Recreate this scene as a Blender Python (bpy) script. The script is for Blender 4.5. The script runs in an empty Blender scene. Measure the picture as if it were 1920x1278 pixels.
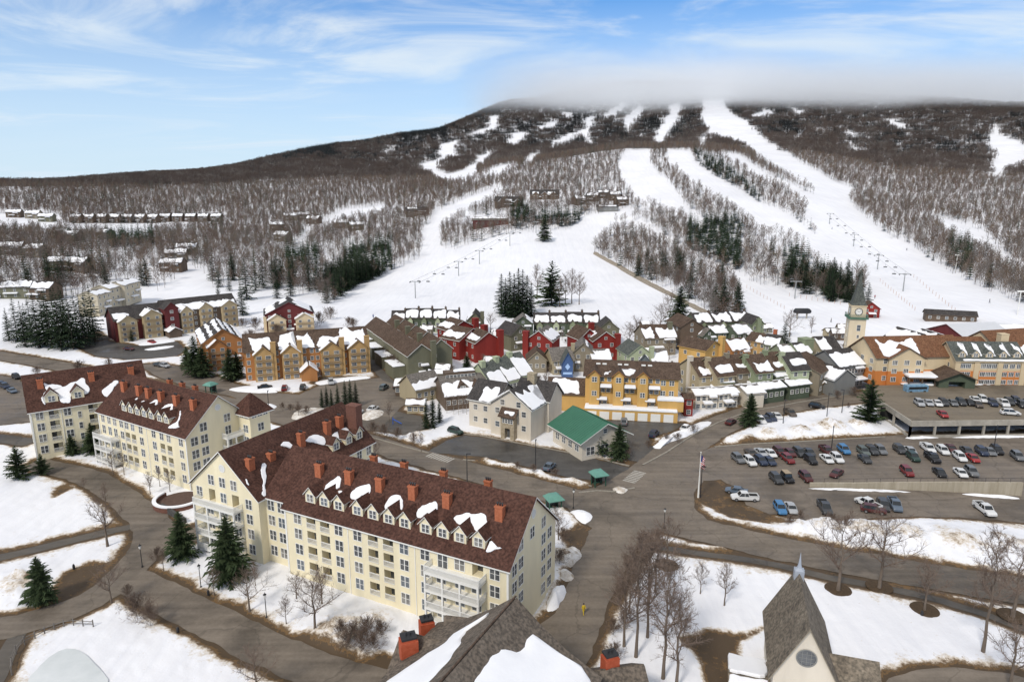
import bpy, bmesh, math, random, zlib
import numpy as np
from mathutils import Vector, Matrix, noise as mnoise
R=math.radians
rng=random.Random(7)
scene=bpy.context.scene
COL=scene.collection
# ---------------------------------------------------------------- camera model (24 mm drone lens, 64 m up)
H=64.0; F=1280.0; PIT=R(12.47); CX,CY=960.0,639.0
cp,sp=math.cos(PIT),math.sin(PIT)
def ray(px,py):
    a=(px-CX)/F; b=(py-CY)/F
    return (a, cp-b*sp, -sp-b*cp)
def atz(px,py,z=0.0):
    d=ray(px,py); t=(z-H)/d[2]
    return Vector((d[0]*t,d[1]*t,z))
def proj(x,y,z):
    dep=y*cp+(H-z)*sp; dn=(H-z)*cp-y*sp
    return (CX+F*x/dep, CY+F*dn/dep)
def on_plane(px,py,p,n):
    d=Vector(ray(px,py)); o=Vector((0,0,H)); t=(p-o).dot(n)/d.dot(n)
    return o+d*t
cam=bpy.data.cameras.new('camera'); camo=bpy.data.objects.new('camera',cam); COL.objects.link(camo)
cam.sensor_width=36.0; cam.lens=F/1920*36.0; cam.clip_start=0.5; cam.clip_end=12000
camo.location=(0,0,H); camo.rotation_euler=(math.pi/2-PIT,0,0); scene.camera=camo
# ---------------------------------------------------------------- mesh helpers
class MB:
    def __init__(s): s.v=[]; s.f=[]; s.m=[]
    def face(s,pts,m=0):
        b=len(s.v); s.v.extend([tuple(p) for p in pts]); s.f.append(tuple(range(b,b+len(pts)))); s.m.append(m)
    def box(s,x0,x1,y0,y1,z0,z1,m=0):
        b=len(s.v)
        s.v.extend([(x0,y0,z0),(x1,y0,z0),(x1,y1,z0),(x0,y1,z0),(x0,y0,z1),(x1,y0,z1),(x1,y1,z1),(x0,y1,z1)])
        for q in ((0,3,2,1),(4,5,6,7),(0,1,5,4),(1,2,6,5),(2,3,7,6),(3,0,4,7)):
            s.f.append(tuple(b+i for i in q)); s.m.append(m)
    def prism(s,poly,d,m=0,mside=None):
        """poly: list of 3d points (planar), d: Vector extrusion; closed solid"""
        n=len(poly); b=len(s.v); d=Vector(d)
        s.v.extend([tuple(p) for p in poly]); s.v.extend([tuple(Vector(p)+d) for p in poly])
        s.f.append(tuple(range(b+n-1,b-1,-1))); s.m.append(m)
        s.f.append(tuple(range(b+n,b+2*n))); s.m.append(m)
        for i in range(n):
            j=(i+1)%n; s.f.append((b+i,b+j,b+n+j,b+n+i)); s.m.append(m if mside is None else mside)
    def tube(s,p,q,r0,r1,n=6,m=0,cap=False):
        p=Vector(p); q=Vector(q); d=(q-p)
        if d.length<1e-6: return
        d.normalize(); a=d.orthogonal().normalized(); c=d.cross(a)
        b=len(s.v)
        for (o,r) in ((p,r0),(q,r1)):
            for i in range(n):
                t=2*math.pi*i/n; s.v.append(tuple(o+(a*math.cos(t)+c*math.sin(t))*r))
        for i in range(n):
            j=(i+1)%n; s.f.append((b+i,b+j,b+n+j,b+n+i)); s.m.append(m)
        if cap:
            s.f.append(tuple(range(b+n-1,b-1,-1))); s.m.append(m)
            s.f.append(tuple(range(b+n,b+2*n))); s.m.append(m)
    def lathe(s,prof,n=12,cx=0,cy=0,m=0):
        b=len(s.v)
        for (r,z) in prof:
            for i in range(n):
                t=2*math.pi*i/n; s.v.append((cx+r*math.cos(t),cy+r*math.sin(t),z))
        for k in range(len(prof)-1):
            for i in range(n):
                j=(i+1)%n; s.f.append((b+k*n+i,b+k*n+j,b+(k+1)*n+j,b+(k+1)*n+i)); s.m.append(m)
        s.f.append(tuple(range(b+n-1,b-1,-1))); s.m.append(m)
        k=len(prof)-1; s.f.append(tuple(range(b+k*n,b+k*n+n))); s.m.append(m)
    def mesh(s,name,mats,smooth=False,fix=False):
        me=bpy.data.meshes.new(name); me.from_pydata(s.v,[],s.f)
        if not isinstance(mats,(list,tuple)): mats=[mats]
        for x in mats: me.materials.append(x)
        me.polygons.foreach_set('material_index',s.m)
        if smooth: me.polygons.foreach_set('use_smooth',[True]*len(s.f))
        if fix:
            bm=bmesh.new(); bm.from_mesh(me); bmesh.ops.remove_doubles(bm,verts=bm.verts,dist=1e-4)
            bmesh.ops.recalc_face_normals(bm,faces=bm.faces); bm.to_mesh(me); bm.free()
        me.update(); return me
    def obj(s,name,mats,parent=None,smooth=False,fix=False):
        return link(name,s.mesh(name,mats,smooth,fix),parent)
def link(name,data,parent=None):
    o=bpy.data.objects.new(name,data); COL.objects.link(o)
    if parent is not None: o.parent=parent
    return o
def tag(o,label,cat,group=None):
    o['label']=label; o['category']=cat
    if group: o['group']=group
    return o
def thing(name,label,cat,loc=(0,0,0),rz=0,group=None):
    o=bpy.data.objects.new(name,None); COL.objects.link(o); o.empty_display_size=.5
    o.location=loc; o.rotation_euler=(0,0,rz); return tag(o,label,cat,group)
def struct(o,kind='structure'):
    o['kind']=kind; return o
def dup(root,loc,rz,label,group=None,scale=None):
    c=root.copy(); COL.objects.link(c); c.location=loc; c.rotation_euler=(0,0,rz)
    c['label']=label
    if group: c['group']=group
    if scale is not None: c.scale=scale
    for ch in KIDS.get(root.name,()):
        k=ch.copy(); COL.objects.link(k); k.parent=c
        for g in KIDS.get(ch.name,()):
            q=g.copy(); COL.objects.link(q); q.parent=k
    return c
KIDS={}
def reg(root):
    for o in list(COL.objects):
        if o.parent is not None: KIDS.setdefault(o.parent.name,[])
    KIDS[root.name]=list(root.children)
    for c in root.children: KIDS[c.name]=list(c.children)
    return root
# ---------------------------------------------------------------- materials
MATS={}
def mat(name,col,rough=.85,var=.12,scale=.6,bump=0,spec=.25,metal=0,col2=None,detail=5,stretch=(1,1,1),coord='Object'):
    if name in MATS: return MATS[name]
    m=bpy.data.materials.new(name); m.use_nodes=True; nt=m.node_tree; N=nt.nodes; L=nt.links
    b=N['Principled BSDF']; b.inputs['Roughness'].default_value=rough
    b.inputs['Specular IOR Level'].default_value=spec; b.inputs['Metallic'].default_value=metal
    tc=N.new('ShaderNodeTexCoord'); mp=N.new('ShaderNodeMapping'); mp.inputs['Scale'].default_value=stretch
    L.new(tc.outputs[coord],mp.inputs['Vector'])
    nz=N.new('ShaderNodeTexNoise'); nz.inputs['Scale'].default_value=scale; nz.inputs['Detail'].default_value=detail
    nz.inputs['Roughness'].default_value=.65
    L.new(mp.outputs[0],nz.inputs['Vector'])
    cr=N.new('ShaderNodeValToRGB'); e=cr.color_ramp.elements
    c2=col2 if col2 else tuple(min(1,c*(1+var)) for c in col)
    c1=col if col2 else tuple(c*(1-var) for c in col)
    e[0].position=.32; e[0].color=(*c1,1); e[1].position=.68; e[1].color=(*c2,1)
    L.new(nz.outputs['Fac'],cr.inputs[0]); L.new(cr.outputs[0],b.inputs['Base Color'])
    if bump:
        bp=N.new('ShaderNodeBump'); bp.inputs['Strength'].default_value=bump; bp.inputs['Distance'].default_value=.1
        n2=N.new('ShaderNodeTexNoise'); n2.inputs['Scale'].default_value=scale*6; n2.inputs['Detail'].default_value=4
        L.new(mp.outputs[0],n2.inputs['Vector']); L.new(n2.outputs['Fac'],bp.inputs['Height']); L.new(bp.outputs[0],b.inputs['Normal'])
    MATS[name]=m; return m
def shingle(name,col,col2):
    """roofing: fine mottled tabs in courses"""
    if name in MATS: return MATS[name]
    m=mat(name,col,rough=.92,scale=.5,col2=col2,spec=.15)
    nt=m.node_tree; N=nt.nodes; L=nt.links; b=N['Principled BSDF']; cr=b.inputs['Base Color'].links[0].from_node
    tc=N.new('ShaderNodeTexCoord')
    n3=N.new('ShaderNodeTexNoise'); n3.inputs['Scale'].default_value=2.6; n3.inputs['Detail'].default_value=2
    L.new(tc.outputs['Object'],n3.inputs['Vector'])
    br=N.new('ShaderNodeMix'); br.data_type='RGBA'; br.blend_type='MULTIPLY'; br.inputs[0].default_value=1
    c3=N.new('ShaderNodeValToRGB'); c3.color_ramp.elements[0].position=.35; c3.color_ramp.elements[1].position=.65
    c3.color_ramp.elements[0].color=(.62,.62,.62,1); c3.color_ramp.elements[1].color=(1.3,1.25,1.2,1)
    L.new(n3.outputs['Fac'],c3.inputs[0]); L.new(cr.outputs[0],br.inputs[6]); L.new(c3.outputs[0],br.inputs[7])
    L.new(br.outputs[2],b.inputs['Base Color'])
    sx=N.new('ShaderNodeSeparateXYZ'); L.new(tc.outputs['Object'],sx.inputs[0])
    wv=N.new('ShaderNodeMath'); wv.operation='MULTIPLY'; wv.inputs[1].default_value=4.5; L.new(sx.outputs[2],wv.inputs[0])
    fr=N.new('ShaderNodeMath'); fr.operation='FRACT'; L.new(wv.outputs[0],fr.inputs[0])
    bp=N.new('ShaderNodeBump'); bp.inputs['Strength'].default_value=.5; bp.inputs['Distance'].default_value=.05
    L.new(fr.outputs[0],bp.inputs['Height']); L.new(bp.outputs[0],b.inputs['Normal'])
    return m
def siding(name,col,var=.08):
    """painted clapboard: faint horizontal courses plus weathering streaks"""
    if name in MATS: return MATS[name]
    m=mat(name,col,rough=.7,var=var,scale=.35,stretch=(1,1,.25))
    nt=m.node_tree; N=nt.nodes; L=nt.links; b=N['Principled BSDF']
    tc=N.new('ShaderNodeTexCoord'); sx=N.new('ShaderNodeSeparateXYZ'); L.new(tc.outputs['Object'],sx.inputs[0])
    wv=N.new('ShaderNodeMath'); wv.operation='MULTIPLY'; wv.inputs[1].default_value=5; L.new(sx.outputs[2],wv.inputs[0])
    fr=N.new('ShaderNodeMath'); fr.operation='FRACT'; L.new(wv.outputs[0],fr.inputs[0])
    bp=N.new('ShaderNodeBump'); bp.inputs['Strength'].default_value=.35; bp.inputs['Distance'].default_value=.04
    L.new(fr.outputs[0],bp.inputs['Height']); L.new(bp.outputs[0],b.inputs['Normal'])
    return m
M={}
M['snow']=mat('snow',(.80,.80,.82),rough=.6,col2=(.86,.86,.87),scale=.25,bump=.25,spec=.2)
M['glass']=mat('window_glass',(.035,.04,.045),rough=.12,col2=(.11,.115,.12),scale=.9,spec=.6,detail=1,coord='Generated')
M['white']=mat('white_trim',(.74,.73,.69),rough=.6,var=.05)
M['dark']=mat('dark_metal',(.03,.03,.032),rough=.5)
M['concrete']=mat('concrete',(.36,.33,.28),rough=.9,var=.22,scale=.5,bump=.2)
M['rubber']=mat('tyre_rubber',(.018,.018,.018),rough=.8)
M['bark']=mat('bark',(.115,.088,.068),rough=.95,col2=(.19,.155,.125),scale=1.5,stretch=(1,1,.3),bump=.3)
M['twig']=mat('twig_bark',(.125,.09,.07),rough=.95,col2=(.20,.15,.12),scale=.4)
M['pale_bark']=mat('pale_birch_bark',(.34,.31,.28),rough=.9,col2=(.5,.47,.43),scale=1.5,stretch=(1,1,.4))
M['needle']=mat('pine_needles',(.026,.042,.020),rough=.9,col2=(.06,.082,.038),scale=.7,spec=.1)
M['needle2']=mat('dark_spruce_needles',(.018,.032,.018),rough=.9,col2=(.042,.06,.032),scale=.5,spec=.1)
def pip(poly,x,y):
    n=len(poly); c=False; j=n-1
    for i in range(n):
        xi,yi=poly[i]; xj,yj=poly[j]
        if (yi>y)!=(yj>y) and x<(xj-xi)*(y-yi)/(yj-yi)+xi: c=not c
        j=i
    return c
def pip_np(poly,x,y):
    c=np.zeros(x.shape,bool); n=len(poly); j=n-1
    for i in range(n):
        xi,yi=poly[i]; xj,yj=poly[j]
        if yi!=yj:
            c^=((yi>y)!=(yj>y))&(x<(xj-xi)*(y-yi)/(yj-yi)+xi)
        j=i
    return c
def segdist(poly,x,y,closed=True):
    d=np.full(x.shape,1e9); n=len(poly)
    for i in range(n if closed else n-1):
        ax,ay=poly[i]; bx,by=poly[(i+1)%n]; dx,dy=bx-ax,by-ay
        t=np.clip(((x-ax)*dx+(y-ay)*dy)/(dx*dx+dy*dy+1e-9),0,1)
        d=np.minimum(d,(x-ax-t*dx)**2+(y-ay-t*dy)**2)
    return np.sqrt(d)
def smooth(a,b,x):
    t=np.clip((x-a)/(b-a),0,1); return t*t*(3-2*t)
# ---------------------------------------------------------------- terrain heights (azimuth column, ground distance)
TCOL={0:[(330,None),(600,487),(800,445),(1000,408),(1250,370),(1500,349),(1900,352),(2600,360),(3300,365)],
320:[(330,None),(600,485),(800,440),(1000,408),(1300,372),(1600,345),(1900,331),(2200,330),(2700,340),(3300,350)],
640:[(350,None),(450,548),(600,487),(800,428),(1000,392),(1300,355),(1700,320),(2200,288),(2700,273),(3300,283)],
800:[(350,None),(450,542),(600,470),(800,405),(1000,370),(1300,345),(1700,325),(2200,280),(2700,248),(3300,258)],
960:[(350,None),(450,535),(600,452),(800,378),(1000,340),(1200,311),(1500,301),(1900,275),(2400,225),(2800,199),(3300,196)],
1180:[(350,None),(450,540),(600,468),(800,375),(1000,318),(1200,278),(1500,285),(1900,262),(2400,222),(2800,188),(3300,160)],
1300:[(350,None),(450,540),(600,458),(800,372),(1000,316),(1200,280),(1500,275),(1900,250),(2400,215),(2800,186),(3300,160)],
1500:[(340,None),(450,555),(600,480),(800,400),(1000,345),(1300,305),(1700,270),(2200,230),(2700,196),(3300,176)],
1720:[(310,None),(450,558),(600,500),(800,430),(1000,390),(1300,340),(1700,300),(2200,250),(2700,206),(3300,190)],
1920:[(310,None),(450,566),(600,515),(800,455),(1000,415),(1300,360),(1700,310),(2200,255),(2700,212),(3300,202)]}
RG=np.arange(0,4601,20.0)
AZ=[];ZC=[]
def _pchip(xs,ys,q):
    xs=np.array(xs,float); ys=np.array(ys,float); h=np.diff(xs); s=np.diff(ys)/h; d=np.zeros(len(xs))
    for i in range(1,len(xs)-1):
        if s[i-1]*s[i]>0: d[i]=2*s[i-1]*s[i]/(s[i-1]+s[i])
    d[-1]=s[-1]
    i=np.clip(np.searchsorted(xs,q)-1,0,len(xs)-2); t=(q-xs[i])/h[i]
    return ((2*t**3-3*t**2+1)*ys[i]+(t**3-2*t**2+t)*h[i]*d[i]+(-2*t**3+3*t**2)*ys[i+1]+(t**3-t**2)*h[i]*d[i+1])
for px,lst in TCOL.items():
    xs=[0];ys=[0.]
    az=None
    for r,py in lst:
        if py is None: xs.append(r); ys.append(0.); continue
        d=ray(px,py); t=r/math.hypot(d[0],d[1]); xs.append(r); ys.append(H+d[2]*t)
        az=math.atan2(d[0],d[1])
    xs.append(4600); ys.append(ys[-1]-60)
    AZ.append(az); ZC.append(_pchip(xs,ys,RG))
AZ=np.array(AZ); ZC=np.array(ZC)
def _fold(az):  # mirror the outermost columns so that land also lies beside and behind the view
    return np.clip(az,AZ[0],AZ[-1])
def terr_np(x,y):
    r=np.hypot(x,y); az=_fold(np.arctan2(x,y))
    i=np.clip(np.searchsorted(AZ,az)-1,0,len(AZ)-2); t=np.clip((az-AZ[i])/(AZ[i+1]-AZ[i]),0,1); t=t*t*(3-2*t)*.6+t*.4
    k=np.clip(r/20.0,0,len(RG)-1.001); k0=k.astype(int); f=k-k0
    a=ZC[i,k0]*(1-f)+ZC[i,k0+1]*f; b=ZC[i+1,k0]*(1-f)+ZC[i+1,k0+1]*f
    return a*(1-t)+b*t
def terr(x,y): return float(terr_np(np.array([x]),np.array([y]))[0])
def hit(px,py):
    """first point of the land under a pixel"""
    d=np.array(ray(px,py)); o=np.array((0,0,H)); h=math.hypot(d[0],d[1])
    rs=np.concatenate([np.arange(40,900,2.0),np.arange(900,4500,8.0)]); t=rs/h
    z=H+d[2]*t; g=terr_np(d[0]*t,d[1]*t); k=np.nonzero(z<=g)[0]
    if len(k)==0: return None
    k=k[0]
    if k>0:
        a=(z[k-1]-g[k-1]); b=(g[k]-z[k]); tt=t[k-1]+(t[k]-t[k-1])*a/(a+b+1e-9)
    else: tt=t[0]
    return Vector((d[0]*tt,d[1]*tt,H+d[2]*tt))
# ---------------------------------------------------------------- roads, lots, paths: traced on the flat valley floor
def gpx(pts): return [(atz(px,py).x,atz(px,py).y) for px,py in pts]
def strip(cl,w):
    """world polygon round a centreline given in pixels"""
    c=[Vector(p) for p in gpx(cl)]
    # Catmull-Rom refine
    pts=[]
    for i in range(len(c)-1):
        p0=c[max(i-1,0)];p1=c[i];p2=c[i+1];p3=c[min(i+2,len(c)-1)]
        n=max(2,int((p2-p1).length/4))
        for k in range(n):
            t=k/n; pts.append(.5*((2*p1)+(p2-p0)*t+(2*p0-5*p1+4*p2-p3)*t*t+(3*p1-p0-3*p2+p3)*t**3))
    pts.append(c[-1]); L=[];Rr=[]
    for i,p in enumerate(pts):
        d=(pts[min(i+1,len(pts)-1)]-pts[max(i-1,0)]).normalized(); n=Vector((-d.y,d.x))
        L.append(tuple(p+n*w/2)); Rr.append(tuple(p-n*w/2))
    return L+Rr[::-1]
def jag(poly,step=1.2,amp=.35,sc=.35,seed=0):
    out=[];n=len(poly)
    for i in range(n):
        a=Vector(poly[i]); b=Vector(poly[(i+1)%n]); k=max(1,int((b-a).length/step))
        for j in range(k):
            p=a.lerp(b,j/k); q=Vector((p.x*sc,p.y*sc,seed)); v=mnoise.noise_vector(q)*amp+mnoise.noise_vector(q*3.1)*amp*.45
            out.append((p.x+v.x,p.y+v.y))
    return out
ROADS=[ # name, polygon (world), height, material
('main_road',strip([(-330,610),(-160,640),(0,667),(100,684),(200,705),(300,727),(400,750),(520,779),(640,813),(760,850),(900,888),(1040,925),(1180,963),(1350,1002),(1500,1036),(1700,1072),(1920,1108),(2150,1145),(2500,1200)],9.0),.070,'road'),
('side_street',strip([(1200,905),(1255,856),(1310,818),(1360,793),(1420,772),(1500,757),(1580,747),(1660,742)],10.5),.062,'road'),
('village_street',strip([(680,806),(712,772),(742,742),(700,720),(600,712)],9.5),.058,'road'),
('road_junction',gpx([(1085,922),(1135,905),(1190,872),(1250,868),(1300,905),(1300,950),(1345,990),(1255,988),(1215,1003),(1108,988),(1060,950)]),.054,'road'),
('parking_lot',gpx([(1215,905),(1270,868),(1335,837),(1400,832),(1500,828),(1660,818),(1700,814),(2050,806),(2120,990),(1920,980),(1800,970),(1700,968),(1600,974),(1500,973),(1440,962),(1398,945),(1388,918),(1350,899),(1318,901),(1300,925),(1300,950),(1250,960)]),.046,'lot'),
('hotel_driveway',gpx([(1115,980),(1215,995),(1190,1035),(1158,1095),(1128,1170),(1104,1235),(1085,1300),(990,1310),(960,1200),(1005,1175),(1040,1150),(1062,1100),(1085,1040)]),.050,'road'),
('inn_lane',gpx([(800,848),(835,826),(868,816),(900,819),(1000,838),(1117,860),(1195,880),(1170,907),(1110,900),(1060,893),(1000,878),(920,858),(860,853)]),.042,'wet'),
('garage_court',gpx([(1128,788),(1284,794),(1262,808),(1218,820),(1216,836),(1246,843),(1205,868),(1180,862),(1165,845),(1150,820)]),.042,'wet'),
('loop_drive',strip([(60,868),(105,878),(150,889),(200,912),(245,945),(284,990),(272,1030),(235,1075),(170,1125),(90,1156),(0,1178),(-140,1200)],6.3),.050,'road'),
('condo_drive',strip([(225,1080),(290,1110),(380,1155),(470,1200),(560,1242),(660,1275),(800,1310)],6.6),.046,'road'),
('entrance_drive',gpx([(290,958),(312,962),(340,1000),(372,985),(388,1010),(330,1022),(290,1045),(262,1040),(275,990)]),.042,'road'),
('footpath',strip([(-60,1058),(0,1045),(60,1031),(150,1009),(255,985)],2.6),.038,'path'),
('footpath',strip([(55,1158),(28,1195),(8,1235),(-20,1300)],2.4),.038,'path'),
('footpath',strip([(1190,1015),(1240,1027),(1320,1038),(1400,1049),(1480,1064),(1560,1084),(1650,1099),(1750,1122),(1830,1146),(1920,1177),(2060,1225)],1.9),.038,'path'),
('turning_circle',gpx([(1620,1330),(1665,1270),(1720,1256),(1790,1251),(1870,1258),(1980,1280),(2080,1340)]),.038,'road'),
('lodge_lot',gpx([(258,684),(300,680),(350,690),(400,703),(440,719),(500,735),(560,740),(600,722),(660,712),(722,708),(740,725),(690,790),(640,800),(560,782),(500,770),(430,742),(360,727),(300,708)]),.034,'lot'),
('lodge_drive',gpx([(140,646),(185,624),(205,640),(255,648),(330,640),(350,655),(330,668),(240,674),(180,668)]),.042,'wet'),
('corner_lot',gpx([(-260,690),(0,703),(38,712),(62,790),(0,797),(-260,805)]),.042,'lot'),
('footpath',strip([(-200,800),(0,822),(60,830)],5),.038,'path'),
('footpath',strip([(695,664),(703,686),(728,714),(748,738)],3.2),.038,'path'),
('play_court',gpx([(735,770),(790,780),(800,802),(760,815),(705,806)]),.046,'path'),
]
BROWN=[gpx(p) for p in [
[(1302,940),(1308,908),(1335,897),(1372,903),(1395,930),(1405,952),(1450,966),(1490,985),(1440,982),(1370,972)],
[(228,955),(240,945),(268,970),(262,1000),(235,1040),(205,1075),(190,1070),(225,1030),(240,990)],
[(120,1075),(165,1055),(205,1055),(185,1085),(130,1135),(90,1120)],
[(262,1105),(300,1125),(280,1120),(240,1110),(230,1090)],
[(1272,1198),(1330,1183),(1400,1190),(1432,1178),(1388,1205),(1382,1290),(1330,1300),(1312,1240)],
[(1640,1300),(1668,1256),(1720,1244),(1800,1240),(1900,1250),(2000,1270),(1980,1278),(1870,1256),(1790,1251),(1720,1256),(1665,1272)],
[(1085,985),(1108,988),(1085,1045),(1062,1100),(1048,1085),(1070,1040),(1050,1000)],
[(1165,1050),(1195,1020),(1240,1010),(1262,1025),(1220,1040),(1180,1110),(1150,1160),(1135,1170),(1150,1110)],
[(520,1235),(580,1250),(640,1258),(720,1225),(760,1240),(740,1300),(560,1300)],
[(100,915),(135,903),(140,915),(100,935)],
[(1040,880+5),(1160,905),(1150,915),(1040,893)],
[(1165,862),(1195,868),(1205,850+10),(1180,872),(1145,870)],
[(880,856),(915,858),(900,866),(870,862)],
]]
MOUNDS=[ # pixel, radius m, height m : ploughed snow in the ground itself
(1000,1045,3.2,1.4),(1058,1075,2.4,1.1),(1052,1045,2.6,1.3),(1035,1110,3,1.6),(640,1190,5.5,1.6),(700,1175,4,1.2),(1550,992,4,1.8),(1620,998,5,1.6),(1700,1005,5,1.5),(1790,1015,6,1.6),(1880,1025,6,1.5),
(1500,990,3,1.1),(1360,1020+8,3,.6),(1060,965,3,.9),(40,1060+30,4,1.4),(25,1110,4,1.2),(1250,835,3,1.2),(1270,818,3,1.2),(1230,845,2,.9),
(780,820,3,1.2),(815,835,3,1.0),(840,830,2.5,.9),(905,862,2,.7),(960,875,2,.7),(1010,885,2,.7),(1075,903,2,.7),
(1400,825,3.5,1.3),(1440,815,4,1.6),(1500,812,4.5,1.6),(1560,803,5,2.2),(1610,800,4,1.6),(1360,820,2.5,1),(330,700+10,3,1),(380,722,3,1)]
BUMPS=[((atz(a,b).x,atz(a,b).y),r,h) for a,b,r,h in MOUNDS]
RJ=[(n,jag(p,amp=.30 if 'path' in n else .5,seed=i*3.3),z,m) for i,(n,p,z,m) in enumerate(ROADS)]
def ground_mesh():
    az1=list(np.arange(-48,48.01,.2)); azs=np.radians(np.array(list(np.arange(-180,-60,6.))+list(np.arange(-60,-48,1.))+az1+list(np.arange(49,60,1.))+list(np.arange(60,180,6.))))
    rs=[4,20,40,52]+list(np.arange(58,130,.75))+list(np.arange(130,230,1.1))+list(np.arange(230,420,2.2))
    r=420
    while r<4400: rs.append(r); r*=1.012
    rs=np.array(rs); A,Rr=np.meshgrid(azs,rs); X=(Rr*np.sin(A)).ravel(); Y=(Rr*np.cos(A)).ravel()
    Z=terr_np(X,Y)
    dirt=np.zeros(X.shape); near=(np.hypot(X,Y)<430)&(np.abs(np.arctan2(X,Y))<R(49))
    nx=X[near];ny=Y[near]; sd=np.full(nx.shape,50.0)
    for n,p,z,m in RJ:
        bx=[q[0] for q in p]; by=[q[1] for q in p]
        k=(nx>min(bx)-6)&(nx<max(bx)+6)&(ny>min(by)-6)&(ny<max(by)+6)
        if not k.any(): continue
        ins=pip_np(p,nx[k],ny[k]); d=segdist(p,nx[k],ny[k]); d=np.where(ins,-d,d)
        sd[k]=np.minimum(sd[k],d)
    bd=np.full(nx.shape,50.0)
    for p in BROWN:
        bx=[q[0] for q in p]; by=[q[1] for q in p]
        k=(nx>min(bx)-6)&(nx<max(bx)+6)&(ny>min(by)-6)&(ny<max(by)+6)
        if not k.any(): continue
        ins=pip_np(p,nx[k],ny[k]); d=segdist(p,nx[k],ny[k]); bd[k]=np.minimum(bd[k],np.where(ins,-d,d))
    dv=np.maximum(.95*(1-smooth(.0,2.2,sd))*.8+.42*(1-smooth(1.0,6.5,sd)), 1.15*(1-smooth(-1.2,1.6,bd))); dirt[near]=dv
    # trampled or thin snow between the village houses
    off=smooth(.2,1.8,sd)
    z=Z[near]; z=z+.32*off*(1-smooth(-1,1,-bd)*.8)
    hb=np.zeros(nx.shape)
    for (cx,cy),r,h in BUMPS:
        d2=((nx-cx)**2+(ny-cy)**2)/(r*r); k=d2<4
        g=np.zeros(nx.shape); g[k]=h*np.exp(-d2[k]*1.3); hb=np.maximum(hb,g)
    nn=np.array([mnoise.noise(Vector((a*.7,b*.7,0)))+.5*mnoise.noise(Vector((a*1.9,b*1.9,3))) for a,b in zip(nx,ny)])
    z=z+hb*off*(1+.45*nn)+.10*nn*off
    # under asphalt keep the ground below the sheets
    z=np.where(sd<.3,np.minimum(z,Z[near]),z)
    Z[near]=z
    dirt[near]=np.maximum(dirt[near],np.clip(hb*.42,0,.52))
    me=bpy.data.meshes.new('ground'); na=len(azs); nr=len(rs)
    V=np.stack([X,Y,Z],1); me.vertices.add(len(V)); me.vertices.foreach_set('co',V.ravel())
    I=np.arange(nr-1)[:,None]*na; J=np.arange(na)[None,:]; J2=(J+1)%na
    q=np.stack([I+J,I+J2,I+na+J2,I+na+J],-1).reshape(-1,4)[:, ::-1]
    me.loops.add(q.size); me.polygons.add(len(q)); me.loops.foreach_set('vertex_index',q.ravel().astype(np.int32))
    me.polygons.foreach_set('loop_start',np.arange(0,q.size,4,dtype=np.int32)); me.polygons.foreach_set('loop_total',np.full(len(q),4,dtype=np.int32))
    me.polygons.foreach_set('use_smooth',np.ones(len(q),bool))
    at=me.attributes.new('dirt','FLOAT','POINT'); at.data.foreach_set('value',dirt.astype(np.float32))
    me.update(calc_edges=True); me.validate()
    return me
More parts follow.
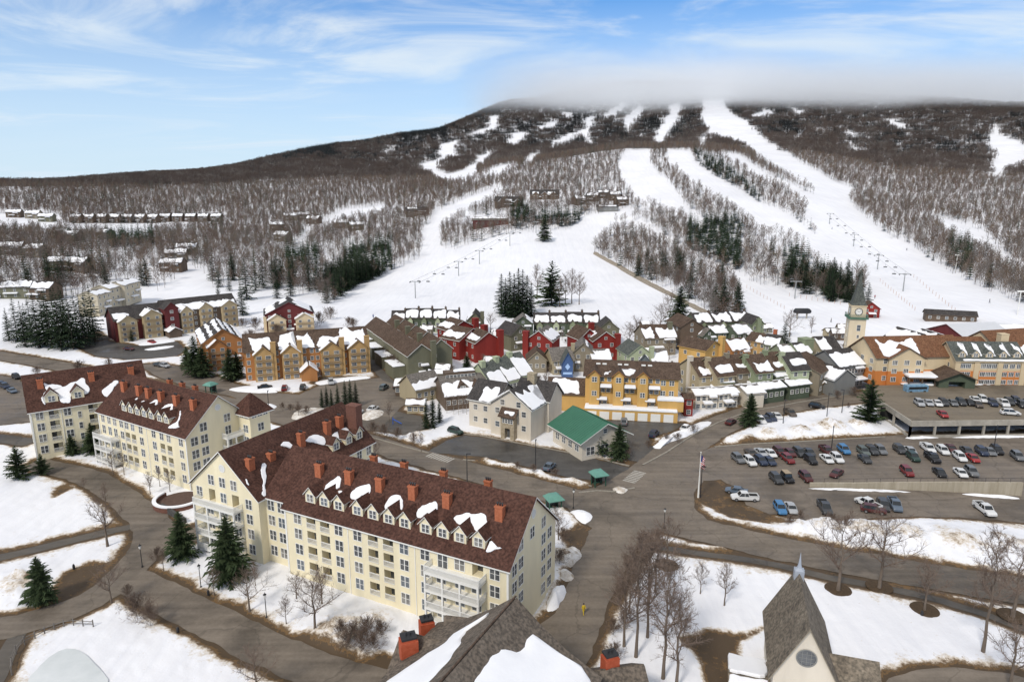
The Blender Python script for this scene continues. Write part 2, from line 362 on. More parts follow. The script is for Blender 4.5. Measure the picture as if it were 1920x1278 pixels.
def ground_mat():
    m=bpy.data.materials.new('snowy_ground'); m.use_nodes=True; nt=m.node_tree; N=nt.nodes; L=nt.links; b=N['Principled BSDF']
    b.inputs['Roughness'].default_value=.65; b.inputs['Specular IOR Level'].default_value=.2
    g=N.new('ShaderNodeNewGeometry'); at=N.new('ShaderNodeAttribute'); at.attribute_name='dirt'
    def nz(s,d=6,r=.65):
        n=N.new('ShaderNodeTexNoise'); n.inputs['Scale'].default_value=s; n.inputs['Detail'].default_value=d; n.inputs['Roughness'].default_value=r
        L.new(g.outputs['Position'],n.inputs['Vector']); return n
    def math_(op,a,bb):
        n=N.new('ShaderNodeMath'); n.operation=op
        for i,v in enumerate((a,bb)):
            if isinstance(v,(int,float)): n.inputs[i].default_value=v
            else: L.new(v,n.inputs[i])
        return n.outputs[0]
    n1=nz(.35,8,.7); n2=nz(1.7,5,.7); n3=nz(.02,5,.6); n4=nz(.11,3,.6)
    a=math_('ADD',at.outputs['Fac'],math_('MULTIPLY',math_('SUBTRACT',n1.outputs['Fac'],.5),1.25))
    a=math_('ADD',a,math_('MULTIPLY',math_('SUBTRACT',n2.outputs['Fac'],.5),.85))
    a=math_('SUBTRACT',a,math_('MULTIPLY',math_('SUBTRACT',n4.outputs['Fac'],.42),.9))
    a=math_('MULTIPLY',a,math_('GREATER_THAN',at.outputs['Fac'],.015))
    n7=nz(2.3,2,.5); sk=N.new('ShaderNodeMapRange'); sk.inputs[1].default_value=.69; sk.inputs[2].default_value=.74; sk.inputs[3].default_value=0; sk.inputs[4].default_value=.42; L.new(n7.outputs['Fac'],sk.inputs[0]); a=math_('ADD',a,math_('MULTIPLY',sk.outputs[0],math_('GREATER_THAN',n4.outputs['Fac'],.5)))
    cr=N.new('ShaderNodeValToRGB'); e=cr.color_ramp.elements
    e[0].position=.28; e[0].color=(.80,.80,.82,1)
    e[1].position=.5; e[1].color=(.62,.55,.46,1)
    x=e.new(.62); x.color=(.33,.26,.19,1); x=e.new(.74); x.color=(.12,.08,.045,1); x=e.new(.86); x.color=(.17,.10,.042,1); x=e.new(.96); x.color=(.085,.058,.034,1)
    L.new(a,cr.inputs[0])
    mx=N.new('ShaderNodeMix'); mx.data_type='RGBA'; mx.blend_type='MULTIPLY'; mx.inputs[0].default_value=1
    c2=N.new('ShaderNodeValToRGB'); c2.color_ramp.elements[0].position=.3; c2.color_ramp.elements[1].position=.6
    c2.color_ramp.elements[0].color=(.93,.93,.94,1); c2.color_ramp.elements[1].color=(1.03,1.03,1.03,1)
    L.new(n3.outputs['Fac'],c2.inputs[0]); L.new(cr.outputs[0],mx.inputs[6]); L.new(c2.outputs[0],mx.inputs[7])
    mp=N.new('ShaderNodeMapping'); mp.inputs['Scale'].default_value=(.42,.035,.05); mp.inputs['Rotation'].default_value=(0,0,R(12)); L.new(g.outputs['Position'],mp.inputs['Vector'])
    n5=N.new('ShaderNodeTexNoise'); n5.inputs['Scale'].default_value=1; n5.inputs['Detail'].default_value=7; n5.inputs['Roughness'].default_value=.7; n5.inputs['Distortion'].default_value=.6; L.new(mp.outputs[0],n5.inputs['Vector'])
    c5=N.new('ShaderNodeValToRGB'); c5.color_ramp.elements[0].position=.36; c5.color_ramp.elements[1].position=.58; c5.color_ramp.elements[0].color=(.925,.93,.94,1); c5.color_ramp.elements[1].color=(1,1,1,1); L.new(n5.outputs['Fac'],c5.inputs[0])
    m5=N.new('ShaderNodeMix'); m5.data_type='RGBA'; m5.blend_type='MULTIPLY'; m5.inputs[0].default_value=1; L.new(mx.outputs[2],m5.inputs[6]); L.new(c5.outputs[0],m5.inputs[7]); L.new(m5.outputs[2],b.inputs['Base Color'])
    bp=N.new('ShaderNodeBump'); bp.inputs['Strength'].default_value=.35; bp.inputs['Distance'].default_value=.35
    L.new(n1.outputs['Fac'],bp.inputs['Height'])
    b2=N.new('ShaderNodeBump'); b2.inputs['Strength'].default_value=.25; b2.inputs['Distance'].default_value=.12
    L.new(n2.outputs['Fac'],b2.inputs['Height']); L.new(bp.outputs[0],b2.inputs['Normal']); L.new(b2.outputs[0],b.inputs['Normal'])
    return m
go=link('ground',ground_mesh()); go.data.materials.append(ground_mat()); struct(go)
def asphalt(name,c1,c2,rough):
    m=bpy.data.materials.new(name); m.use_nodes=True; nt=m.node_tree; N=nt.nodes; L=nt.links; b=N['Principled BSDF']
    b.inputs['Specular IOR Level'].default_value=.3
    g=N.new('ShaderNodeNewGeometry')
    n1=N.new('ShaderNodeTexNoise'); n1.inputs['Scale'].default_value=.12; n1.inputs['Detail'].default_value=8; n1.inputs['Roughness'].default_value=.7
    n2=N.new('ShaderNodeTexNoise'); n2.inputs['Scale'].default_value=1.6; n2.inputs['Detail'].default_value=6; n2.inputs['Roughness'].default_value=.75
    mp=N.new('ShaderNodeMapping'); mp.inputs['Rotation'].default_value=(0,0,R(25)); mp.inputs['Scale'].default_value=(.05,.9,1)
    n3=N.new('ShaderNodeTexNoise'); n3.inputs['Scale'].default_value=.8; n3.inputs['Detail'].default_value=4
    for n in (n1,n2): L.new(g.outputs['Position'],n.inputs['Vector'])
    L.new(g.outputs['Position'],mp.inputs['Vector']); L.new(mp.outputs[0],n3.inputs['Vector'])
    def ma(op,a,bb):
        n=N.new('ShaderNodeMath'); n.operation=op
        for i,v in enumerate((a,bb)):
            if isinstance(v,(int,float)): n.inputs[i].default_value=v
            else: L.new(v,n.inputs[i])
        return n.outputs[0]
    s=ma('ADD',ma('MULTIPLY',n1.outputs['Fac'],.45),ma('ADD',ma('MULTIPLY',n2.outputs['Fac'],.25),ma('MULTIPLY',n3.outputs['Fac'],.3)))
    cr=N.new('ShaderNodeValToRGB'); cr.color_ramp.elements[0].position=.38; cr.color_ramp.elements[1].position=.62
    cr.color_ramp.elements[0].color=(*c1,1); cr.color_ramp.elements[1].color=(*c2,1)
    L.new(s,cr.inputs[0])
    # sealed cracks and damp patches
    vd=N.new('ShaderNodeTexNoise'); vd.inputs['Scale'].default_value=.25; vd.inputs['Detail'].default_value=3; L.new(g.outputs['Position'],vd.inputs['Vector'])
    va=N.new('ShaderNodeVectorMath'); va.operation='MULTIPLY_ADD'; va.inputs[1].default_value=(5,5,0); L.new(vd.outputs['Color'],va.inputs[0]); L.new(g.outputs['Position'],va.inputs[2])
    vo=N.new('ShaderNodeTexVoronoi'); vo.feature='DISTANCE_TO_EDGE'; vo.inputs['Scale'].default_value=.075; L.new(va.outputs[0],vo.inputs['Vector'])
    vr=N.new('ShaderNodeMapRange'); vr.inputs[1].default_value=.004; vr.inputs[2].default_value=.009; vr.inputs[3].default_value=.80; vr.inputs[4].default_value=1; L.new(vo.outputs['Distance'],vr.inputs[0])
    n6=N.new('ShaderNodeTexNoise'); n6.inputs['Scale'].default_value=.045; n6.inputs['Detail'].default_value=5; n6.inputs['Roughness'].default_value=.6; n6.inputs['Distortion'].default_value=.5; L.new(g.outputs['Position'],n6.inputs['Vector'])
    wr=N.new('ShaderNodeMapRange'); wr.inputs[1].default_value=.52; wr.inputs[2].default_value=.60; wr.inputs[3].default_value=1; wr.inputs[4].default_value=.70; L.new(n6.outputs['Fac'],wr.inputs[0])
    mm=N.new('ShaderNodeVectorMath'); mm.operation='SCALE'; L.new(cr.outputs[0],mm.inputs[0]); L.new(ma('MULTIPLY',vr.outputs[0],wr.outputs[0]),mm.inputs[3]); L.new(mm.outputs[0],b.inputs['Base Color'])
    rr=N.new('ShaderNodeMapRange'); rr.inputs[1].default_value=.4; rr.inputs[2].default_value=.6; rr.inputs[3].default_value=rough-.25; rr.inputs[4].default_value=min(1,rough+.15)
    L.new(n1.outputs['Fac'],rr.inputs[0]); L.new(rr.outputs[0],b.inputs['Roughness'])
    return m
AS={'road':asphalt('sandy_asphalt',(.105,.086,.067),(.215,.18,.144),.8),'lot':asphalt('worn_asphalt',(.112,.092,.073),(.215,.18,.146),.8),
    'wet':asphalt('damp_asphalt',(.058,.055,.052),(.105,.098,.09),.55),'path':asphalt('path_asphalt',(.075,.066,.056),(.13,.115,.098),.8)}
for n,p,z,m in RJ:
    b=MB(); b.face([(x,y,z) for x,y in p]); me=b.mesh(n,AS[m])
    if me.polygons[0].normal.z<0: me.flip_normals()
    struct(link(n,me))
# ---------------------------------------------------------------- trees
def rvec(rg,s=1.0): return Vector((rg.uniform(-s,s),rg.uniform(-s,s),rg.uniform(-s,s)))
def tri(b,p,d,w,rg,m=0):
    """one tapering twig as a slim triangle"""
    s=d.cross(rvec(rg)).normalized()*(w*.5)
    b.face([p-s,p+s,p+d],m)
def bare_hi(h,seed,spread=.5,fork=.33,nb=16,twig=1.0,up=.55,tr=None):
    """detailed leafless tree -> (trunk MB, crown MB)"""
    rg=random.Random(seed); T=MB(); C=MB(); r0=tr or h*.017
    pts=[Vector((0,0,-.3))]; n=7
    for i in range(1,n+1):
        t=i/n; pts.append(Vector((rg.uniform(-.02,.02)*h*t*1.4,rg.uniform(-.02,.02)*h*t*1.4,h*.93*t)))
    rad=[r0*(1.25 if i==0 else 1-(i/n)*.9) for i in range(n+1)]
    for i in range(n): T.tube(pts[i],pts[i+1],rad[i],rad[i+1],7)
    def trunk(t):
        f=t*n; i=min(int(f),n-1); return pts[i].lerp(pts[i+1],f-i),rad[i]+(rad[i+1]-rad[i])*(f-i)
    def branch(p,d,L,r,lev):
        k=3 if lev==1 else 2; q=p
        for s in range(k):
            d2=(d+rvec(rg,.18)+Vector((0,0,.10))).normalized(); e=q+d2*(L/k)
            C.tube(q,e,r*(1-s/k*.7),r*(1-(s+1)/k*.7),4 if lev==1 else 3); 
            ns={1:3,2:3}.get(lev,0)
            if lev<3:
                for j in range(ns):
                    a=q.lerp(e,rg.uniform(.15,1)); dd=(d2*.75+rvec(rg,.85)+Vector((0,0,.22))).normalized()
                    branch3(a,dd,L*rg.uniform(.32,.58),r*.5,lev+1)
            q=e; d=d2
        for j in range(2): tri(C,q,(d+rvec(rg,.5)).normalized()*L*.4,.022*twig,rg)
    def branch3(p,d,L,r,lev):
        if lev<3: branch(p,d,L,max(r,.012),lev); return
        C.tube(p,p+d*L,min(max(r,.009*twig),.013*twig),.004,3)
        for j in range(4):
            a=p+d*L*rg.uniform(.2,1); dd=(d*.8+rvec(rg,.8)+Vector((0,0,.15))).normalized(); tri(C,a,dd*L*rg.uniform(.45,.9),.017*twig,rg)
    for i in range(nb):
        t=fork+(1-fork)*(i+rg.random()*.6)/nb; p,r=trunk(min(t,.99)); az=i*2.4+rg.uniform(-.5,.5)
        e=up+.5*t+rg.uniform(-.15,.15); d=Vector((math.cos(az)*math.cos(e),math.sin(az)*math.cos(e),math.sin(e)))
        L=h*spread*(1.1-t*.75)*rg.uniform(.75,1.1); branch(p,d,L,r*.55,1)
    return T,C
def bare_lo(h,seed,nb=11,tw=9,wide=.16):
    rg=random.Random(seed); T=MB(); C=MB()
    top=Vector((rg.uniform(-.5,.5),rg.uniform(-.5,.5),h)); T.tube((0,0,-.5),top*.62,.13,.08,4); T.tube(top*.62,top,.08,.03,3)
    for i in range(nb):
        t=.32+.66*(i+rg.random()*.5)/nb; p=top*t; az=i*2.4+rg.uniform(-.6,.6); e=.55+.55*t+rg.uniform(-.2,.2)
        d=Vector((math.cos(az)*math.cos(e),math.sin(az)*math.cos(e),math.sin(e))); L=h*.38*(1.2-t*.8)*rg.uniform(.7,1.15)
        C.tube(p,p+d*L,.055,.02,3)
        for k in range(tw):
            a=p+d*L*rg.uniform(.2,1); dd=(d*.7+rvec(rg,.8)+Vector((0,0,.35))).normalized(); tri(C,a,dd*L*rg.uniform(.35,.7),wide*rg.uniform(.6,1.2),rg)
    return T,C
def conifer(h,seed,wid=.19,whorls=24,per=9,detail=5,base=.10,ragged=.25,droop=.25,trunk_vis=True):
    """spruce: tiers of drooping feathered boughs"""
    rg=random.Random(seed); T=MB(); C=MB()
    T.tube((0,0,-.3),(0,0,h*.96),h*.016,.02,6)
    for i in range(whorls):
        t=base+(1-base)*(i/whorls)**.92; z=h*t; L0=h*wid*(1-t)**.8*(1.0 if t>base+.06 else .8)+.12
        for k in range(per):
            az=k*2*math.pi/per+i*1.3+rg.uniform(-.35,.35); L=L0*rg.uniform(1-ragged*1.6,1+ragged)
            e=-droop+.5*t+rg.uniform(-.15,.15); d=Vector((math.cos(az)*math.cos(e),math.sin(az)*math.cos(e),math.sin(e)))
            p=Vector((0,0,z+rg.uniform(-.03,.03)*h*.3)); s=Vector((-math.sin(az),math.cos(az),0))
            for j in range(detail):
                f=(j+.3)/detail; a=p+d*L*f; w=L*.42*(1-f*.55)
                for sg in (-1,1):
                    q=a+d*L*.36+s*sg*w*rg.uniform(.7,1.1)+Vector((0,0,-L*.10*rg.random()))
                    o=Vector((0,0,L*.09)); 
                    C.face([a-d*L*.07,a+d*L*.20+o*.4,q])
            C.face([p+d*L*.7-s*L*.07,p+d*L*.7+s*L*.07,p+d*L*1.08])
    for k in range(4): tri(C,Vector((0,0,h*.93)),Vector((rg.uniform(-.1,.1),rg.uniform(-.1,.1),1))*h*.07,.25,rg)
    return T,C
def conifer_lo(h,seed,wid=.2,tiers=9,per=6):
    rg=random.Random(seed); T=MB(); C=MB(); T.tube((0,0,-.5),(0,0,h*.5),.2,.12,3)
    for i in range(tiers):
        t=.10+.88*i/tiers; L=h*wid*(1-t)**.85+.2
        for k in range(per):
            az=k*2*math.pi/per+i*1.1+rg.uniform(-.4,.4); l=L*rg.uniform(.7,1.2); d=Vector((math.cos(az),math.sin(az),-.30)); s=Vector((-math.sin(az),math.cos(az),0))
            p=Vector((0,0,h*t+h*.05)); a=p+d*l; C.face([p,p+d*l*.55-s*l*.42,a]); C.face([p,a,p+d*l*.55+s*l*.42])
    tri(C,Vector((0,0,h*.92)),Vector((0,0,h*.08)),.4,rg)
    return T,C
def merge(*mbs):
    o=MB()
    for b,mi in mbs:
        n=len(o.v); o.v.extend(b.v); o.f.extend([tuple(i+n for i in f) for f in b.f]); o.m.extend([mi]*len(b.f))
    return o
TREEKIT={}
M['grey_twig']=mat('grey_twig',(.135,.115,.102),rough=.95,col2=(.20,.175,.155),scale=.02)
M['dark_twig']=mat('dark_twig',(.085,.062,.052),rough=.95,col2=(.13,.098,.08),scale=.02)
M['tan_twig']=mat('tan_twig',(.155,.11,.075),rough=.95,col2=(.22,.165,.115),scale=.02)
M['far_bark']=mat('far_bark',(.165,.14,.125),rough=.95,col2=(.25,.215,.19),scale=.3)
M['mid_twig']=mat('mid_twig',(.125,.085,.066),rough=.95,col2=(.19,.135,.105),scale=.02)
def tree_kind(key,name,tc,mats):
    T,C=tc; TREEKIT[key]=(name,T.mesh(key+'_trunk',mats[0],True),C.mesh(key+'_crown',mats[1]))
for i in range(4): tree_kind('bare%d'%i,'bare_tree',bare_hi(10,100+i,spread=.42,fork=.3,nb=13,twig=1.3),(M['bark'],M['twig']))
for i in range(3): tree_kind('oak%d'%i,'bare_tree',bare_hi(10,140+i,spread=.55,fork=.30,nb=11,twig=1.5,up=.35,tr=.23),(M['bark'],M['twig']))
for i in range(2): tree_kind('tall%d'%i,'bare_tree',bare_hi(10,160+i,spread=.30,fork=.35,nb=18,twig=1.2,up=.5,tr=.13),(M['bark'],M['twig']))
for i in range(3): tree_kind('wood%d'%i,'bare_tree',bare_lo(14,200+i,nb=17,tw=24,wide=.10),(M['far_bark'],M[('mid_twig','grey_twig','dark_twig')[i]]))
for i in range(3): tree_kind('birch%d'%i,'bare_tree',bare_hi(10,180+i,spread=.28,fork=.35,nb=12,twig=1.2,tr=.12),(M['pale_bark'],M['twig']))
for i in range(3): tree_kind('spruce%d'%i,'conifer_tree',conifer(10,300+i,wid=.30,whorls=28,per=12,detail=5,ragged=.32),(M['bark'],M['needle']))
for i in range(2): tree_kind('pine%d'%i,'conifer_tree',conifer(10,320+i,wid=.33,whorls=22,per=9,detail=5,ragged=.4,base=.06,droop=.05),(M['bark'],M['needle']))
for i in range(2): tree_kind('narrow%d'%i,'conifer_tree',conifer(10,340+i,wid=.15,whorls=30,per=10,detail=4,base=.04),(M['bark'],M['needle2']))
for i in range(3): tree_kind('fir%d'%i,'conifer_tree',conifer(14,360+i,wid=.20,whorls=24,per=10,detail=4,base=.07,ragged=.35),(M['bark'],M['needle2']))
for i in range(2): tree_kind('bush%d'%i,'bare_shrub',bare_hi(3,380+i,spread=.8,fork=.05,nb=20,twig=1.2,up=.6,tr=.03),(M['twig'],M['twig']))
def tree(key,loc,h,label,group=None,cat='tree',rz=None,base=10.0,name=None,sxy=1.0):
    nm,tm,cm=TREEKIT[key]; s=h/base
    r=thing(name or nm,label,cat,loc,rng.uniform(0,6.28) if rz is None else rz,group); r.scale=(s*sxy,s*sxy,s)
    link('trunk',tm,r); link('crown',cm,r); return r
# ------------------------------------------------ where the woods are (pixel outlines on the hillside)
def c7(p): return [(1120+x/2.4,180+y/2.4) for x,y in p]
def c8(p): return [(560+x/2.4,150+y/2.4) for x,y in p]
OPEN=[[(590,660),(598,600),(650,547),(720,515),(795,480),(788,440),(815,400),(865,375),(935,350),(945,357),(880,400),(830,432),(826,465),(850,468),(905,452),(960,437),(1060,432),(1100,405),(1165,392),(1215,400),(1150,425),(1113,470),(1118,478),(1180,515),(1250,545),(1320,580),(1330,660)],
c7([(90,310),(130,245),(240,240),(225,300),(330,400),(380,480),(470,545),(480,600),(380,560),(300,520),(225,500),(180,480),(110,380)]),
c7([(310,240),(420,250),(440,300),(560,380),(690,450),(740,490),(860,530),(920,575),(1000,640),(1100,700),(1160,740),(1160,900),(1000,770),(920,690),(830,640),(760,640),(690,590),(620,525),(520,455),(420,385),(330,310)]),
c7([(460,20),(575,20),(620,120),(700,200),(760,270),(860,310),(960,335),(1020,365),(1150,420),(1125,450),(1140,490),(1210,550),(1300,620),(1400,670),(1500,735),(1600,800),(1700,855),(1800,900),(1930,945),(2400,1050),(2400,1110),(600,1110),(640,960),(860,955),(1000,940),(1110,935),(1200,900),(1200,800),(1100,700),(1000,640),(920,560),(960,480),(975,430),(880,350),(780,290),(700,225),(600,195),(500,165),(470,120)]),
c7([(540,250),(640,265),(700,310),(760,350),(830,380),(960,440),(960,520),(900,450),(830,400),(760,370),(700,340),(640,290)]),
c7([(-40,620),(200,560),(285,620),(400,690),(480,750),(640,795),(700,845),(840,865),(1000,910),(1110,945),(1110,1000),(860,1000),(640,960),(600,820),(520,790),(440,740),(340,680),(250,640),(150,600),(0,640)]),
c7([(1770,130),(1800,130),(1830,180),(1900,200),(1960,230),(1960,290),(1870,310),(1830,365),(1750,350),(1770,260),(1740,210)]),
c7([(1500,545),(1600,565),(1700,600),(1800,680),(1860,740),(1960,820),(1960,850),(1800,760),(1740,700),(1600,640)]),
c7([(870,175),(900,165),(920,175),(900,185)]),c7([(1120,205),(1160,215),(1170,245),(1140,245)]),c7([(850,40),(940,75),(940,82),(880,65)]),c7([(1270,105),(1340,108),(1400,140),(1390,150),(1330,120)]),c7([(1580,180),(1700,205),(1740,215),(1690,210)]),
c7([(680,90),(760,60),(800,70),(720,90)]),c7([(960,145),(1010,150),(1000,160)]),c7([(1090,140),(1150,160),(1190,190),(1130,165)]),c7([(170,170),(215,170),(200,180)]),
c8([(850,165),(910,160),(900,195),(860,222),(720,262),(710,340),(625,352),(625,290),(690,280),(760,248),(850,213)]),
c8([(943,290),(950,240),(1040,230),(1000,270),(970,290)]),c8([(1075,212),(1170,173),(1170,192),(1090,217)]),
c8([(1285,170),(1335,163),(1330,200),(1310,240),(1335,290),(1290,280),(1275,240),(1200,272),(1130,307),(1125,283),(1200,250),(1280,220)]),
c8([(1360,160),(1470,103),(1480,112),(1430,147),(1375,172)]),c8([(1445,182),(1540,113),(1560,130),(1520,180),(1480,222),(1460,215),(1480,180)]),
c8([(1585,275),(1640,180),(1680,110),(1725,110),(1720,170),(1680,215),(1660,280),(1620,290)]),
c8([(785,372),(800,350),(880,313),(880,332),(840,372)]),c8([(530,385),(600,363),(640,368),(620,400),(680,425),(760,393),(800,383),(800,417),(720,445),(660,442),(600,422)]),
c8([(1000,367),(1080,313),(1095,325),(1040,362)]),c8([(820,425),(900,388),(1000,372),(960,385),(900,410)]),c8([(1785,277),(1840,238),(1853,287),(1810,292)]),
c8([(1180,138),(1230,153),(1215,167),(1190,150)]),c8([(362,332),(440,293),(420,317)]),
[(-400,398),(95,402),(120,412),(95,435),(60,428),(-400,420)],[(120,425),(270,420),(410,408),(425,412),(300,428),(130,436)],
[(545,462),(600,420),(640,395),(725,385),(715,396),(640,412),(590,437),(568,468)],[(600,470),(660,455),(690,440),(680,455),(620,480)],
[(230,590),(300,545),(360,515),(400,512),(395,540),(330,560),(270,600)],
[(1372,215),(1400,225),(1440,262),(1500,305),(1560,338),(1590,372),(1545,358),(1480,325),(1420,290),(1385,255)],[(1313,205),(1372,205),(1400,255),(1340,250)],[(985,368),(1060,378),(1060,388),(990,385)],[(860,420),(880,405),(950,405),(950,425),(870,428)]]
EVER=[c7([(400,560),(640,555),(660,600),(655,800),(520,740),(400,680)]),c7([(835,700),(920,680),(1000,740),(1000,860),(840,860)]),c7([(1565,640),(1690,640),(1690,800),(1570,770)]),
c7([(980,780),(1180,760),(1160,935),(1030,930)]),[(645,470),(735,455),(735,540),(650,555)],c7([(430,250),(560,290),(720,440),(740,490),(640,410),(460,330)]),
[(955,395),(990,385),(1000,405),(1090,400),(1090,425),(960,425)],[(535,470),(600,470),(600,510),(535,510)],[(620,520),(650,515),(650,545),(620,548)],[(200,435),(290,428),(290,460),(200,465)],[(330,410),(420,410),(420,425),(330,425)]]
def open_np(px,py):
    o=np.zeros(px.shape,bool)
    for p in OPEN: o|=pip_np(p,px,py)
    bx=[-900,0,200,215,300,450,600,640,1330,2900]; by=[565,560,556,528,548,535,560,600,600,600]
    return o|(py>np.interp(px,bx,by))
def scatter(r0,r1,s,seed,azm=43,jit=.48):
    rg=np.random.RandomState(seed); P=[]
    r=r0
    while r<r1:
        n=max(1,int(2*math.radians(azm)*r/s)); a=np.radians(np.linspace(-azm,azm,n))+rg.uniform(-jit,jit,n)*s/r
        rr=r+rg.uniform(-jit,jit,n)*s; P.append(np.stack([rr*np.sin(a),rr*np.cos(a)],1)); r+=s
    P=np.concatenate(P); z=terr_np(P[:,0],P[:,1]); dep=P[:,1]*cp+(H-z)*sp
    px=CX+F*P[:,0]/dep; py=CY+F*((H-z)*cp-P[:,1]*sp)/dep
    return P[:,0],P[:,1],z,px,py,rg
def thin(x,y,f=1.0):
    rg=np.random.RandomState(77); n=np.array([mnoise.noise(Vector((a*.011,b*.011,2.)))+.6*mnoise.noise(Vector((a*.03,b*.03,7.))) for a,b in zip(x,y)])
    return rg.random_sample(x.shape)>np.clip(.07+n*.62,0,.75)*f
def ever_frac(px,py,r,rg):
    e=np.full(px.shape,.06)
    for p in EVER: e[pip_np(p,px,py)]=.93
    e=np.where((px<640)&(py>430)&(r<1000),np.maximum(e,.10),e)
    far=smooth(1550,2050,r)*smooth(345,285,py)
    nz=np.array([mnoise.noise(Vector((a*.02,b*.03,5.))) for a,b in zip(px,py)])
    e=np.maximum(e,far*(.75+.6*nz)); e=np.where(px>1500,np.minimum(e,.55),e)
    e=np.where((px<560)&(r>1100),np.maximum(e,.10+.25*nz),e)
    return rg.random_sample(px.shape)<e
def gn_instances(name,label_group,pts,protos):
    """pts: list of (x,y,z,rot,scale,idx); one object of many far trees"""
    me=bpy.data.meshes.new(name); n=len(pts); A=np.array(pts,float)
    me.vertices.add(n); me.vertices.foreach_set('co',A[:,:3].ravel())
    ro=me.attributes.new('rot','FLOAT_VECTOR','POINT'); v=np.zeros((n,3)); v[:,2]=A[:,3]; ro.data.foreach_set('vector',v.ravel())
    sc=me.attributes.new('sc','FLOAT','POINT'); sc.data.foreach_set('value',A[:,4].astype(np.float32))
    ix=me.attributes.new('idx','INT','POINT'); ix.data.foreach_set('value',A[:,5].astype(np.int32))
    c=bpy.data.collections.new(name+'_kit')
    for i,m_ in enumerate(protos):
        o=bpy.data.objects.new('%s_kit_%02d'%(name,i),m_); c.objects.link(o)
    o=link(name,me); ng=bpy.data.node_groups.new(name+'_scatter','GeometryNodeTree')
    ng.interface.new_socket('Geometry',in_out='INPUT',socket_type='NodeSocketGeometry'); ng.interface.new_socket('Geometry',in_out='OUTPUT',socket_type='NodeSocketGeometry')
    gi=ng.nodes.new('NodeGroupInput'); gout=ng.nodes.new('NodeGroupOutput'); ip=ng.nodes.new('GeometryNodeInstanceOnPoints'); ci=ng.nodes.new('GeometryNodeCollectionInfo')
    ci.inputs['Collection'].default_value=c; ci.inputs['Separate Children'].default_value=True; ci.inputs['Reset Children'].default_value=True
    def na(nm,t):
        a=ng.nodes.new('GeometryNodeInputNamedAttribute'); a.data_type=t; a.inputs['Name'].default_value=nm; return a.outputs['Attribute']
    ng.links.new(gi.outputs[0],ip.inputs['Points']); ng.links.new(ci.outputs[0],ip.inputs['Instance']); ip.inputs['Pick Instance'].default_value=True
    ng.links.new(na('idx','INT'),ip.inputs['Instance Index']); ng.links.new(na('rot','FLOAT_VECTOR'),ip.inputs['Rotation']); ng.links.new(na('sc','FLOAT'),ip.inputs['Scale'])
    ng.links.new(ip.outputs[0],gout.inputs[0]); md=o.modifiers.new('scatter','NODES'); md.node_group=ng
    struct(o,'stuff'); o['label']=label_group; o['category']='forest'; return o
TWS=[[M['far_bark'],M[k]] for k in ('mid_twig','grey_twig','dark_twig','grey_twig','tan_twig','mid_twig')]
M['far_twig']=mat('far_twig',(.085,.066,.058),rough=.95,col2=(.135,.105,.092),scale=.05)
M['far_needle']=mat('far_needles',(.014,.019,.022),rough=.95,col2=(.030,.036,.038),scale=.05)
BL=[merge((a,0),(b_,1)).mesh('bare_lo%d'%i,TWS[i]) for i,(a,b_) in enumerate(bare_lo(12,400+i,nb=11+i%3,tw=11+2*(i%3),wide=.12) for i in range(6))]
CL=[merge((a,0),(b_,1)).mesh('conifer_lo%d'%i,[M['bark'],M['needle2']]) for i,(a,b_) in enumerate(conifer_lo(15,440+i) for i in range(3))]
BM=[merge((a,0),(b_,1)).mesh('bare_mid%d'%i,TWS[i]) for i,(a,b_) in enumerate(bare_lo(11.5,420+i,nb=9+i%3,tw=9+i%3,wide=.24) for i in range(6))]
def clump(seed,kind,n=20,size=24):
    rg=random.Random(seed); o=MB()
    for i in range(n):
        x,y=rg.uniform(-.5,.5)*size,rg.uniform(-.5,.5)*size; h=rg.uniform(9,14)
        T,C=(bare_lo(h,seed*50+i,nb=7,tw=7,wide=.5) if kind=='b' else conifer_lo(h*1.05,seed*50+i,tiers=5,per=5,wid=.2))
        for mb,mi in ((T,0),(C,1)):
            k=len(o.v); o.v.extend([(a+x,b_+y,c) for a,b_,c in mb.v]); o.f.extend([tuple(q+k for q in f) for f in mb.f]); o.m.extend([mi]*len(mb.f))
    return o
BC=[clump(500+i,'b').mesh('bare_clump%d'%i,[M['far_bark'],M[('far_twig','dark_twig','grey_twig','far_twig')[i]]]) for i in range(4)]
CC=[clump(520+i,'c').mesh('conifer_clump%d'%i,[M['bark'],M['far_needle']]) for i in range(4)]
near=[]; kit=BL+CL+BM+BC+CC
far=[]
x,y,z,px,py,rg=scatter(330,780,4.3,11,jit=.85); ok=~open_np(px,py)&thin(x,y)
ok&=rg.random_sample(px.shape)<np.where((px<640)&(py>470),.75,.97)
e=ever_frac(px,py,np.hypot(x,y),rg)
for i in np.nonzero(ok)[0]:
    near.append((math.hypot(x[i],y[i]),x[i],y[i],z[i],bool(e[i]),px[i]))
near.sort(); nb=nc=0
for d,X_,Y_,Z_,ev,pxx in near:
    invw=-20<pxx<1940
    if ev and nc<215 and invw:
        nc+=1; tree('fir%d'%rng.randrange(3),(X_,Y_,Z_),rng.uniform(13,19),'dark green spruce standing in the wood above the village','evergreens on the lower hillside',base=14.0,name='conifer_tree')
    elif not ev and nb<225 and invw:
        nb+=1; tree('wood%d'%rng.randrange(3),(X_,Y_,Z_),rng.uniform(7,12.5),'leafless grey brown tree standing in the wood above the village','bare trees on the lower hillside',base=14.0,name='bare_tree')
    else: far.append((X_,Y_,Z_,rng.uniform(0,6.28),rng.uniform(.5,1.1),(6+rng.randrange(3)) if ev else rng.randrange(6)))
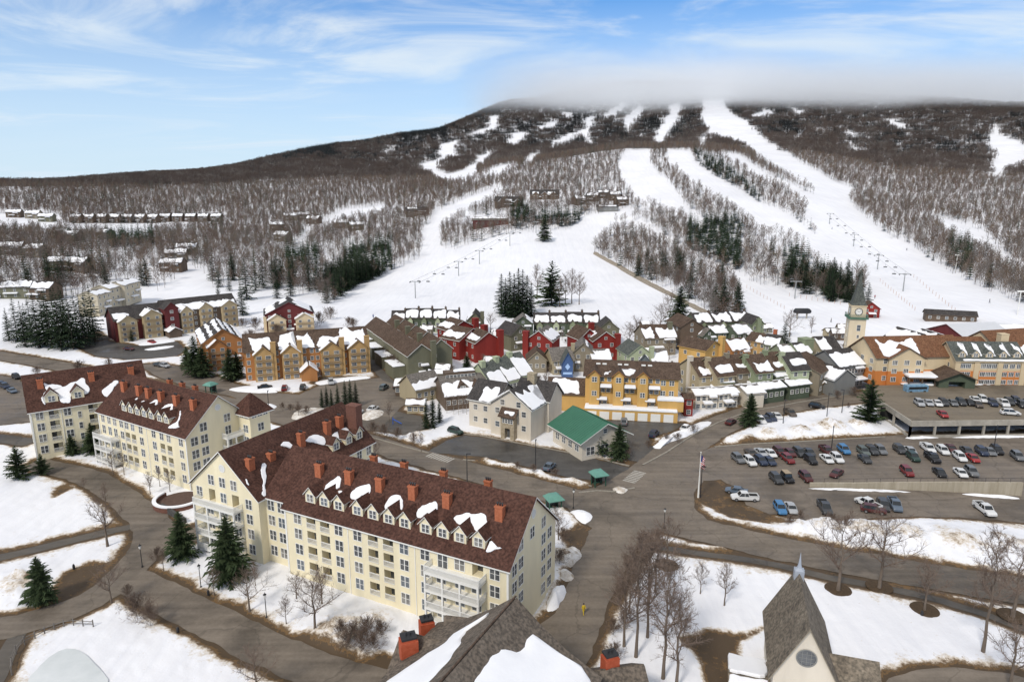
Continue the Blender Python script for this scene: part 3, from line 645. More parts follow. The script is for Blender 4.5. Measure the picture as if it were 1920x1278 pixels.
x,y,z,px,py,rg=scatter(780,1500,5.0,12,jit=.85); ok=~open_np(px,py)&thin(x,y)&~open_np(px,py-4*F/np.hypot(x,y))&~open_np(px,py-np.where(np.hypot(x,y)>980,9,4)*F/np.hypot(x,y))&(rg.random_sample(px.shape)<.93); e=ever_frac(px,py,np.hypot(x,y),rg)
for i in np.nonzero(ok)[0]: far.append((x[i],y[i],z[i],rng.uniform(0,6.28),rng.uniform(.5,1.1),(6+rng.randrange(3)) if e[i] else 9+rng.randrange(6)))
x,y,z,px,py,rg=scatter(1505,3400,16.5,13,jit=.8); ok=thin(x,y,.35)&~open_np(px,py)&~open_np(px,py-5*F/np.hypot(x,y))&~open_np(px,py-11*F/np.hypot(x,y)); e=ever_frac(px,py,np.hypot(x,y),rg)
for i in np.nonzero(ok)[0]: far.append((x[i],y[i],z[i],rng.uniform(0,6.28),rng.uniform(.8,1.15),(19+rng.randrange(4)) if e[i] else 15+rng.randrange(4)))
print('forest',len(far),nb,nc)
gn_instances('forest','leafless woods with dark spruces covering the hills between the ski trails',far,kit)
# ---------------------------------------------------------------- building kit (local frame: x along the front, y inwards, z up)
class Bld:
    def __init__(s,name,label,cat,A,B,z0=0.0,group=None):
        A=Vector((A[0],A[1])); B=Vector((B[0],B[1])); d=B-A; s.L=d.length
        s.ex=Vector((d.x,d.y,0))/s.L; s.ey=Vector((-s.ex.y,s.ex.x,0)); s.o=Vector((A.x,A.y,z0)); s.z0=z0
        s.rz=math.atan2(d.y,d.x); s.root=thing(name,label,cat,s.o,s.rz,group); s.nwin=0; s.stuffwin=None
    def W(s,x,y,z): return s.o+s.ex*x+s.ey*y+Vector((0,0,z))
    def Lp(s,w): d=w-s.o; return Vector((d.dot(s.ex),d.dot(s.ey),d.z))
    def loc(s,px,py,ax,val):
        n=s.ey if ax=='y' else s.ex; p=s.o+n*val; return s.Lp(on_plane(px,py,p,n))
    def slope(s,px,py,p,n):
        """pixel -> point of a local plane (point p, normal n)"""
        P=s.W(*p); Nn=s.ex*n[0]+s.ey*n[1]+Vector((0,0,n[2])); return s.Lp(on_plane(px,py,P,Nn))
def holes_quad(b,u0,u1,z0,z1,holes,put,m=0):
    us=sorted({u0,u1}|{h[0] for h in holes}|{h[1] for h in holes}); zs=sorted({z0,z1}|{h[2] for h in holes}|{h[3] for h in holes})
    us=[u for u in us if u0<=u<=u1]; zs=[z for z in zs if z0<=z<=z1]
    for i in range(len(us)-1):
        for j in range(len(zs)-1):
            cu=(us[i]+us[i+1])/2; cz=(zs[j]+zs[j+1])/2
            if any(h[0]<cu<h[1] and h[2]<cz<h[3] for h in holes): continue
            b.face([put(us[i],0,zs[j]),put(us[i+1],0,zs[j]),put(us[i+1],0,zs[j+1]),put(us[i],0,zs[j+1])],m)
    for h in holes:
        a,c,e,f=h[:4]; dp=h[4] if len(h)>4 else 1.5
        b.face([put(a,0,e),put(a,0,f),put(a,dp,f),put(a,dp,e)],m); b.face([put(c,0,f),put(c,0,e),put(c,dp,e),put(c,dp,f)],m)
        b.face([put(a,0,f),put(c,0,f),put(c,dp,f),put(a,dp,f)],m); b.face([put(c,0,e),put(a,0,e),put(a,dp,e),put(c,dp,e)],m)
        b.face([put(a,dp,e),put(c,dp,e),put(c,dp,f),put(a,dp,f)],m)
        # patio door at the back of the recess
        w=(c-a)*.5; g=put
        b.face([g(a+.1,dp-.03,e+.05),g(a+.1+w,dp-.03,e+.05),g(a+.1+w,dp-.03,f-.25),g(a+.1,dp-.03,f-.25)],1)
def facer(x0,x1,y0,y1):
    return {'f':(x0,x1,lambda u,d,z:(u,y0+d,z)),'b':(x0,x1,lambda u,d,z:(u,y1-d,z)),
            'l':(y0,y1,lambda u,d,z:(x0+d,u,z)),'r':(y0,y1,lambda u,d,z:(x1-d,u,z))}
def wing(B,x0,x1,y0,y1,eave,ridge,axis,wm,rm,z0=-.6,oh=.5,th=.22,holes={},trim=None,hip=False,open_faces='',upper=None,roof=True,base=None):
    """walls (gabled) + roof slabs. upper: (z, material) second wall colour above z"""
    b=MB(); mats=[wm,M['glass']]+([upper[1]] if upper else [])
    Fz=facer(x0,x1,y0,y1)
    for k in 'flrb':
        if k in open_faces: continue
        u0,u1,put=Fz[k]; hs=holes.get(k,[])
        if upper:
            holes_quad(b,u0,u1,z0,upper[0],[h for h in hs if h[3]<=upper[0]],put,0); holes_quad(b,u0,u1,upper[0],eave,[h for h in hs if h[2]>=upper[0]],put,2)
        else: holes_quad(b,u0,u1,z0,eave,hs,put,0)
    um=2 if upper else 0
    if ridge>eave and not hip:
        if axis=='x':
            ym=(y0+y1)/2
            for x,k in ((x0,'l'),(x1,'r')): b.face([(x,y0,eave),(x,y1,eave),(x,ym,ridge)],um)
        else:
            xm=(x0+x1)/2
            for y,k in ((y0,'f'),(y1,'b')): b.face([(x0,y,eave),(x1,y,eave),(xm,y,ridge)],um)
    b.obj('wall',mats,B.root)
    if not roof: return
    r=MB(); tm=[rm,trim or M['white']]
    g=.03
    if hip:
        cx,cy=(x0+x1)/2,(y0+y1)/2; k=(ridge-eave)/min((x1-x0)/2,(y1-y0)/2); ez=eave-oh*k+g
        X0,X1,Y0,Y1=x0-oh,x1+oh,y0-oh,y1+oh
        if x1-x0>y1-y0: rd=[(X0+(Y1-Y0)/2,cy,ridge+g),(X1-(Y1-Y0)/2,cy,ridge+g)]
        else: rd=[(cx,Y0+(X1-X0)/2,ridge+g),(cx,Y1-(X1-X0)/2,ridge+g)]
        c=[(X0,Y0,ez),(X1,Y0,ez),(X1,Y1,ez),(X0,Y1,ez)]
        fs=([[c[0],c[1],rd[1],rd[0]],[c[2],c[3],rd[0],rd[1]],[c[1],c[2],rd[1]],[c[3],c[0],rd[0]]] if x1-x0>y1-y0 else [[c[1],c[2],rd[1],rd[0]],[c[3],c[0],rd[0],rd[1]],[c[0],c[1],rd[0]],[c[2],c[3],rd[1]]])
        for f in fs: r.face([(a,b_,z+th) for a,b_,z in f],0)
        for i in range(4):
            p,q=c[i],c[(i+1)%4]; r.face([p,q,(q[0],q[1],q[2]+th),(p[0],p[1],p[2]+th)],1)
        r.face(c[::-1],1)
    elif axis=='x':
        ym=(y0+y1)/2; k=(ridge-eave)/(ym-y0)
        for sg in (-1,1):
            ye=y0-oh if sg<0 else y1+oh; ze=eave-oh*k+g
            q=[(x0-oh,ye,ze),(x1+oh,ye,ze),(x1+oh,ym,ridge+g),(x0-oh,ym,ridge+g)]
            if sg>0: q=q[::-1]
            r.prism(q,(0,0,th),0,1)
    else:
        xm=(x0+x1)/2; k=(ridge-eave)/(xm-x0)
        for sg in (-1,1):
            xe=x0-oh if sg<0 else x1+oh; ze=eave-oh*k+g
            q=[(xe,y0-oh,ze),(xe,y1+oh,ze),(xm,y1+oh,ridge+g),(xm,y0-oh,ridge+g)]
            if sg<0: q=q[::-1]
            r.prism(q,(0,0,th),0,1)
    return r.obj('roof',tm,B.root)
_WM={}
WRG=random.Random(99)
M['glass2']=mat('window_glass_curtained',(.10,.10,.095),rough=.2,col2=(.26,.25,.23),scale=1.2,spec=.5,detail=1,coord='Generated')
M['glass3']=mat('window_glass_bright',(.06,.075,.09),rough=.06,col2=(.16,.18,.20),scale=.7,spec=.8,detail=1,coord='Generated')
def win_mesh(w,h,style,tm,gm):
    k=(round(w,2),round(h,2),style,tm.name,gm.name)
    if k in _WM: return _WM[k]
    b=MB(); f=.09; a,c=w/2,h/2
    b.box(-a-f,a+f,-.07,.02,c,c+f); b.box(-a-f,a+f,-.09,.02,-c-f,-c); b.box(-a-f,-a,-.07,.02,-c,c); b.box(a,a+f,-.07,.02,-c,c)
    b.face([(-a,-.02,-c),(a,-.02,-c),(a,-.02,c),(-a,-.02,c)],1)
    if style in('d','g'): b.box(-.07,.07,-.055,-.025,-c,c)
    if style in('d','s','g'): b.box(-a,-.07 if style!='s' else a,-.045,-.025,-.03,.03)
    if style in('d','g'): b.box(.07,a,-.045,-.025,-.03,.03)
    if style=='t':
        b.box(-a/3-.04,-a/3+.04,-.05,-.025,-c,c); b.box(a/3-.04,a/3+.04,-.05,-.025,-c,c)
    _WM[k]=b.mesh('window',[tm,gm]); return _WM[k]
ROT={'f':0,'b':math.pi,'r':math.pi/2,'l':-math.pi/2}
def window(B,face,u,z,w,h,plane,style='d',tm=None,parent=None,gm=None,name='window'):
    if parent is None:
        B.nwin+=1
    gm=gm or M[WRG.choice(('glass','glass','glass','glass2','glass3'))]
    o=link(name,win_mesh(w,h,style,tm or M['white'],gm),parent or B.root)
    o.location=(u,plane,z) if face in 'fb' else (plane,u,z); o.rotation_euler=(0,0,ROT[face]); return o
def railing_mesh(w,h,mt,bal=.16,name='railing',post=True):
    k=('rail',round(w,2),h,mt.name,bal)
    if k in _WM: return _WM[k]
    b=MB(); b.box(-w/2,w/2,-.05,.03,h-.08,h); b.box(-w/2,w/2,-.04,.02,.06,.13)
    n=max(2,int(w/bal))
    for i in range(n+1):
        x=-w/2+w*i/n; b.box(x-.028,x+.028,-.03,.01,.13,h-.08)
    _WM[k]=b.mesh(name,mt); return _WM[k]
def chimney(B,x,y,z0,z1,w=1.25,d=1.0,mt=None,flues=3,parent=None):
    b=MB(); b.box(-w/2,w/2,-d/2,d/2,z0,z1-.25); b.box(-w/2-.08,w/2+.08,-d/2-.08,d/2+.08,z1-.25,z1)
    o=b.obj('chimney',mt or M['brick'],parent or B.root); o.location=(x,y,0)
    if flues:
        c=MB()
        for i in range(flues):
            fx=(-w*.32+w*.64*i/max(1,flues-1)) if flues>1 else 0
            c.lathe([(.13,z1),(.13,z1+.35),(.22,z1+.36),(.05,z1+.55)],8,fx,0)
        c.obj('flue',M['dark'],o)
    return o
def blob(pts,step=.5,amp=.18,seed=0,smoothit=True):
    """wavy closed outline through local 2d points"""
    n=len(pts); out=[]
    P=[Vector(p) for p in pts]
    for i in range(n):
        p0,p1,p2,p3=P[i-1],P[i],P[(i+1)%n],P[(i+2)%n]; k=max(2,int((p2-p1).length/step))
        for j in range(k):
            t=j/k
            q=.5*((2*p1)+(p2-p0)*t+(2*p0-5*p1+4*p2-p3)*t*t+(3*p1-p0-3*p2+p3)*t**3) if smoothit else p1.lerp(p2,t)
            v=mnoise.noise_vector(Vector((q.x*.9,q.y*.9,seed)))*amp+mnoise.noise_vector(Vector((q.x*2.6,q.y*2.6,seed+9)))*amp*.6; out.append(Vector((q.x+v.x,q.y+v.y)))
    return out
def snow_slab(B,poly3,n,th=.28,parent=None,name='snow_patch'):
    """poly3: local 3d outline lying on a plane with unit normal n -> a soft edged sheet of snow"""
    n=Vector(n).normalized(); P=[Vector(p)+n*.02 for p in poly3]; c=sum(P,Vector())/len(P); b=MB(); N_=len(P)
    def ring(k,h):
        out=[]
        for i,p in enumerate(P):
            t=(P[(i+1)%N_]-P[i-1]); t=t.normalized() if t.length>1e-6 else Vector((1,0,0)); inn=n.cross(t)
            if RINGSIGN(P,n)<0: inn=-inn
            out.append(p+inn*k+n*h)
        return out
    rs=[P,ring(.02,th*.55),ring(.07,th*.9),ring(.16,th)]
    for r in rs: b.v.extend([tuple(p) for p in r])
    for k in range(3):
        for i in range(N_):
            j=(i+1)%N_; b.f.append((k*N_+i,k*N_+j,(k+1)*N_+j,(k+1)*N_+i)); b.m.append(0)
    b.f.append(tuple(range(3*N_,4*N_))); b.m.append(0)
    me=b.mesh(name,M['snow'],False)
    bm=bmesh.new(); bm.from_mesh(me); bmesh.ops.recalc_face_normals(bm,faces=bm.faces); bm.to_mesh(me); bm.free()
    return link(name,me,parent or B.root)
def RINGSIGN(P,n):
    s=Vector()
    for i in range(len(P)): s+=P[i].cross(P[(i+1)%len(P)])
    return 1 if s.dot(n)>0 else -1
def snow_px(B,pts,p,n,th=.13,amp=.24,seed=0,dz=.27):
    """snow outline read off the photo onto the real roof plane (local p,n)"""
    n=Vector(n).normalized(); p=Vector(p)+Vector((0,0,dz)); P=[B.slope(a,b_,p,n) for a,b_ in pts]
    u=Vector((n.y,-n.x,0)); u=u.normalized() if u.length>1e-4 else Vector((1,0,0)); v=n.cross(u)
    o=P[0]; q=[((x-o).dot(u),(x-o).dot(v)) for x in P]; q=blob(q,.3,amp,seed)
    return snow_slab(B,[o+u*a.x+v*a.y for a in q],n,th)
def snow_quad(B,q,u0,u1,v0,v1,seed=0,th=.2,amp=.45,parent=None,ragged=.3):
    """snow over the (u,v) part of a roof quad q=[a,b,c,d] (a-b eave, d-c ridge)"""
    a,b_,c,d=[Vector(x) for x in q]; rg=random.Random(seed)
    n=(b_-a).cross(d-a).normalized(); 
    if n.z<0: n=-n
    def at(u,v): return a.lerp(b_,u).lerp(d.lerp(c,u),v)
    k=max(3,int((b_-a).length*(u1-u0)/1.6)); pts=[]
    for i in range(k+1): pts.append((u0+(u1-u0)*i/k, v0+rg.uniform(0,.08)*(1 if v0>.02 else .25)))
    for i in range(k,-1,-1): pts.append((u0+(u1-u0)*i/k+rg.uniform(-.3,.3)/k*.5, v1-rg.uniform(0,ragged)*(v1-v0)))
    Lx=(b_-a).length; Ly=(d-a).length; w=blob([(u*Lx,v*Ly) for u,v in pts],.6,amp,seed)
    P=[]
    for s in w:
        u=min(max(s.x/Lx,.004),.996); v=min(max(s.y/Ly,.004),.985); P.append(at(u,v)+n*.03)
    return snow_slab(B,P,n,th,parent)
def dormer(B,x,yd,zb,k,y0e,w=2.0,h=1.75,g=1.0,wm=None,rm=None,face='f',ww=1.25,wh=1.25,style='d',trim=None,xf=0,oh=.28):
    """gabled dormer on a slope rising inwards; zb: slope height at yd; k: slope. face 'f' or 'r' (slope rising towards -x from x=xf)"""
    zt=zb+h; zr=zt+g; yb=yd+(zr-zb)/k; yt=yd+(zt-zb)/k
    T=(lambda u,d,z:(x+u,d,z)) if face=='f' else (lambda u,d,z:(xf-d,x+u,z))
    b=MB(); a=w/2
    b.face([T(-a,yd,zb-.3),T(a,yd,zb-.3),T(a,yd,zt),T(0,yd,zr),T(-a,yd,zt)])
    for s in (-a,a): b.face([T(s,yd,zb-.3),T(s,yd,zt),T(s,yt,zt)])
    o=b.obj('dormer',wm,B.root)
    r=MB(); e=oh; kz=g/a
    for s in (-1,1):
        q=[T(s*(a+e),yd-e,zt-e*kz+.03),T(s*(a+e),yt,zt-e*kz+.03),T(0,yb,zr+.03),T(0,yd-e,zr+.03)]
        r.prism(q,(0,0,.13),0,1)
    r.obj('roof',[rm,trim or M['white']],o)
    if face=='f': window(B,'f',x,zb+.45+wh/2,ww,wh,yd-.003,style,parent=o)
    else: window(B,'r',x,zb+.45+wh/2,ww,wh,xf-yd+.003,style,parent=o)
    return o
def porch_stack(B,x0,x1,y0,dep,zs,hr=1.05,mt=None,face='f',xp=0,nbay=3,snow=False,top_open=True):
    """tiers of decks in front of a face: balcony > railing, post"""
    mt=mt or M['white']
    T=(lambda u,d,z:(u,y0-d,z)) if face=='f' else (lambda u,d,z:(xp+d,u,z))
    for i,z in enumerate(zs):
        b=MB(); 
        p=[T(x0,0,z-.3),T(x1,0,z-.3),T(x1,dep,z-.3),T(x0,dep,z-.3)]; b.prism(p,(0,0,.3))
        o=b.obj('balcony',mt,B.root)
        for (u,d,w,rz) in ((( x0+x1)/2,dep,x1-x0,0),(x0,dep/2,dep,1),(x1,dep/2,dep,1)):
            r=link('railing',railing_mesh(w-.1,hr,mt),o); r.location=T(u,d-.05 if rz==0 else d,z)
            r.rotation_euler=(0,0,(0 if rz==0 else math.pi/2)+(0 if face=='f' else math.pi/2))
        if i<len(zs)-1 or not top_open:
            for j in range(nbay+1):
                pm=MB(); u=x0+.15+(x1-x0-.3)*j/nbay; c=T(u,dep-.16,0); z1=zs[i+1]-.3 if i<len(zs)-1 else z+2.5
                pm.box(c[0]-.14,c[0]+.14,c[1]-.14,c[1]+.14,z,z1); pm.obj('post',mt,o)
        if i==0 and z>1:
            for j in range(nbay+1):
                pm=MB(); u=x0+.15+(x1-x0-.3)*j/nbay; c=T(u,dep-.16,0); pm.box(c[0]-.14,c[0]+.14,c[1]-.14,c[1]+.14,-.3,z-.3); pm.obj('post',mt,o)
M['cream']=siding('cream_siding',(.755,.675,.475),.07)
M['cream_roof']=shingle('brown_red_shingles',(.062,.031,.024),(.094,.048,.037))
M['brick']=mat('orange_brick',(.34,.105,.05),rough=.9,col2=(.45,.155,.08),scale=3,bump=.3)
M['brick2']=mat('brown_brick',(.13,.06,.045),rough=.9,col2=(.19,.09,.065),scale=3,bump=.3)
# ---------------------------------------------------------------- the cream condominiums in front
def z2(x,y): return (340+x/2.592,740+y/2.592)
def z3(x,y): return (x/3,640+y/3)
def z5(x,y): return (x/6.39,660+y/6.39)
ROWS=[11.1,8.35,5.55,2.65]
CW,CR=M['cream'],M['cream_roof']
def recess(B,face,u,z,plane,w=1.9):
    o=link('railing',railing_mesh(w,1.0,M['white']),B.root); o.location=(u,plane-.02,z-1.2) if face=='f' else (plane+.02,u,z-1.2); o.rotation_euler=(0,0,ROT[face])
# ---- near building
A=Bld('condominium','long cream condominium with dark red roof, eleven dormers and brick chimneys, nearest the camera','condominium',(-37.9,105.0),(-.5,86.0))
L=A.L
balc=[5.7,8.6,18.3,21.2]
hf=[(u-.95,u+.95,z-1.25,z+1.05) for u in balc for z in (ROWS if u<10 else ROWS)]+[(36.1,37.9,9.9,12.2)]
wing(A,0,L,0,16.5,12.5,19.65,'x',CW,CR,holes={'f':hf})
for u in balc:
    for z in ROWS: recess(A,'f',u,z,0)
for u in (2.8,11.5,15.3,24.2,28.0,39.8):
    for z in ROWS: window(A,'f',u,z,1.5,1.75,0)
window(A,'f',31.1,10.9,1.6,2.2,0,'d',name='balcony_door'); window(A,'f',34.0,11.1,1.6,1.9,0)
for z in ROWS[1:]:
    for u in (30.8,34,36.8): window(A,'f',u,z-.1,1.5,2.1,0,'d',name='balcony_door')
porch_stack(A,29.2,38.4,0,2.3,[1.25,4.1,6.95,9.8])
for u,d in ((1.8,(11.3,8.6,5.7,2.8)),(3.9,(14.2,11.4,8.7,5.9,2.9)),(11.8,(14.2,11.4,8.7,5.9,2.9)),(14.1,(11.4,8.6,5.9,2.9)),(7.7,(14.4,))):
    for z in d: window(A,'r',u,z,1.35,1.7,L)
# louvre disc in the gable
def disc(B,face,u,z,plane,r=.75):
    b=MB(); n=24
    for k in range(n):
        t0,t1=2*math.pi*k/n,2*math.pi*(k+1)/n
        for (ra,rb,m,y) in ((r*.8,r,0,-.06),(0,r*.8,1,-.03)):
            b.face([(ra*math.cos(t0),y,ra*math.sin(t0)),(rb*math.cos(t0),y,rb*math.sin(t0)),(rb*math.cos(t1),y,rb*math.sin(t1)),(ra*math.cos(t1),y,ra*math.sin(t1))][0 if ra else 1:],m)
    o=b.obj('gable_vent',[M['white'],M['vent']],B.root); o.location=(u,plane,z) if face=='f' else (plane,u,z); o.rotation_euler=(0,0,ROT[face])
M['vent']=mat('pale_vent',(.62,.62,.60),var=.05)
disc(A,'r',8.2,17.2,L)
K=(19.65-12.5)/8.25
for x in (4.7,7.7,10.7,14.5,17.55,20.6,23.6,27.4,30.4,33.4,36.5):
    dormer(A,x,1.2,12.5+1.2*K,K,0,w=2.1,h=1.75,g=1.15,wm=CW,rm=CR)
for x in (3.5,9.9,16.2,22.6,28.9,38.0): chimney(A,x,5,15.5,19.0)
for x in (8.5,15,23,31.5): chimney(A,x,13.2,15.5,18.4,1.1,.9)
PF=((0,0,12.5),(0,-K,1))
for k,pts in enumerate([[(690,470),(712,432),(738,412),(768,400),(775,430),(768,455),(740,462),(712,478)],[(822,490),(850,452),(880,440),(918,435),(922,470),(905,500),(880,488),(850,512)],
    [(985,545),(1010,500),(1050,488),(1075,505),(1075,560),(1050,545),(1010,562)],[(1142,590),(1155,555),(1195,530),(1235,520),(1245,560),(1225,592),(1195,572),(1160,600)],
    [(1325,600),(1350,580),(1410,578),(1470,580),(1488,620),(1450,665),(1425,650),(1405,618),(1375,640),(1340,620)],[(1482,765),(1500,715),(1530,735),(1560,740),(1520,755)],[(760,470),(778,462),(785,495),(772,495)]]):
    snow_px(A,[z2(*p) for p in pts],*PF,seed=k)
# connector and the rear wing with the tall gable
wing(A,-6,0.05,1.5,16.5,12.5,19.0,'x',CW,CR,open_faces='lr',oh=.35)
for u in (-4.7,-2.4):
    for z in ROWS: window(A,'f',u,z,1.4,1.75,1.5)
wing(A,-22.5,-6,0,31,12.5,19.65,'y',CW,CR,holes={'f':[(-18.2,-16.6,9.75,12.1),(-12.4,-10.7,9.75,12.1)]})
for u,zs in ((-17.3,(13.9,)),(-14.5,(13.9,11.0)),(-11.7,(13.9,)),(-20.6,(11.1,)),(-8.35,ROWS)):
    for z in zs: window(A,'f',u,z,1.35,1.75,0)
for z in ROWS[1:]:
    for u in (-18.2,-14.6,-11.4): window(A,'f',u,z-.1,1.5,2.1,0,name='balcony_door')
porch_stack(A,-20.2,-10.0,0,2.0,[1.25,4.1,6.95,9.8])
disc(A,'f',-14.25,16.6,0)
for y in (21.2,25.0,28.2): dormer(A,y,1.2,12.5+1.2*K,K,0,w=2.1,h=1.75,g=1.15,wm=CW,rm=CR,face='r',xf=-6)
for y in (20,23,26.5,29.5):
    for z in ROWS[:2]: window(A,'r',y,z,1.35,1.75,-6)
for y,zt in ((2.7,18.3),(15.1,18.9),(22.3,18.9),(26.0,18.9)): chimney(A,-10.3,y,15,zt,1.0,1.3)
chimney(A,-10.3,7.5,13.5,17.6,1.0,1.3)
chimney(A,-8.6,28.6,10,20.9,2.6,1.9,mt=M['brick2'],flues=0)
PR=((-6,0,12.5),(K,0,1))
for k,pts in enumerate([[(387,345),(408,338),(412,400),(408,440),(412,490),(393,485),(396,430)],[(482,245),(515,228),(560,262),(608,292),(570,282),(520,258)],[(598,225),(620,205),(660,195),(700,215),(690,245),(650,235),(610,228)],[(715,215),(740,190),(770,165),(800,160),(815,180),(780,200),(740,225)],[(308,412),(318,415),(330,440),(322,435)]]):
    snow_px(A,[z2(*p) for p in pts],*PR,seed=20+k)
# ---- middle building
Bb=Bld('condominium','cream condominium with seven small dormers and a square corner tower, behind the nearest one','condominium',atz(183,770,12.5),atz(348,820,12.5))
L=Bb.L
bb=[9.9,12.6,21.2,23.7]
bcols=[2.0,4.9,7.4,15.2,18.4,26.5,29.0]
ub=[(u-.85,u+.85,z-1.2,z+1.0) for u in (12.0,14.4,25.6,28.2) for z in ROWS[1:]]
wing(Bb,0,L,0,16.5,12.5,19.5,'x',CW,CR,holes={'f':ub})
for u in (12.0,14.4,25.6,28.2):
    for z in ROWS[1:]: recess(Bb,'f',u,z,0,1.7)
    window(Bb,'f',u,ROWS[0],1.3,1.7,0)
for u in (9.8,17.6,22.6,32.6):
    for z in ROWS: window(Bb,'f',u,z,1.35,1.75,0)
for u in (2.0,4.6,7.0): window(Bb,'f',u,ROWS[0],1.3,1.9,0)
for z in ROWS[1:]:
    for u in (2.0,4.6,7.0): window(Bb,'f',u,z,1.3,2.0,0,name='balcony_door')
porch_stack(Bb,.6,8.4,0,2.2,[1.25,4.1,6.95])
for u,zs in ((1.9,(11.0,8.1,5.4)),(4.3,(13.6,10.9,8.1,5.4))):
    for z in zs: window(Bb,'r',u,z,1.6,1.8,L)
window(Bb,'r',10.3,14.0,1.5,1.7,L)
disc(Bb,'r',8.2,17.0,L)
for z in ROWS: window(Bb,'r',10.3,z,1.4,1.9,L,name='balcony_door')
porch_stack(Bb,8.6,13.2,0,1.9,[4.1,6.95,9.8],face='r',xp=L,nbay=2)
KB=(19.5-12.5)/8.25
for x in (9.5,12.2,14.9,17.6,20.3,23.5,26.0): dormer(Bb,x,1.2,12.5+1.2*KB,KB,0,w=2.0,h=1.75,g=1.1,wm=CW,rm=CR)
for x in (3.5,9.8,13.6,18.6,24.4,30.6): chimney(Bb,x,5,15.3,19.0)
for x in (12,17,22): chimney(Bb,x,11.4,15.5,19.2,1.1,.9)
PB=((0,0,12.5),(0,-KB,1))
for k,pts in enumerate([[(825,372),(860,335),(888,328),(885,355),(850,368)],[(893,395),(930,360),(970,352),(972,385),(920,402)],[(760,325),(775,318),(770,330)],[(790,345),(815,332),(812,356),(798,360)],[(948,482),(1000,445),(1010,395),(1018,400),(1005,470),(1010,478),(975,490)]]):
    snow_px(Bb,[z3(*p) for p in pts],*PB,seed=40+k)
# tower at the back corner
wing(Bb,L-1.5,L+4.0,13.2,18.7,15.0,18.4,'y',CW,CR,hip=True,oh=.8)
for u in (14.4,15.95,17.5): window(Bb,'r',u,14.0,1.1,1.1,L+4.0)
for u in (L-.2,L+1.3,L+2.8): window(Bb,'f',u,14.0,1.1,1.1,13.2)
for z in (10.9,8.1,5.4): window(Bb,'f',L+2.4,z,1.5,1.7,13.2); window(Bb,'r',16,z,1.5,1.7,L+4)
# ---- left building, turned the other way
Cb=Bld('condominium','cream condominium with two dormers and three chimneys at the left edge, half behind another','condominium',atz(55,772,12.5),atz(195,750,12.5))
cz=ROWS
hc=[(4.7-1,4.7+1,z-1.25,z+1.05) for z in cz]+[(12.9-1,12.9+1,z-1.25,z+1.05) for z in cz]
wing(Cb,0,25.5,0,16.5,12.5,19.5,'x',CW,CR,holes={'f':hc})
for z in cz:
    recess(Cb,'f',4.7,z,0); recess(Cb,'f',12.9,z,0); window(Cb,'f',1.85,z,1.4,1.75,0); window(Cb,'f',7.5,z,1.4,1.75,0); window(Cb,'f',9.95,z-1.2,.7,1.5,0,'s')
    for y in (2.5,5,8.2,11.5,14): window(Cb,'l',y,z,1.3,1.75,0)
for x in (4.75,10.2): dormer(Cb,x,1.2,12.5+1.2*KB,KB,0,w=2.6,h=1.9,g=1.3,wm=CW,rm=CR)
for x in (3.0,13.8,22.7): chimney(Cb,x,5,15.2,18.9)
for k,pts in enumerate([[(520,380),(600,390),(700,390),(770,415),(860,365),(930,345),(995,310),(1040,380),(1075,440),(1060,480),(1000,500),(985,460),(900,440),(850,480),(850,590),(790,610),(740,600),(700,540),(580,470),(520,530),(545,630),(490,555),(560,470)],[(1215,475),(1290,405),(1370,340),(1430,350),(1400,390),(1290,530)]]):
    snow_px(Cb,[z5(*p) for p in pts],*PB,seed=60+k)
# downpipes and white corner boards
for B_,xs in ((A,(.12,13.4,26.2,41.85)),(Bb,(.12,11.0,19.9,Bb.L-.12)),(Cb,(.12,6.2))):
    for i,x in enumerate(xs):
        b=MB(); w_=.16 if x<.5 or x>B_.L-.5 else .06; b.box(x-w_,x+w_,-.09,-.004,-.3,12.1); b.obj('corner_board' if w_>.1 else 'downpipe',M['white'],B_.root)
# ---------------------------------------------------------------- the village
def zz_(ox,oy,k): return lambda x,y:(ox+x/k,oy+y/k)
za=zz_(680,570,8.727); zb=zz_(830,570,8.727); zc=zz_(980,570,8.727); zd=zz_(750,650,6.39); ze=zz_(1020,660,6.39); zf=zz_(1160,570,6.39); zg=zz_(1400,600,7.385); zh=zz_(1560,500,5.325)
zl1=zz_(190,520,6.555); zl2=zz_(430,520,5.945); zch=zz_(1380,1040,5.371); zbr=zz_(680,1100,3.429); zhl=zz_(860,330,5.647)
sd=siding
W_={'olive':sd('olive_siding',(.155,.15,.10),.12),'green':sd('sage_siding',(.235,.265,.165),.1),'lgreen':sd('pale_green_siding',(.40,.44,.29),.08),'dgreen':sd('dark_green_siding',(.085,.105,.07),.1),
'red':sd('barn_red_siding',(.215,.026,.02),.18),'tan':sd('tan_siding',(.38,.32,.21),.08),'taupe':sd('taupe_siding',(.24,.205,.15),.1),'white':sd('off_white_siding',(.61,.55,.455),.08),
'yellow':sd('yellow_siding',(.56,.345,.115),.1),'gray':sd('grey_siding',(.20,.20,.19),.1),'brown':sd('brown_siding',(.12,.085,.06),.12),'orange':sd('orange_wood_siding',(.40,.18,.065),.12),
'buff':sd('buff_stucco',(.60,.48,.31),.06),'sand':sd('sand_siding',(.47,.37,.22),.1),'rust':sd('rust_stucco',(.56,.20,.055),.1),'maroon':sd('maroon_siding',(.12,.025,.025),.12),'blue':sd('blue_siding',(.06,.11,.24),.15),'honey':sd('honey_wood',(.44,.28,.12),.12),'beige':sd('beige_siding',(.50,.44,.33),.06)}
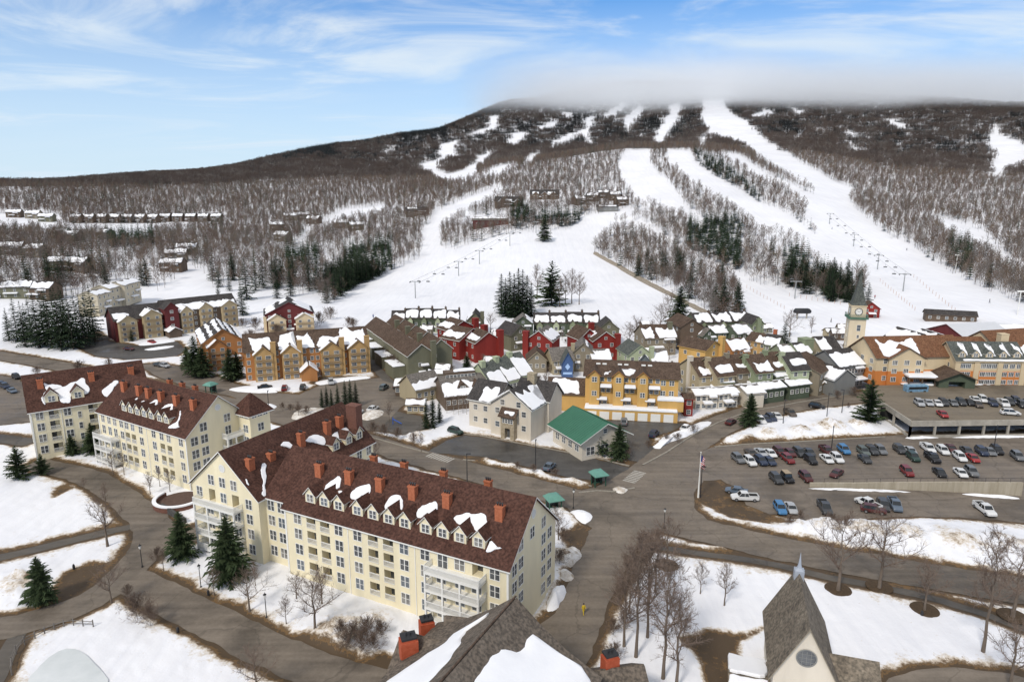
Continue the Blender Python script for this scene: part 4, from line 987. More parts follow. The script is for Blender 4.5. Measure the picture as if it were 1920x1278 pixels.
RF={'dark':shingle('charcoal_shingles',(.045,.042,.042),(.075,.07,.068)),'brown':shingle('brown_shingles',(.07,.048,.036),(.115,.082,.062)),'grey':shingle('grey_shingles',(.13,.12,.11),(.19,.175,.16)),
'teal':mat('green_metal_roof',(.045,.145,.092),rough=.5,var=.08,scale=.3),'slate':shingle('slate_green_shingles',(.075,.085,.08),(.115,.125,.115)),'rust':shingle('rust_brown_shingles',(.145,.07,.04),(.20,.105,.06)),'white':mat('pale_metal_roof',(.55,.56,.58),rough=.4,var=.04)}
M['snow2']=M['snow']
sid=[0]; FOOT=[]
def house(name,label,a,b,ez,dep,rise,axis,wm,rm,rows=2,cols=3,snow=(),chim=(),lw=0,rw=0,z0=None,group=None,cat='house',oh=.5,base=None,wst='s',ww=1.1,wh=1.25,trim=None,winz=None,A=None,Bv=None,drop=.8,bays=()):
    """a,b: pixels of the two front eave corners, ez: eave height above the base"""
    if z0 is None:
        p=atz(*a,ez); z0=terr(p.x,p.y)
    A=A or atz(*a,z0+ez); Bv=Bv or atz(*b,z0+ez); B=Bld(name,label,cat,A,Bv,z0,group); L=B.L
    w=W_[wm] if isinstance(wm,str) else wm; r=RF[rm] if isinstance(rm,str) else rm; tr=trim or w
    wing(B,0,L,0,dep,ez,ez+rise,axis,w,r,oh=oh,trim=tr,z0=-drop)
    fl=(ez)/max(rows,1)
    for i in range(rows):
        z=fl*(i+.58)
        for k in range(cols): window(B,'f',L*(k+.5)/cols,z,ww,wh,0,wst)
        for k in range(lw): window(B,'l',dep*(k+.5)/lw,z,ww,wh,0,wst)
        for k in range(rw): window(B,'r',dep*(k+.5)/rw,z,ww,wh,L,wst)
    if axis=='y' and cols: window(B,'f',L/2,ez+rise*.28,.9,.9,0,wst)
    k=rise/((dep if axis=='x' else L)/2); e=oh; zz=ez-e*k+.25; zr=ez+rise+.25
    Q={'f':[(-e,-e,zz),(L+e,-e,zz),(L+e,dep/2,zr),(-e,dep/2,zr)],'b':[(L+e,dep+e,zz),(-e,dep+e,zz),(-e,dep/2,zr),(L+e,dep/2,zr)]} if axis=='x' else \
      {'l':[(-e,dep+e,zz),(-e,-e,zz),(L/2,-e,zr),(L/2,dep+e,zr)],'r':[(L+e,-e,zz),(L+e,dep+e,zz),(L/2,dep+e,zr),(L/2,-e,zr)]}
    for s in snow:
        sid[0]+=1; snow_quad(B,Q[s[0]],*s[1:5],seed=sid[0])
    FOOT.append((B.o.x,B.o.y,B.ex,B.ey,L,dep))
    if rows>=2 and cols>=2 and group!='red houses':
        rg=random.Random(sid[0]*3+int(L*10)); x=rg.uniform(.05,.35)*L; shed(B,x,x+rg.uniform(.3,.5)*L,-.03,rg.uniform(1.2,2.0),fl*.98,mt=w)
        if rg.random()<.6: x=rg.uniform(.5,.6)*L; shed(B,x,x+.36*L,-.03,1.1,fl*1.75,mt=w)
    for c in chim:
        mt=W_.get(c[3],w) if len(c)>3 and isinstance(c[3],str) and c[3] in W_ else (M['brick'] if len(c)>3 else w)
        chimney(B,c[0]*L,c[1]*dep,0 if len(c)>4 else ez-1,c[2],c[5] if len(c)>5 else 1.3,c[5] if len(c)>5 else 1.1,mt=mt,flues=0)
    return B
def bay(B,x0,x1,out,ez,rise,wm,rm,rows,y0=0,snow=None,cols=2,ww=1.2,wh=1.2,back=6,rail=True):
    """gabled bay standing out of a front"""
    w=W_[wm]; wing(B,x0,x1,y0-out,y0+back,ez,ez+rise,'y',w,RF[rm],oh=.45,trim=w)
    fl=ez/rows; n=cols
    for i in range(rows):
        for k in range(n): window(B,'f',x0+(x1-x0)*(k+.5)/n,fl*(i+.55),ww,wh,y0-out,'s')
        if rail and i>0:
            o=link('railing',railing_mesh(x1-x0-.6,.9,M['rail']),B.root); o.location=((x0+x1)/2,y0-out-.45,fl*i+.05)
            d=MB(); d.box(x0+.3,x1-.3,y0-out-.5,y0-out,fl*i-.12,fl*i+.04); d.obj('balcony',M['rail'],B.root)
    if snow:
        k=rise/((x1-x0)/2); e=.45; zz=ez-e*k+.25; zr=ez+rise+.25; xm=(x0+x1)/2
        for s in snow:
            sid[0]+=1
            q=[(x0-e,y0+back,zz),(x0-e,y0-out-e,zz),(xm,y0-out-e,zr),(xm,y0+back,zr)] if s=='l' else [(x1+e,y0-out-e,zz),(x1+e,y0+back,zz),(xm,y0+back,zr),(xm,y0-out-e,zr)]
            snow_quad(B,q,.02,.98,.0,.95,seed=sid[0],ragged=.1)
def shed(B,x0,x1,y,out,z,name='canopy',mt=None,snow=True,th=.15):
    b=MB(); b.prism([(x0,y,z+.35),(x1,y,z+.35),(x1,y-out,z),(x0,y-out,z)],(0,0,-th)); o=b.obj(name,mt or W_['brown'],B.root,fix=True)
    if snow:
        sid[0]+=1; snow_quad(B,[(x0,y-out,z+.03),(x1,y-out,z+.03),(x1,y-.05,z+.38),(x0,y-.05,z+.38)],.01,.99,.0,.99,seed=sid[0],th=.42,amp=.12,ragged=.05)
M['rail']=mat('weathered_rail',(.32,.24,.15),var=.1)
# ---- four storey timber lodges on the left
G1=Bld('lodge','long tan timber lodge with a dark red gable block and snowy gabled bays, farthest left','lodge',atz(221,643),atz(449,612)); L=G1.L
wing(G1,0,L*.40,1.5,15,9.4,14.2,'x',W_['maroon'],RF['dark'],trim=W_['brown']); wing(G1,L*.385,L,0.5,14,10.2,15.2,'x',W_['brown'],RF['dark'],trim=W_['brown'])
for x0,x1,e,c in ((.02,.155,8.9,'l'),(.205,.345,10.4,'lr'),(.5,.6,10.2,'lr'),(.66,.77,10.9,'lr'),(.85,.985,10.9,'lr')): bay(G1,x0*L,x1*L,2.2,e,2.4,'sand','dark',4,y0=1,snow=c)
bay(G1,.37*L,.48*L,2.6,12.5,2.6,'maroon','dark',4,y0=1,cols=1,rail=False)
for u in (.36,.63,.8):
    for i in range(4): window(G1,'f',u*L,1.6+2.6*i,1.0,1.3,1.5 if u<.38 else .5,'s')
for q in ([(0,1.0,9.1),(L*.36,1.0,9.1),(L*.36,8.25,14.5),(0,8.25,14.5)],):
    snow_quad(G1,q,.02,.30,.1,.55,seed=71); snow_quad(G1,q,.62,.98,0,.5,seed=72)
q=[(L*.49,0,10),(L,0,10),(L,7.25,15.5),(L*.49,7.25,15.5)]; snow_quad(G1,q,.0,.98,.05,.62,seed=73)
bay(G1,.36*L,.46*L,8,3.0,1.6,'brown','dark',1,y0=1,snow='lr',cols=0,rail=False,back=1)
G2=house('lodge','dark red timber lodge with tan corner posts beside the ski slope','%',(0,0),9.5,17,5.5,'y','maroon','dark',4,4,snow=[('l',.05,.95,.05,.5),('l',.1,.5,.62,.95),('r',.05,.95,.1,.8)],lw=4,cat='lodge',A=atz(497,628),Bv=atz(590,622),z0=0.2)if False else None
p0,p1=atz(499,629),atz(590,623)
G2=house('lodge','dark red timber lodge with tan corner posts beside the ski slope',None,None,9.2,18,5.2,'y','maroon','dark',4,5,snow=[('l',.05,.95,.05,.48),('l',.1,.6,.62,.95),('r',.05,.95,.1,.85)],lw=4,cat='lodge',A=p0,Bv=p1,z0=0)
L=G2.L; bay(G2,.06*L,.42*L,3,7.2,2.4,'buff','dark',3,snow='l'); bay(G2,.62*L,.98*L,3,7.2,2.4,'buff','dark',3,snow='lr')
for u in (.0,.97): chimney(G2,u*L,-.3,-.5,8.6,1.3,1.3,mt=W_['buff'],flues=0)
G3=house('lodge','orange timber lodge end with striped snow on two stepped roofs',None,None,10.2,26,4.6,'y','orange','dark',4,4,snow=[('l',.02,.98,.02,.3),('l',.05,.95,.42,.64),('l',.1,.98,.74,.97),('r',.02,.98,.02,.3),('r',.05,.95,.42,.68),('r',.1,.98,.76,.97)],lw=5,cat='lodge',A=atz(384,697),Bv=atz(462,688),z0=0)
bay(G3,.12*G3.L,.55*G3.L,2.5,9.0,2.6,'orange','dark',4,snow='l')
G4=Bld('lodge','tan and orange timber lodge with four snowy gabled bays and a porch over the lot','lodge',atz(462,719),atz(694,699)); L=G4.L
wing(G4,0,L,2,16,10.6,15.2,'x',W_['orange'],RF['brown'],trim=W_['brown'])
for x0,x1,c in ((.075,.22,'l'),(.29,.43,'lr'),(.60,.77,'l'),(.83,.985,'l')): bay(G4,x0*L,x1*L,2.4,9.6,2.6,'honey','brown',4,y0=2,snow=c,cols=2,ww=1.6)
for u in (.03,.25,.47,.53,.575,.80):
    for i in range(4): window(G4,'f',u*L,1.5+2.6*i,1.0,1.3,2,'s')
q=[(0,1.5,10.4),(L,1.5,10.4),(L,9,15.5),(0,9,15.5)]
for u0,u1,v1 in ((.08,.2,.75),(.27,.42,.95),(.46,.56,.8),(.58,.72,.55),(.76,.98,.97)): snow_quad(G4,q,u0,u1,.0,v1,seed=int(u0*99),ragged=.25)
for u in (.225,.435,.775,.985): chimney(G4,u*L,.6,-.5,13.6,1.7,1.4,mt=W_['honey'],flues=0)
bay(G4,.43*L,.555*L,7,3.6,2.2,'orange','brown',1,y0=2,snow='lr',cols=0,rail=False,back=1)
for i,(ax,ay,bx,by,d) in enumerate([(182,578,207,572,10),(206,566,232,560,10),(233,560,262,552,10)]):
    house('apartment_block','beige stepped apartment block %s behind the leftmost lodge'%('nearest the camera','in the middle of its row','farthest right of its row')[i],(ax,ay-24),(bx,by-24),10,d,2,'x','beige','grey',3,3,snow=[('f',.02,.98,.05,.95)],lw=2,rw=1,group='beige apartment blocks',cat='apartment block')
# ---- green townhouse rows
def row(label,units,dx,ez,dep,rise,wm,rm,a,b,n,snow,chim=True,group='green townhouse rows'):
    p=atz(*a,ez); z0=terr(p.x,p.y); B=Bld('townhouse_row',label,'townhouses',atz(*a,z0+ez),atz(*b,z0+ez),z0,group); L=B.L; w=L/n
    rg=random.Random(n*7+int(a[0]))
    for i in range(n):
        e=ez+rg.uniform(-.5,.5); yo=rg.uniform(-.6,.6); wing(B,i*w,(i+1)*w,yo,dep+yo,e,e+rise,'x',W_[wm],RF[rm],oh=.3,trim=W_['brown'])
        wing(B,i*w+w*.18,i*w+w*.55,yo-1.6,yo+2,e-.8,e+.9,'y',W_['lgreen' if i%2 else 'green'],RF[rm],oh=.3,trim=W_['brown'])
        for r in range(2): window(B,'f',(i+.78)*w,1.5+2.7*r,1.1,1.2,yo,'s'); window(B,'f',(i+.365)*w,1.5+2.7*r,1.2,1.3,yo-1.6,'s')
        if chim: chimney(B,(i+.96)*w,dep*.5,e,e+rise+1.1,.9,.9,mt=W_['brown'],flues=1)
        k=rise/(dep/2); q=[(i*w,yo-.3,e-.3*k+.25),((i+1)*w,yo-.3,e-.3*k+.25),((i+1)*w,yo+dep/2,e+rise+.25),(i*w,yo+dep/2,e+rise+.25)]
        snow_quad(B,q,.1,.92,.02,snow,seed=i+int(a[0]),ragged=.35)
        shed(B,i*w+.4,(i+1)*w-1.5,yo-.05,1.7,2.6)
    return B
row('far left townhouse row with snow patches on dark roofs at the foot of the slope',4,0,6.5,11,3.4,'dgreen','dark',za(470,250),za(1590,235),5,.85)
row('middle townhouse row with four snow patches behind the central red house',4,0,6.5,11,3.4,'dgreen','dark',zc(180,300),zc(1260,310),4,.75)
row('right hand townhouse row with broad white snowy roofs below the tall spruce',4,0,7,11,3.4,'dgreen','dark',zf(930,230),zf(1580,205),3,.97)
tg=Bld('townhouse_row','olive green townhouse row stepping down to a windowless gable with a tall flue','townhouses',atz(*za(745,850),8.5),atz(*za(1500,765),8.5),0,'green townhouse rows'); L=tg.L
for i in range(4):
    y=i*15.5; e=8.5-.25*i; wing(tg,L*.0+i*.6,L*.56+i*.6,y,y+15,e,e+3.6,'y',W_['olive'],RF['brown'],oh=.5); wing(tg,L*.5+i*.6,L+i*.6,y+2,y+14,e+.6,e+4.2,'y',W_['olive'],RF['brown'],oh=.4)
    chimney(tg,L*.53+i*.6,y-.4,0,e+4.6,1.8,1.4,mt=W_['olive'],flues=0)
    for z in (2,5): window(tg,'f',L*.25+i*.6,z,1.1,1.2,y,'s'); window(tg,'f',L*.62+i*.6,z+2,1,1,y+2,'s')
    shed(tg,L*.25,L*.42,y-.05,1.3,4.6); shed(tg,L*.2,L*.36,y-.05,1.3,2.2)
    b=MB(); b.box(-4.5+i*.6,-.05+i*.6,y+3,y+13,-.5,4.4); b.obj('lean_to',W_['olive'],tg.root)
    snow_quad(tg,[(-4.7+i*.6,y+13.2,4.45),(-4.7+i*.6,y+2.8,4.45),(-.1+i*.6,y+2.8,4.5),(-.1+i*.6,y+13.2,4.5)],.02,.98,.02,.98,seed=i+90,amp=.2,ragged=.05)
H_=house
H_('house','olive gabled house with a square flue behind the left red houses',zb(390,280),zb(650,280),7,12,3.6,'y','olive','dark',2,2,snow=[('l',.05,.95,.1,.9)],chim=[(.98,.2,11,'olive',1,1.6)])
# ---- red houses
for i,(a,b,n,c) in enumerate([(zb(110,445),zb(560,385),'rear left red house, highest up of the left three',0),(zb(270,600),zb(700,500),'middle red house of the left three with a snow strip',1),(zb(535,640),zb(960,590),'front red house of the left three with a broad red flue',1)]):
    H_('house',n,a,b,8,10,3.6,'y','red','brown',2,0,snow=[('l',.05,.9,.12,.62)],chim=[(.93,-.03,12.2,'red',1,2.2)],group='red houses',trim=M['white'],lw=2)
    
H_('house','red gabled house in the middle of the village with a flue on its left corner',zb(1360,585),zb(1790,615),8,12,3.8,'y','red','grey',2,3,snow=[('r',.05,.95,.05,.8)],chim=[(.02,-.03,11.6,'red',1,2.2)],group='red houses',trim=M['white'])
H_('house','rear right red house with a plain gable behind the grey gabled shop',zc(930,575),zc(1240,545),8,10,3.6,'y','red','brown',2,2,chim=[(.95,.5,13,'red',1,1.8)],group='red houses',trim=M['white'])
H_('house','front right red house with a tall red flue at its right corner',zc(1160,605),zc(1560,590),8,12,3.4,'y','red','brown',2,2,snow=[('l',.1,.6,.1,.6)],chim=[(.97,-.03,10.6,'red',1,2.0)],group='red houses',trim=M['white'])
H_('house','taupe gabled house beside the tall red flue',zc(1240,410),zc(1580,410),7,10,3.6,'y','olive','dark',2,2,snow=[('r',.1,.7,.2,.7)])
H_('house','small tan gabled house in front of the central red house',zb(1385,915),zb(1700,915),5,9,3,'y','taupe','brown',1,3,trim=W_['tan'])
H_('house','olive gabled house left of the central red house',zb(1120,510),zb(1420,470),7,11,3.6,'y','olive','dark',2,2,snow=[('r',.05,.9,.6,.95)])
H_('house','dark green house under the spruce clump',zb(1150,330),zb(1480,330),7,9,3.4,'y','dgreen','grey',2,2,snow=[('r',.05,.95,.1,.9)])
H_('shop','grey gabled shop with a tan front and square flue',zc(830,785),zc(1150,790),7.5,11,3.2,'y','taupe','grey',2,2,snow=[('r',.1,.8,.5,.8)],chim=[(-.03,.1,10.5,'tan',1,1.3)],cat='shop')
H_('shop','grey roofed shop left of the blue front',zc(500,925),zc(840,905),5.5,10,3.4,'x','tan','grey',2,4,cat='shop')
H_('shop','shop with one broad white snow roof right of the grey gable',zc(1150,915),zc(1445,905),5.2,9,2.8,'x','gray','grey',2,4,snow=[('f',.02,.98,.0,.97)],cat='shop')
bf=H_('shop','bright blue gabled shop front with a pale diamond emblem',zc(650,960),zc(825,960),6,7,3.4,'y','blue','slate',1,0,cat='shop',trim=W_['blue'])
em=MB(); L=bf.L
em.face([(L/2-.9,-.05,4.6),(L/2,-.05,3.4),(L/2+.9,-.05,4.6),(L/2,-.05,5.8)]); em.face([(.3,-.05,1.9),(L-.3,-.05,1.9),(L-.3,-.05,2.7),(.3,-.05,2.7)]); em.obj('emblem',mat('pale_blue_paint',(.35,.5,.75),var=.06),bf.root)
# ---- pale green row and the long low hall in front of it
pg=Bld('townhouse_row','pale green townhouses with three big snow slabs on the long roof','townhouses',atz(*zd(1085,475),5.5),atz(*zd(1620,345),5.5),0,'green townhouse rows'); L=pg.L
for i in range(3):
    x0,x1=L*i/3,L*(i+1)/3; wing(pg,x0,x1,-1+i*.8,13+i*.8,5.5+i*.3,11.3+i*.3,'x',W_['lgreen'],RF['slate'],oh=.35,trim=W_['lgreen']); k=5.8/7
    q=[(x0,-1.3+i*.8,5.5+i*.3+.02),(x1,-1.3+i*.8,5.5+i*.3+.02),(x1,6+i*.8,11.55+i*.3),(x0,6+i*.8,11.55+i*.3)]; snow_quad(pg,q,.12,.97,.0,.62 if i<2 else .97,seed=200+i)
    chimney(pg,x0+1.0,5.2+i*.8,0,12.4+i*.3,1.6,1.5,mt=W_['lgreen'],flues=0)
    for u in (.3,.55,.8):
        for z in (1.6,4.1): window(pg,'f',x0+(x1-x0)*u,z,1.3,1.2,-1+i*.8,'s')
window(pg,'l',6,6.5,1,1.3,0,'s'); window(pg,'l',9,3.5,1,1.3,0,'s')
hl=H_('hall','long low hall under deep snow with a dark raised skylight box',zd(545,600),zd(1095,545),4.6,15,4.2,'x','brown','grey',1,8,snow=[('f',.01,.99,0,.72)],cat='hall')
L=hl.L; b=MB(); b.box(L*.12,L*.78,6.5,10,7,10.0); b.obj('clerestory',W_['brown'],hl.root); snow_quad(hl,[(L*.12,6.4,10.02),(L*.78,6.4,10.02),(L*.78,10.1,10.05),(L*.12,10.1,10.05)],.3,.99,.05,.97,seed=301,amp=.1)
for i in range(8): window(hl,'f',L*(.17+.08*i),8.7,1.2,1,6.5,'s')
for u in (.42,.74): dormer(hl,u*L,2,4.6+2*4.2/7.5,4.2/7.5,0,w=3,h=.8,g=1.4,wm=W_['brown'],rm=RF['brown'],ww=1.5,wh=.6,trim=W_['brown'])
H_('pavilion','grey roofed pavilion with snow on its lower slope left of the low hall',zd(190,520),zd(500,455),4.5,10,3.6,'x','tan','grey',1,4,snow=[('f',.02,.98,0,.55)],cat='pavilion')
H_('shed','small tan shed with a snowy roof beside the playground',zd(80,700),zd(290,700),2.6,5,1.2,'x','tan','brown',1,3,snow=[('f',.02,.98,.05,.95)],cat='shed')
H_('porch','low snowy porch roof left of the grey pavilion',zd(-60,470),zd(110,470),3.2,6,1.4,'x','brown','grey',1,3,snow=[('f',.02,.98,.02,.97)],cat='porch')
# ---- white inn
inn=Bld('inn','off white inn with a broad front gable, stone porch and snow on its right slope','inn',atz(920.5,814),atz(995,829),0); L=inn.L
wing(inn,0,L,0,13,9.0,13.2,'y',W_['white'],RF['dark'],oh=.7); wing(inn,-8.5,.05,2.5,14,8.2,12.2,'x',W_['white'],RF['dark'],oh=.6,open_faces='r'); wing(inn,3,L+1.2,8,16,9.4,13.2,'x',W_['white'],RF['dark'],oh=.6)
k=4.2/(L/2); e=.7; q=[(L+e,-e,9-e*k+.25),(L+e,13,9-e*k+.25),(L/2,13,13.45),(L/2,-e,13.45)]; snow_quad(inn,q,.05,.75,.0,.8,seed=401); snow_quad(inn,q,.5,.97,.1,.95,seed=402)
q=[(-e,13,9-e*k+.25),(-e,-e,9-e*k+.25),(L/2,-e,13.45),(L/2,13,13.45)]; snow_quad(inn,q,.68,.97,.02,.95,seed=403)
snow_quad(inn,[(-9,1.9,8),(-.3,1.9,8),(-.3,8.25,12.4),(-9,8.25,12.4)],.45,.97,.02,.75,seed=404)
for u,z in ((.17,7.2),(.17,3.4),(.83,7.2),(.83,3.4),(.3,9.6),(.7,9.6)): window(inn,'f',u*L,z,1.2,1.4,0,'s')
for x in (-6.4,-3.2):
    for z in (2.6,6.0): window(inn,'f',x,z,1.2,1.4,2.5,'s')
M['stone']=mat('rubble_stone',(.26,.21,.14),rough=.95,col2=(.46,.39,.28),scale=2.2,bump=.5)
b=MB(); w0,w1=L*.33,L*.66; hs_=[(L*.43,L*.56,0,3.2,1.2)]
holes_quad(b,w0,w1,-.3,6.4,hs_,lambda u,d,z:(u,-1.6+d,z)); 
for x in (w0,w1): b.face([(x,-1.6,-.3),(x,0,-.3),(x,0,6.4),(x,-1.6,6.4)])
po=b.obj('porch',[M['stone'],M['glass']],inn.root)
r=MB(); r.prism([(w0-.6,-2.2,6.2),(w1+.6,-2.2,6.2),(w1+.6,.2,8.4),(w0-.6,.2,8.4)],(0,0,.2)); r.obj('porch_roof',RF['brown'],inn.root,fix=True)
snow_quad(inn,[(w0-.5,-2.1,6.45),(w1+.5,-2.1,6.45),(w1+.5,.1,8.6),(w0-.5,.1,8.6)],.35,.85,.2,.6,seed=405)
for u in (.4,.47,.54,.6): window(inn,'f',u*L,5.2,.6,1.0,-1.6,'s')
chimney(inn,L*.55,11,9,15.4,2.2,1.8,mt=M['stone'],flues=0)
# ---- yellow building with garages
yb=Bld('apartment_building','yellow apartment building with three gabled bays over a row of white garage doors','apartments',atz(1095,784),atz(1270,793),0); L=yb.L
wing(yb,0,L,3.2,19,12.0,14.6,'x',W_['yellow'],RF['brown'],oh=.7,trim=W_['brown'])
b=MB(); b.box(0,L,0,3.15,-.4,3.0); b.obj('garage',W_['yellow'],yb.root)
dm=MB(); dm.box(-1.35,1.35,-.06,.02,-1.15,1.15); 
for i in range(4): dm.box(-1.3,1.3,-.075,-.06,-1.1+.57*i,-.6+.57*i)
dmm=dm.mesh('garage_door',M['white'])
for i in range(7): o=link('garage_door',dmm,yb.root); o.location=(L*(i+.6)/7.3,0,1.2)
snow_quad(yb,[(0,-.25,3.02),(L,-.25,3.02),(L,3.1,3.05),(0,3.1,3.05)],.005,.995,.0,.98,seed=500,th=.7,amp=.12,ragged=.05)
for i,u in enumerate((.045,.305,.565)):
    x0=u*L; wing(yb,x0,x0+2.9,1.6,9,12.6,13.9,'y',W_['yellow'],RF['brown'],oh=.5,trim=W_['orange'])
    window(yb,'f',x0+1.45,11.3,1.3,1.4,1.6,'d'); window(yb,'f',x0+1.45,7.2,1.2,1.3,1.6,'d')
    shed(yb,x0+3.1,x0+6.4,3.1,1.9,9.0); shed(yb,x0+2.2,x0+5.2,3.1,1.5,5.2)
    for x in (x0+3.9,x0+5.4): window(yb,'f',x,7.9,1.0,1.2,3.2,'s'); window(yb,'f',x-.9,4.5,1,1.1,3.2,'s')
    for x in (x0+3.6,x0+5.6): window(yb,'f',x,11,1.0,1.1,3.2,'s')
for x in (L*.84,L*.93):
    for z in (10.6,7.6): window(yb,'f',x,z,1.2,1.3,3.2,'d')
b=MB(); b.box(L*.79,L+1.5,.9,3.15,3.0,6.0); b.obj('terrace',W_['yellow'],yb.root); snow_quad(yb,[(L*.78,.7,6.02),(L+1.6,.7,6.02),(L+1.6,3.1,6.1),(L*.78,3.1,6.1)],.01,.99,0,.97,seed=510,th=.8,amp=.15,ragged=.1)
wing(yb,-11,-.05,5,15,5.6,9,'x',W_['yellow'],RF['brown'],oh=.5,trim=W_['brown']); snow_quad(yb,[(-11,4.6,5.5),(-.4,4.6,5.5),(-.4,10,9.2),(-11,10,9.2)],.1,.85,.05,.95,seed=511)
q=[(0,2.5,11.9),(L,2.5,11.9),(L,11.1,14.85),(0,11.1,14.85)]; snow_quad(yb,q,.38,.5,.08,.5,seed=512); snow_quad(yb,q,.2,.25,.1,.3,seed=513)
b=MB()
sk=MB(); sk.box(-.6,.6,-.5,.5,0,.25); skm=sk.mesh('skylight',M['white'])
for u in (.13,.2,.37,.44,.63,.7): o=link('skylight',skm,yb.root); o.location=(u*L,8.6,14.05)
# ---- green metal roof
gb=Bld('ski_shop','white shop under one broad green metal roof beside two spruces','shop',atz(*ze(60,850),5.2),atz(*ze(445,1080),5.2),0); L=gb.L
wing(gb,0.8,L-.8,.8,14,5.2,8.6,'x',W_['white'],RF['teal'],oh=1.2)
for u in (.2,.4,.6,.8): window(gb,'f',u*L,2.6,1.6,1.5,.8,'d')
for y in (3.2,7.4,11.2): window(gb,'r',y,2.2,2.2,2.0,L-.8,'d')
window(gb,'r',7.4,6.6,1,1,L-.8,'s'); 
sm=MB()
for i in range(int(L/.9)):
    x=-.3+i*.9
    for sg in (0,1): 
        y0,y1=(-.35,7.38) if sg==0 else (15.1,7.42); z0_,z1_=5.2-1.15*3.4/6.6+.28,8.6+.27
        sm.prism([(x,y0,z0_),(x+.05,y0,z0_),(x+.05,y1,z1_),(x,y1,z1_)],(0,0,.05))
sm.obj('standing_seam',RF['teal'],gb.root,fix=True)
# ---- right hand street front
tu=[('tan','brown'),('tan','brown'),('taupe','brown'),('green','brown'),('green','brown'),('lgreen','dark')]
px_=[1312,1346,1380,1418,1452,1484,1520]; py_=[706,703,700,697,694,692,690]
for i,(c,rm) in enumerate(tu):
    H_('townhouse','%s townhouse %s the right hand street'%(c.replace('lgreen','pale green'),('with a square white flue, leftmost on','with snow on its ridge, second on','with one snow patch, third on','with a steep left gable, fourth on','with dormer windows, fifth on','with a broad white roof, last on')[i]),
       (px_[i],py_[i]+(i%2)*3),(px_[i+1]-2,py_[i+1]+(i%2)*3),8.2+.5*(i%2),13,4.2,'x',c,rm,3,2,snow=[('f',.25,.95,.05+.1*(i%3),.5+.15*(i%2))],chim=[(.02,.45,13.4,'white' if i==0 else c,1,1.4)],lw=2,group='townhouses on the right hand street',cat='townhouse')
for i,(a,b,c,d,lab) in enumerate([(zf(925,1095),zf(1190,1085),'white',7,'white shop with a snow slab roof, left end of the right hand street'),(zf(1200,1085),zf(1430,1060),'white',6,'white shop with dark upper windows behind the street spruce'),(zf(1545,1075),zf(1745,1060),'white',9,'blank white garage block with a thick snow roof'),(zg(235,965),zg(530,925),'dgreen',6,'dark green shop porch with a snow roof near the red flag'),(zg(600,915),zg(880,880),'dgreen',6,'dark green shop porch with a snow roof left of the brown kiosk')]):
    H_('shop',lab,a,b,4.6,d,1.2,'x',c,'grey',2 if c=='white' and i<2 else 1,0 if i==2 else 4,snow=[('f',.0,1,.0,.98),('b',.0,1,.0,.98)],group='street front shops',cat='shop')
for i,(a,b) in enumerate([(zf(1190,945),zf(1370,935)),(zg(410,790),zg(575,770))]):
    H_('bay_house',('small green hipped annex with a snow roof among the tan townhouses','small green annex with a snow roof among the green townhouses')[i],a,b,6.5,6,1.2,'x','green','grey',2,2,snow=[('f',0,1,0,.98)],cat='annex')
rk=H_('stair_tower','dark red open stair tower at the right end of the yellow building',ze(1690,560),ze(1790,560),5.5,4,1,'x','red','brown',2,1,cat='stair tower')
kk=H_('kiosk','tan kiosk with a snowy roof at the bend of the street',zg(1040,880),zg(1190,855),3.4,4,1.2,'y','honey','brown',1,1,snow=[('l',0,1,0,.97),('r',0,1,0,.97)],cat='kiosk')
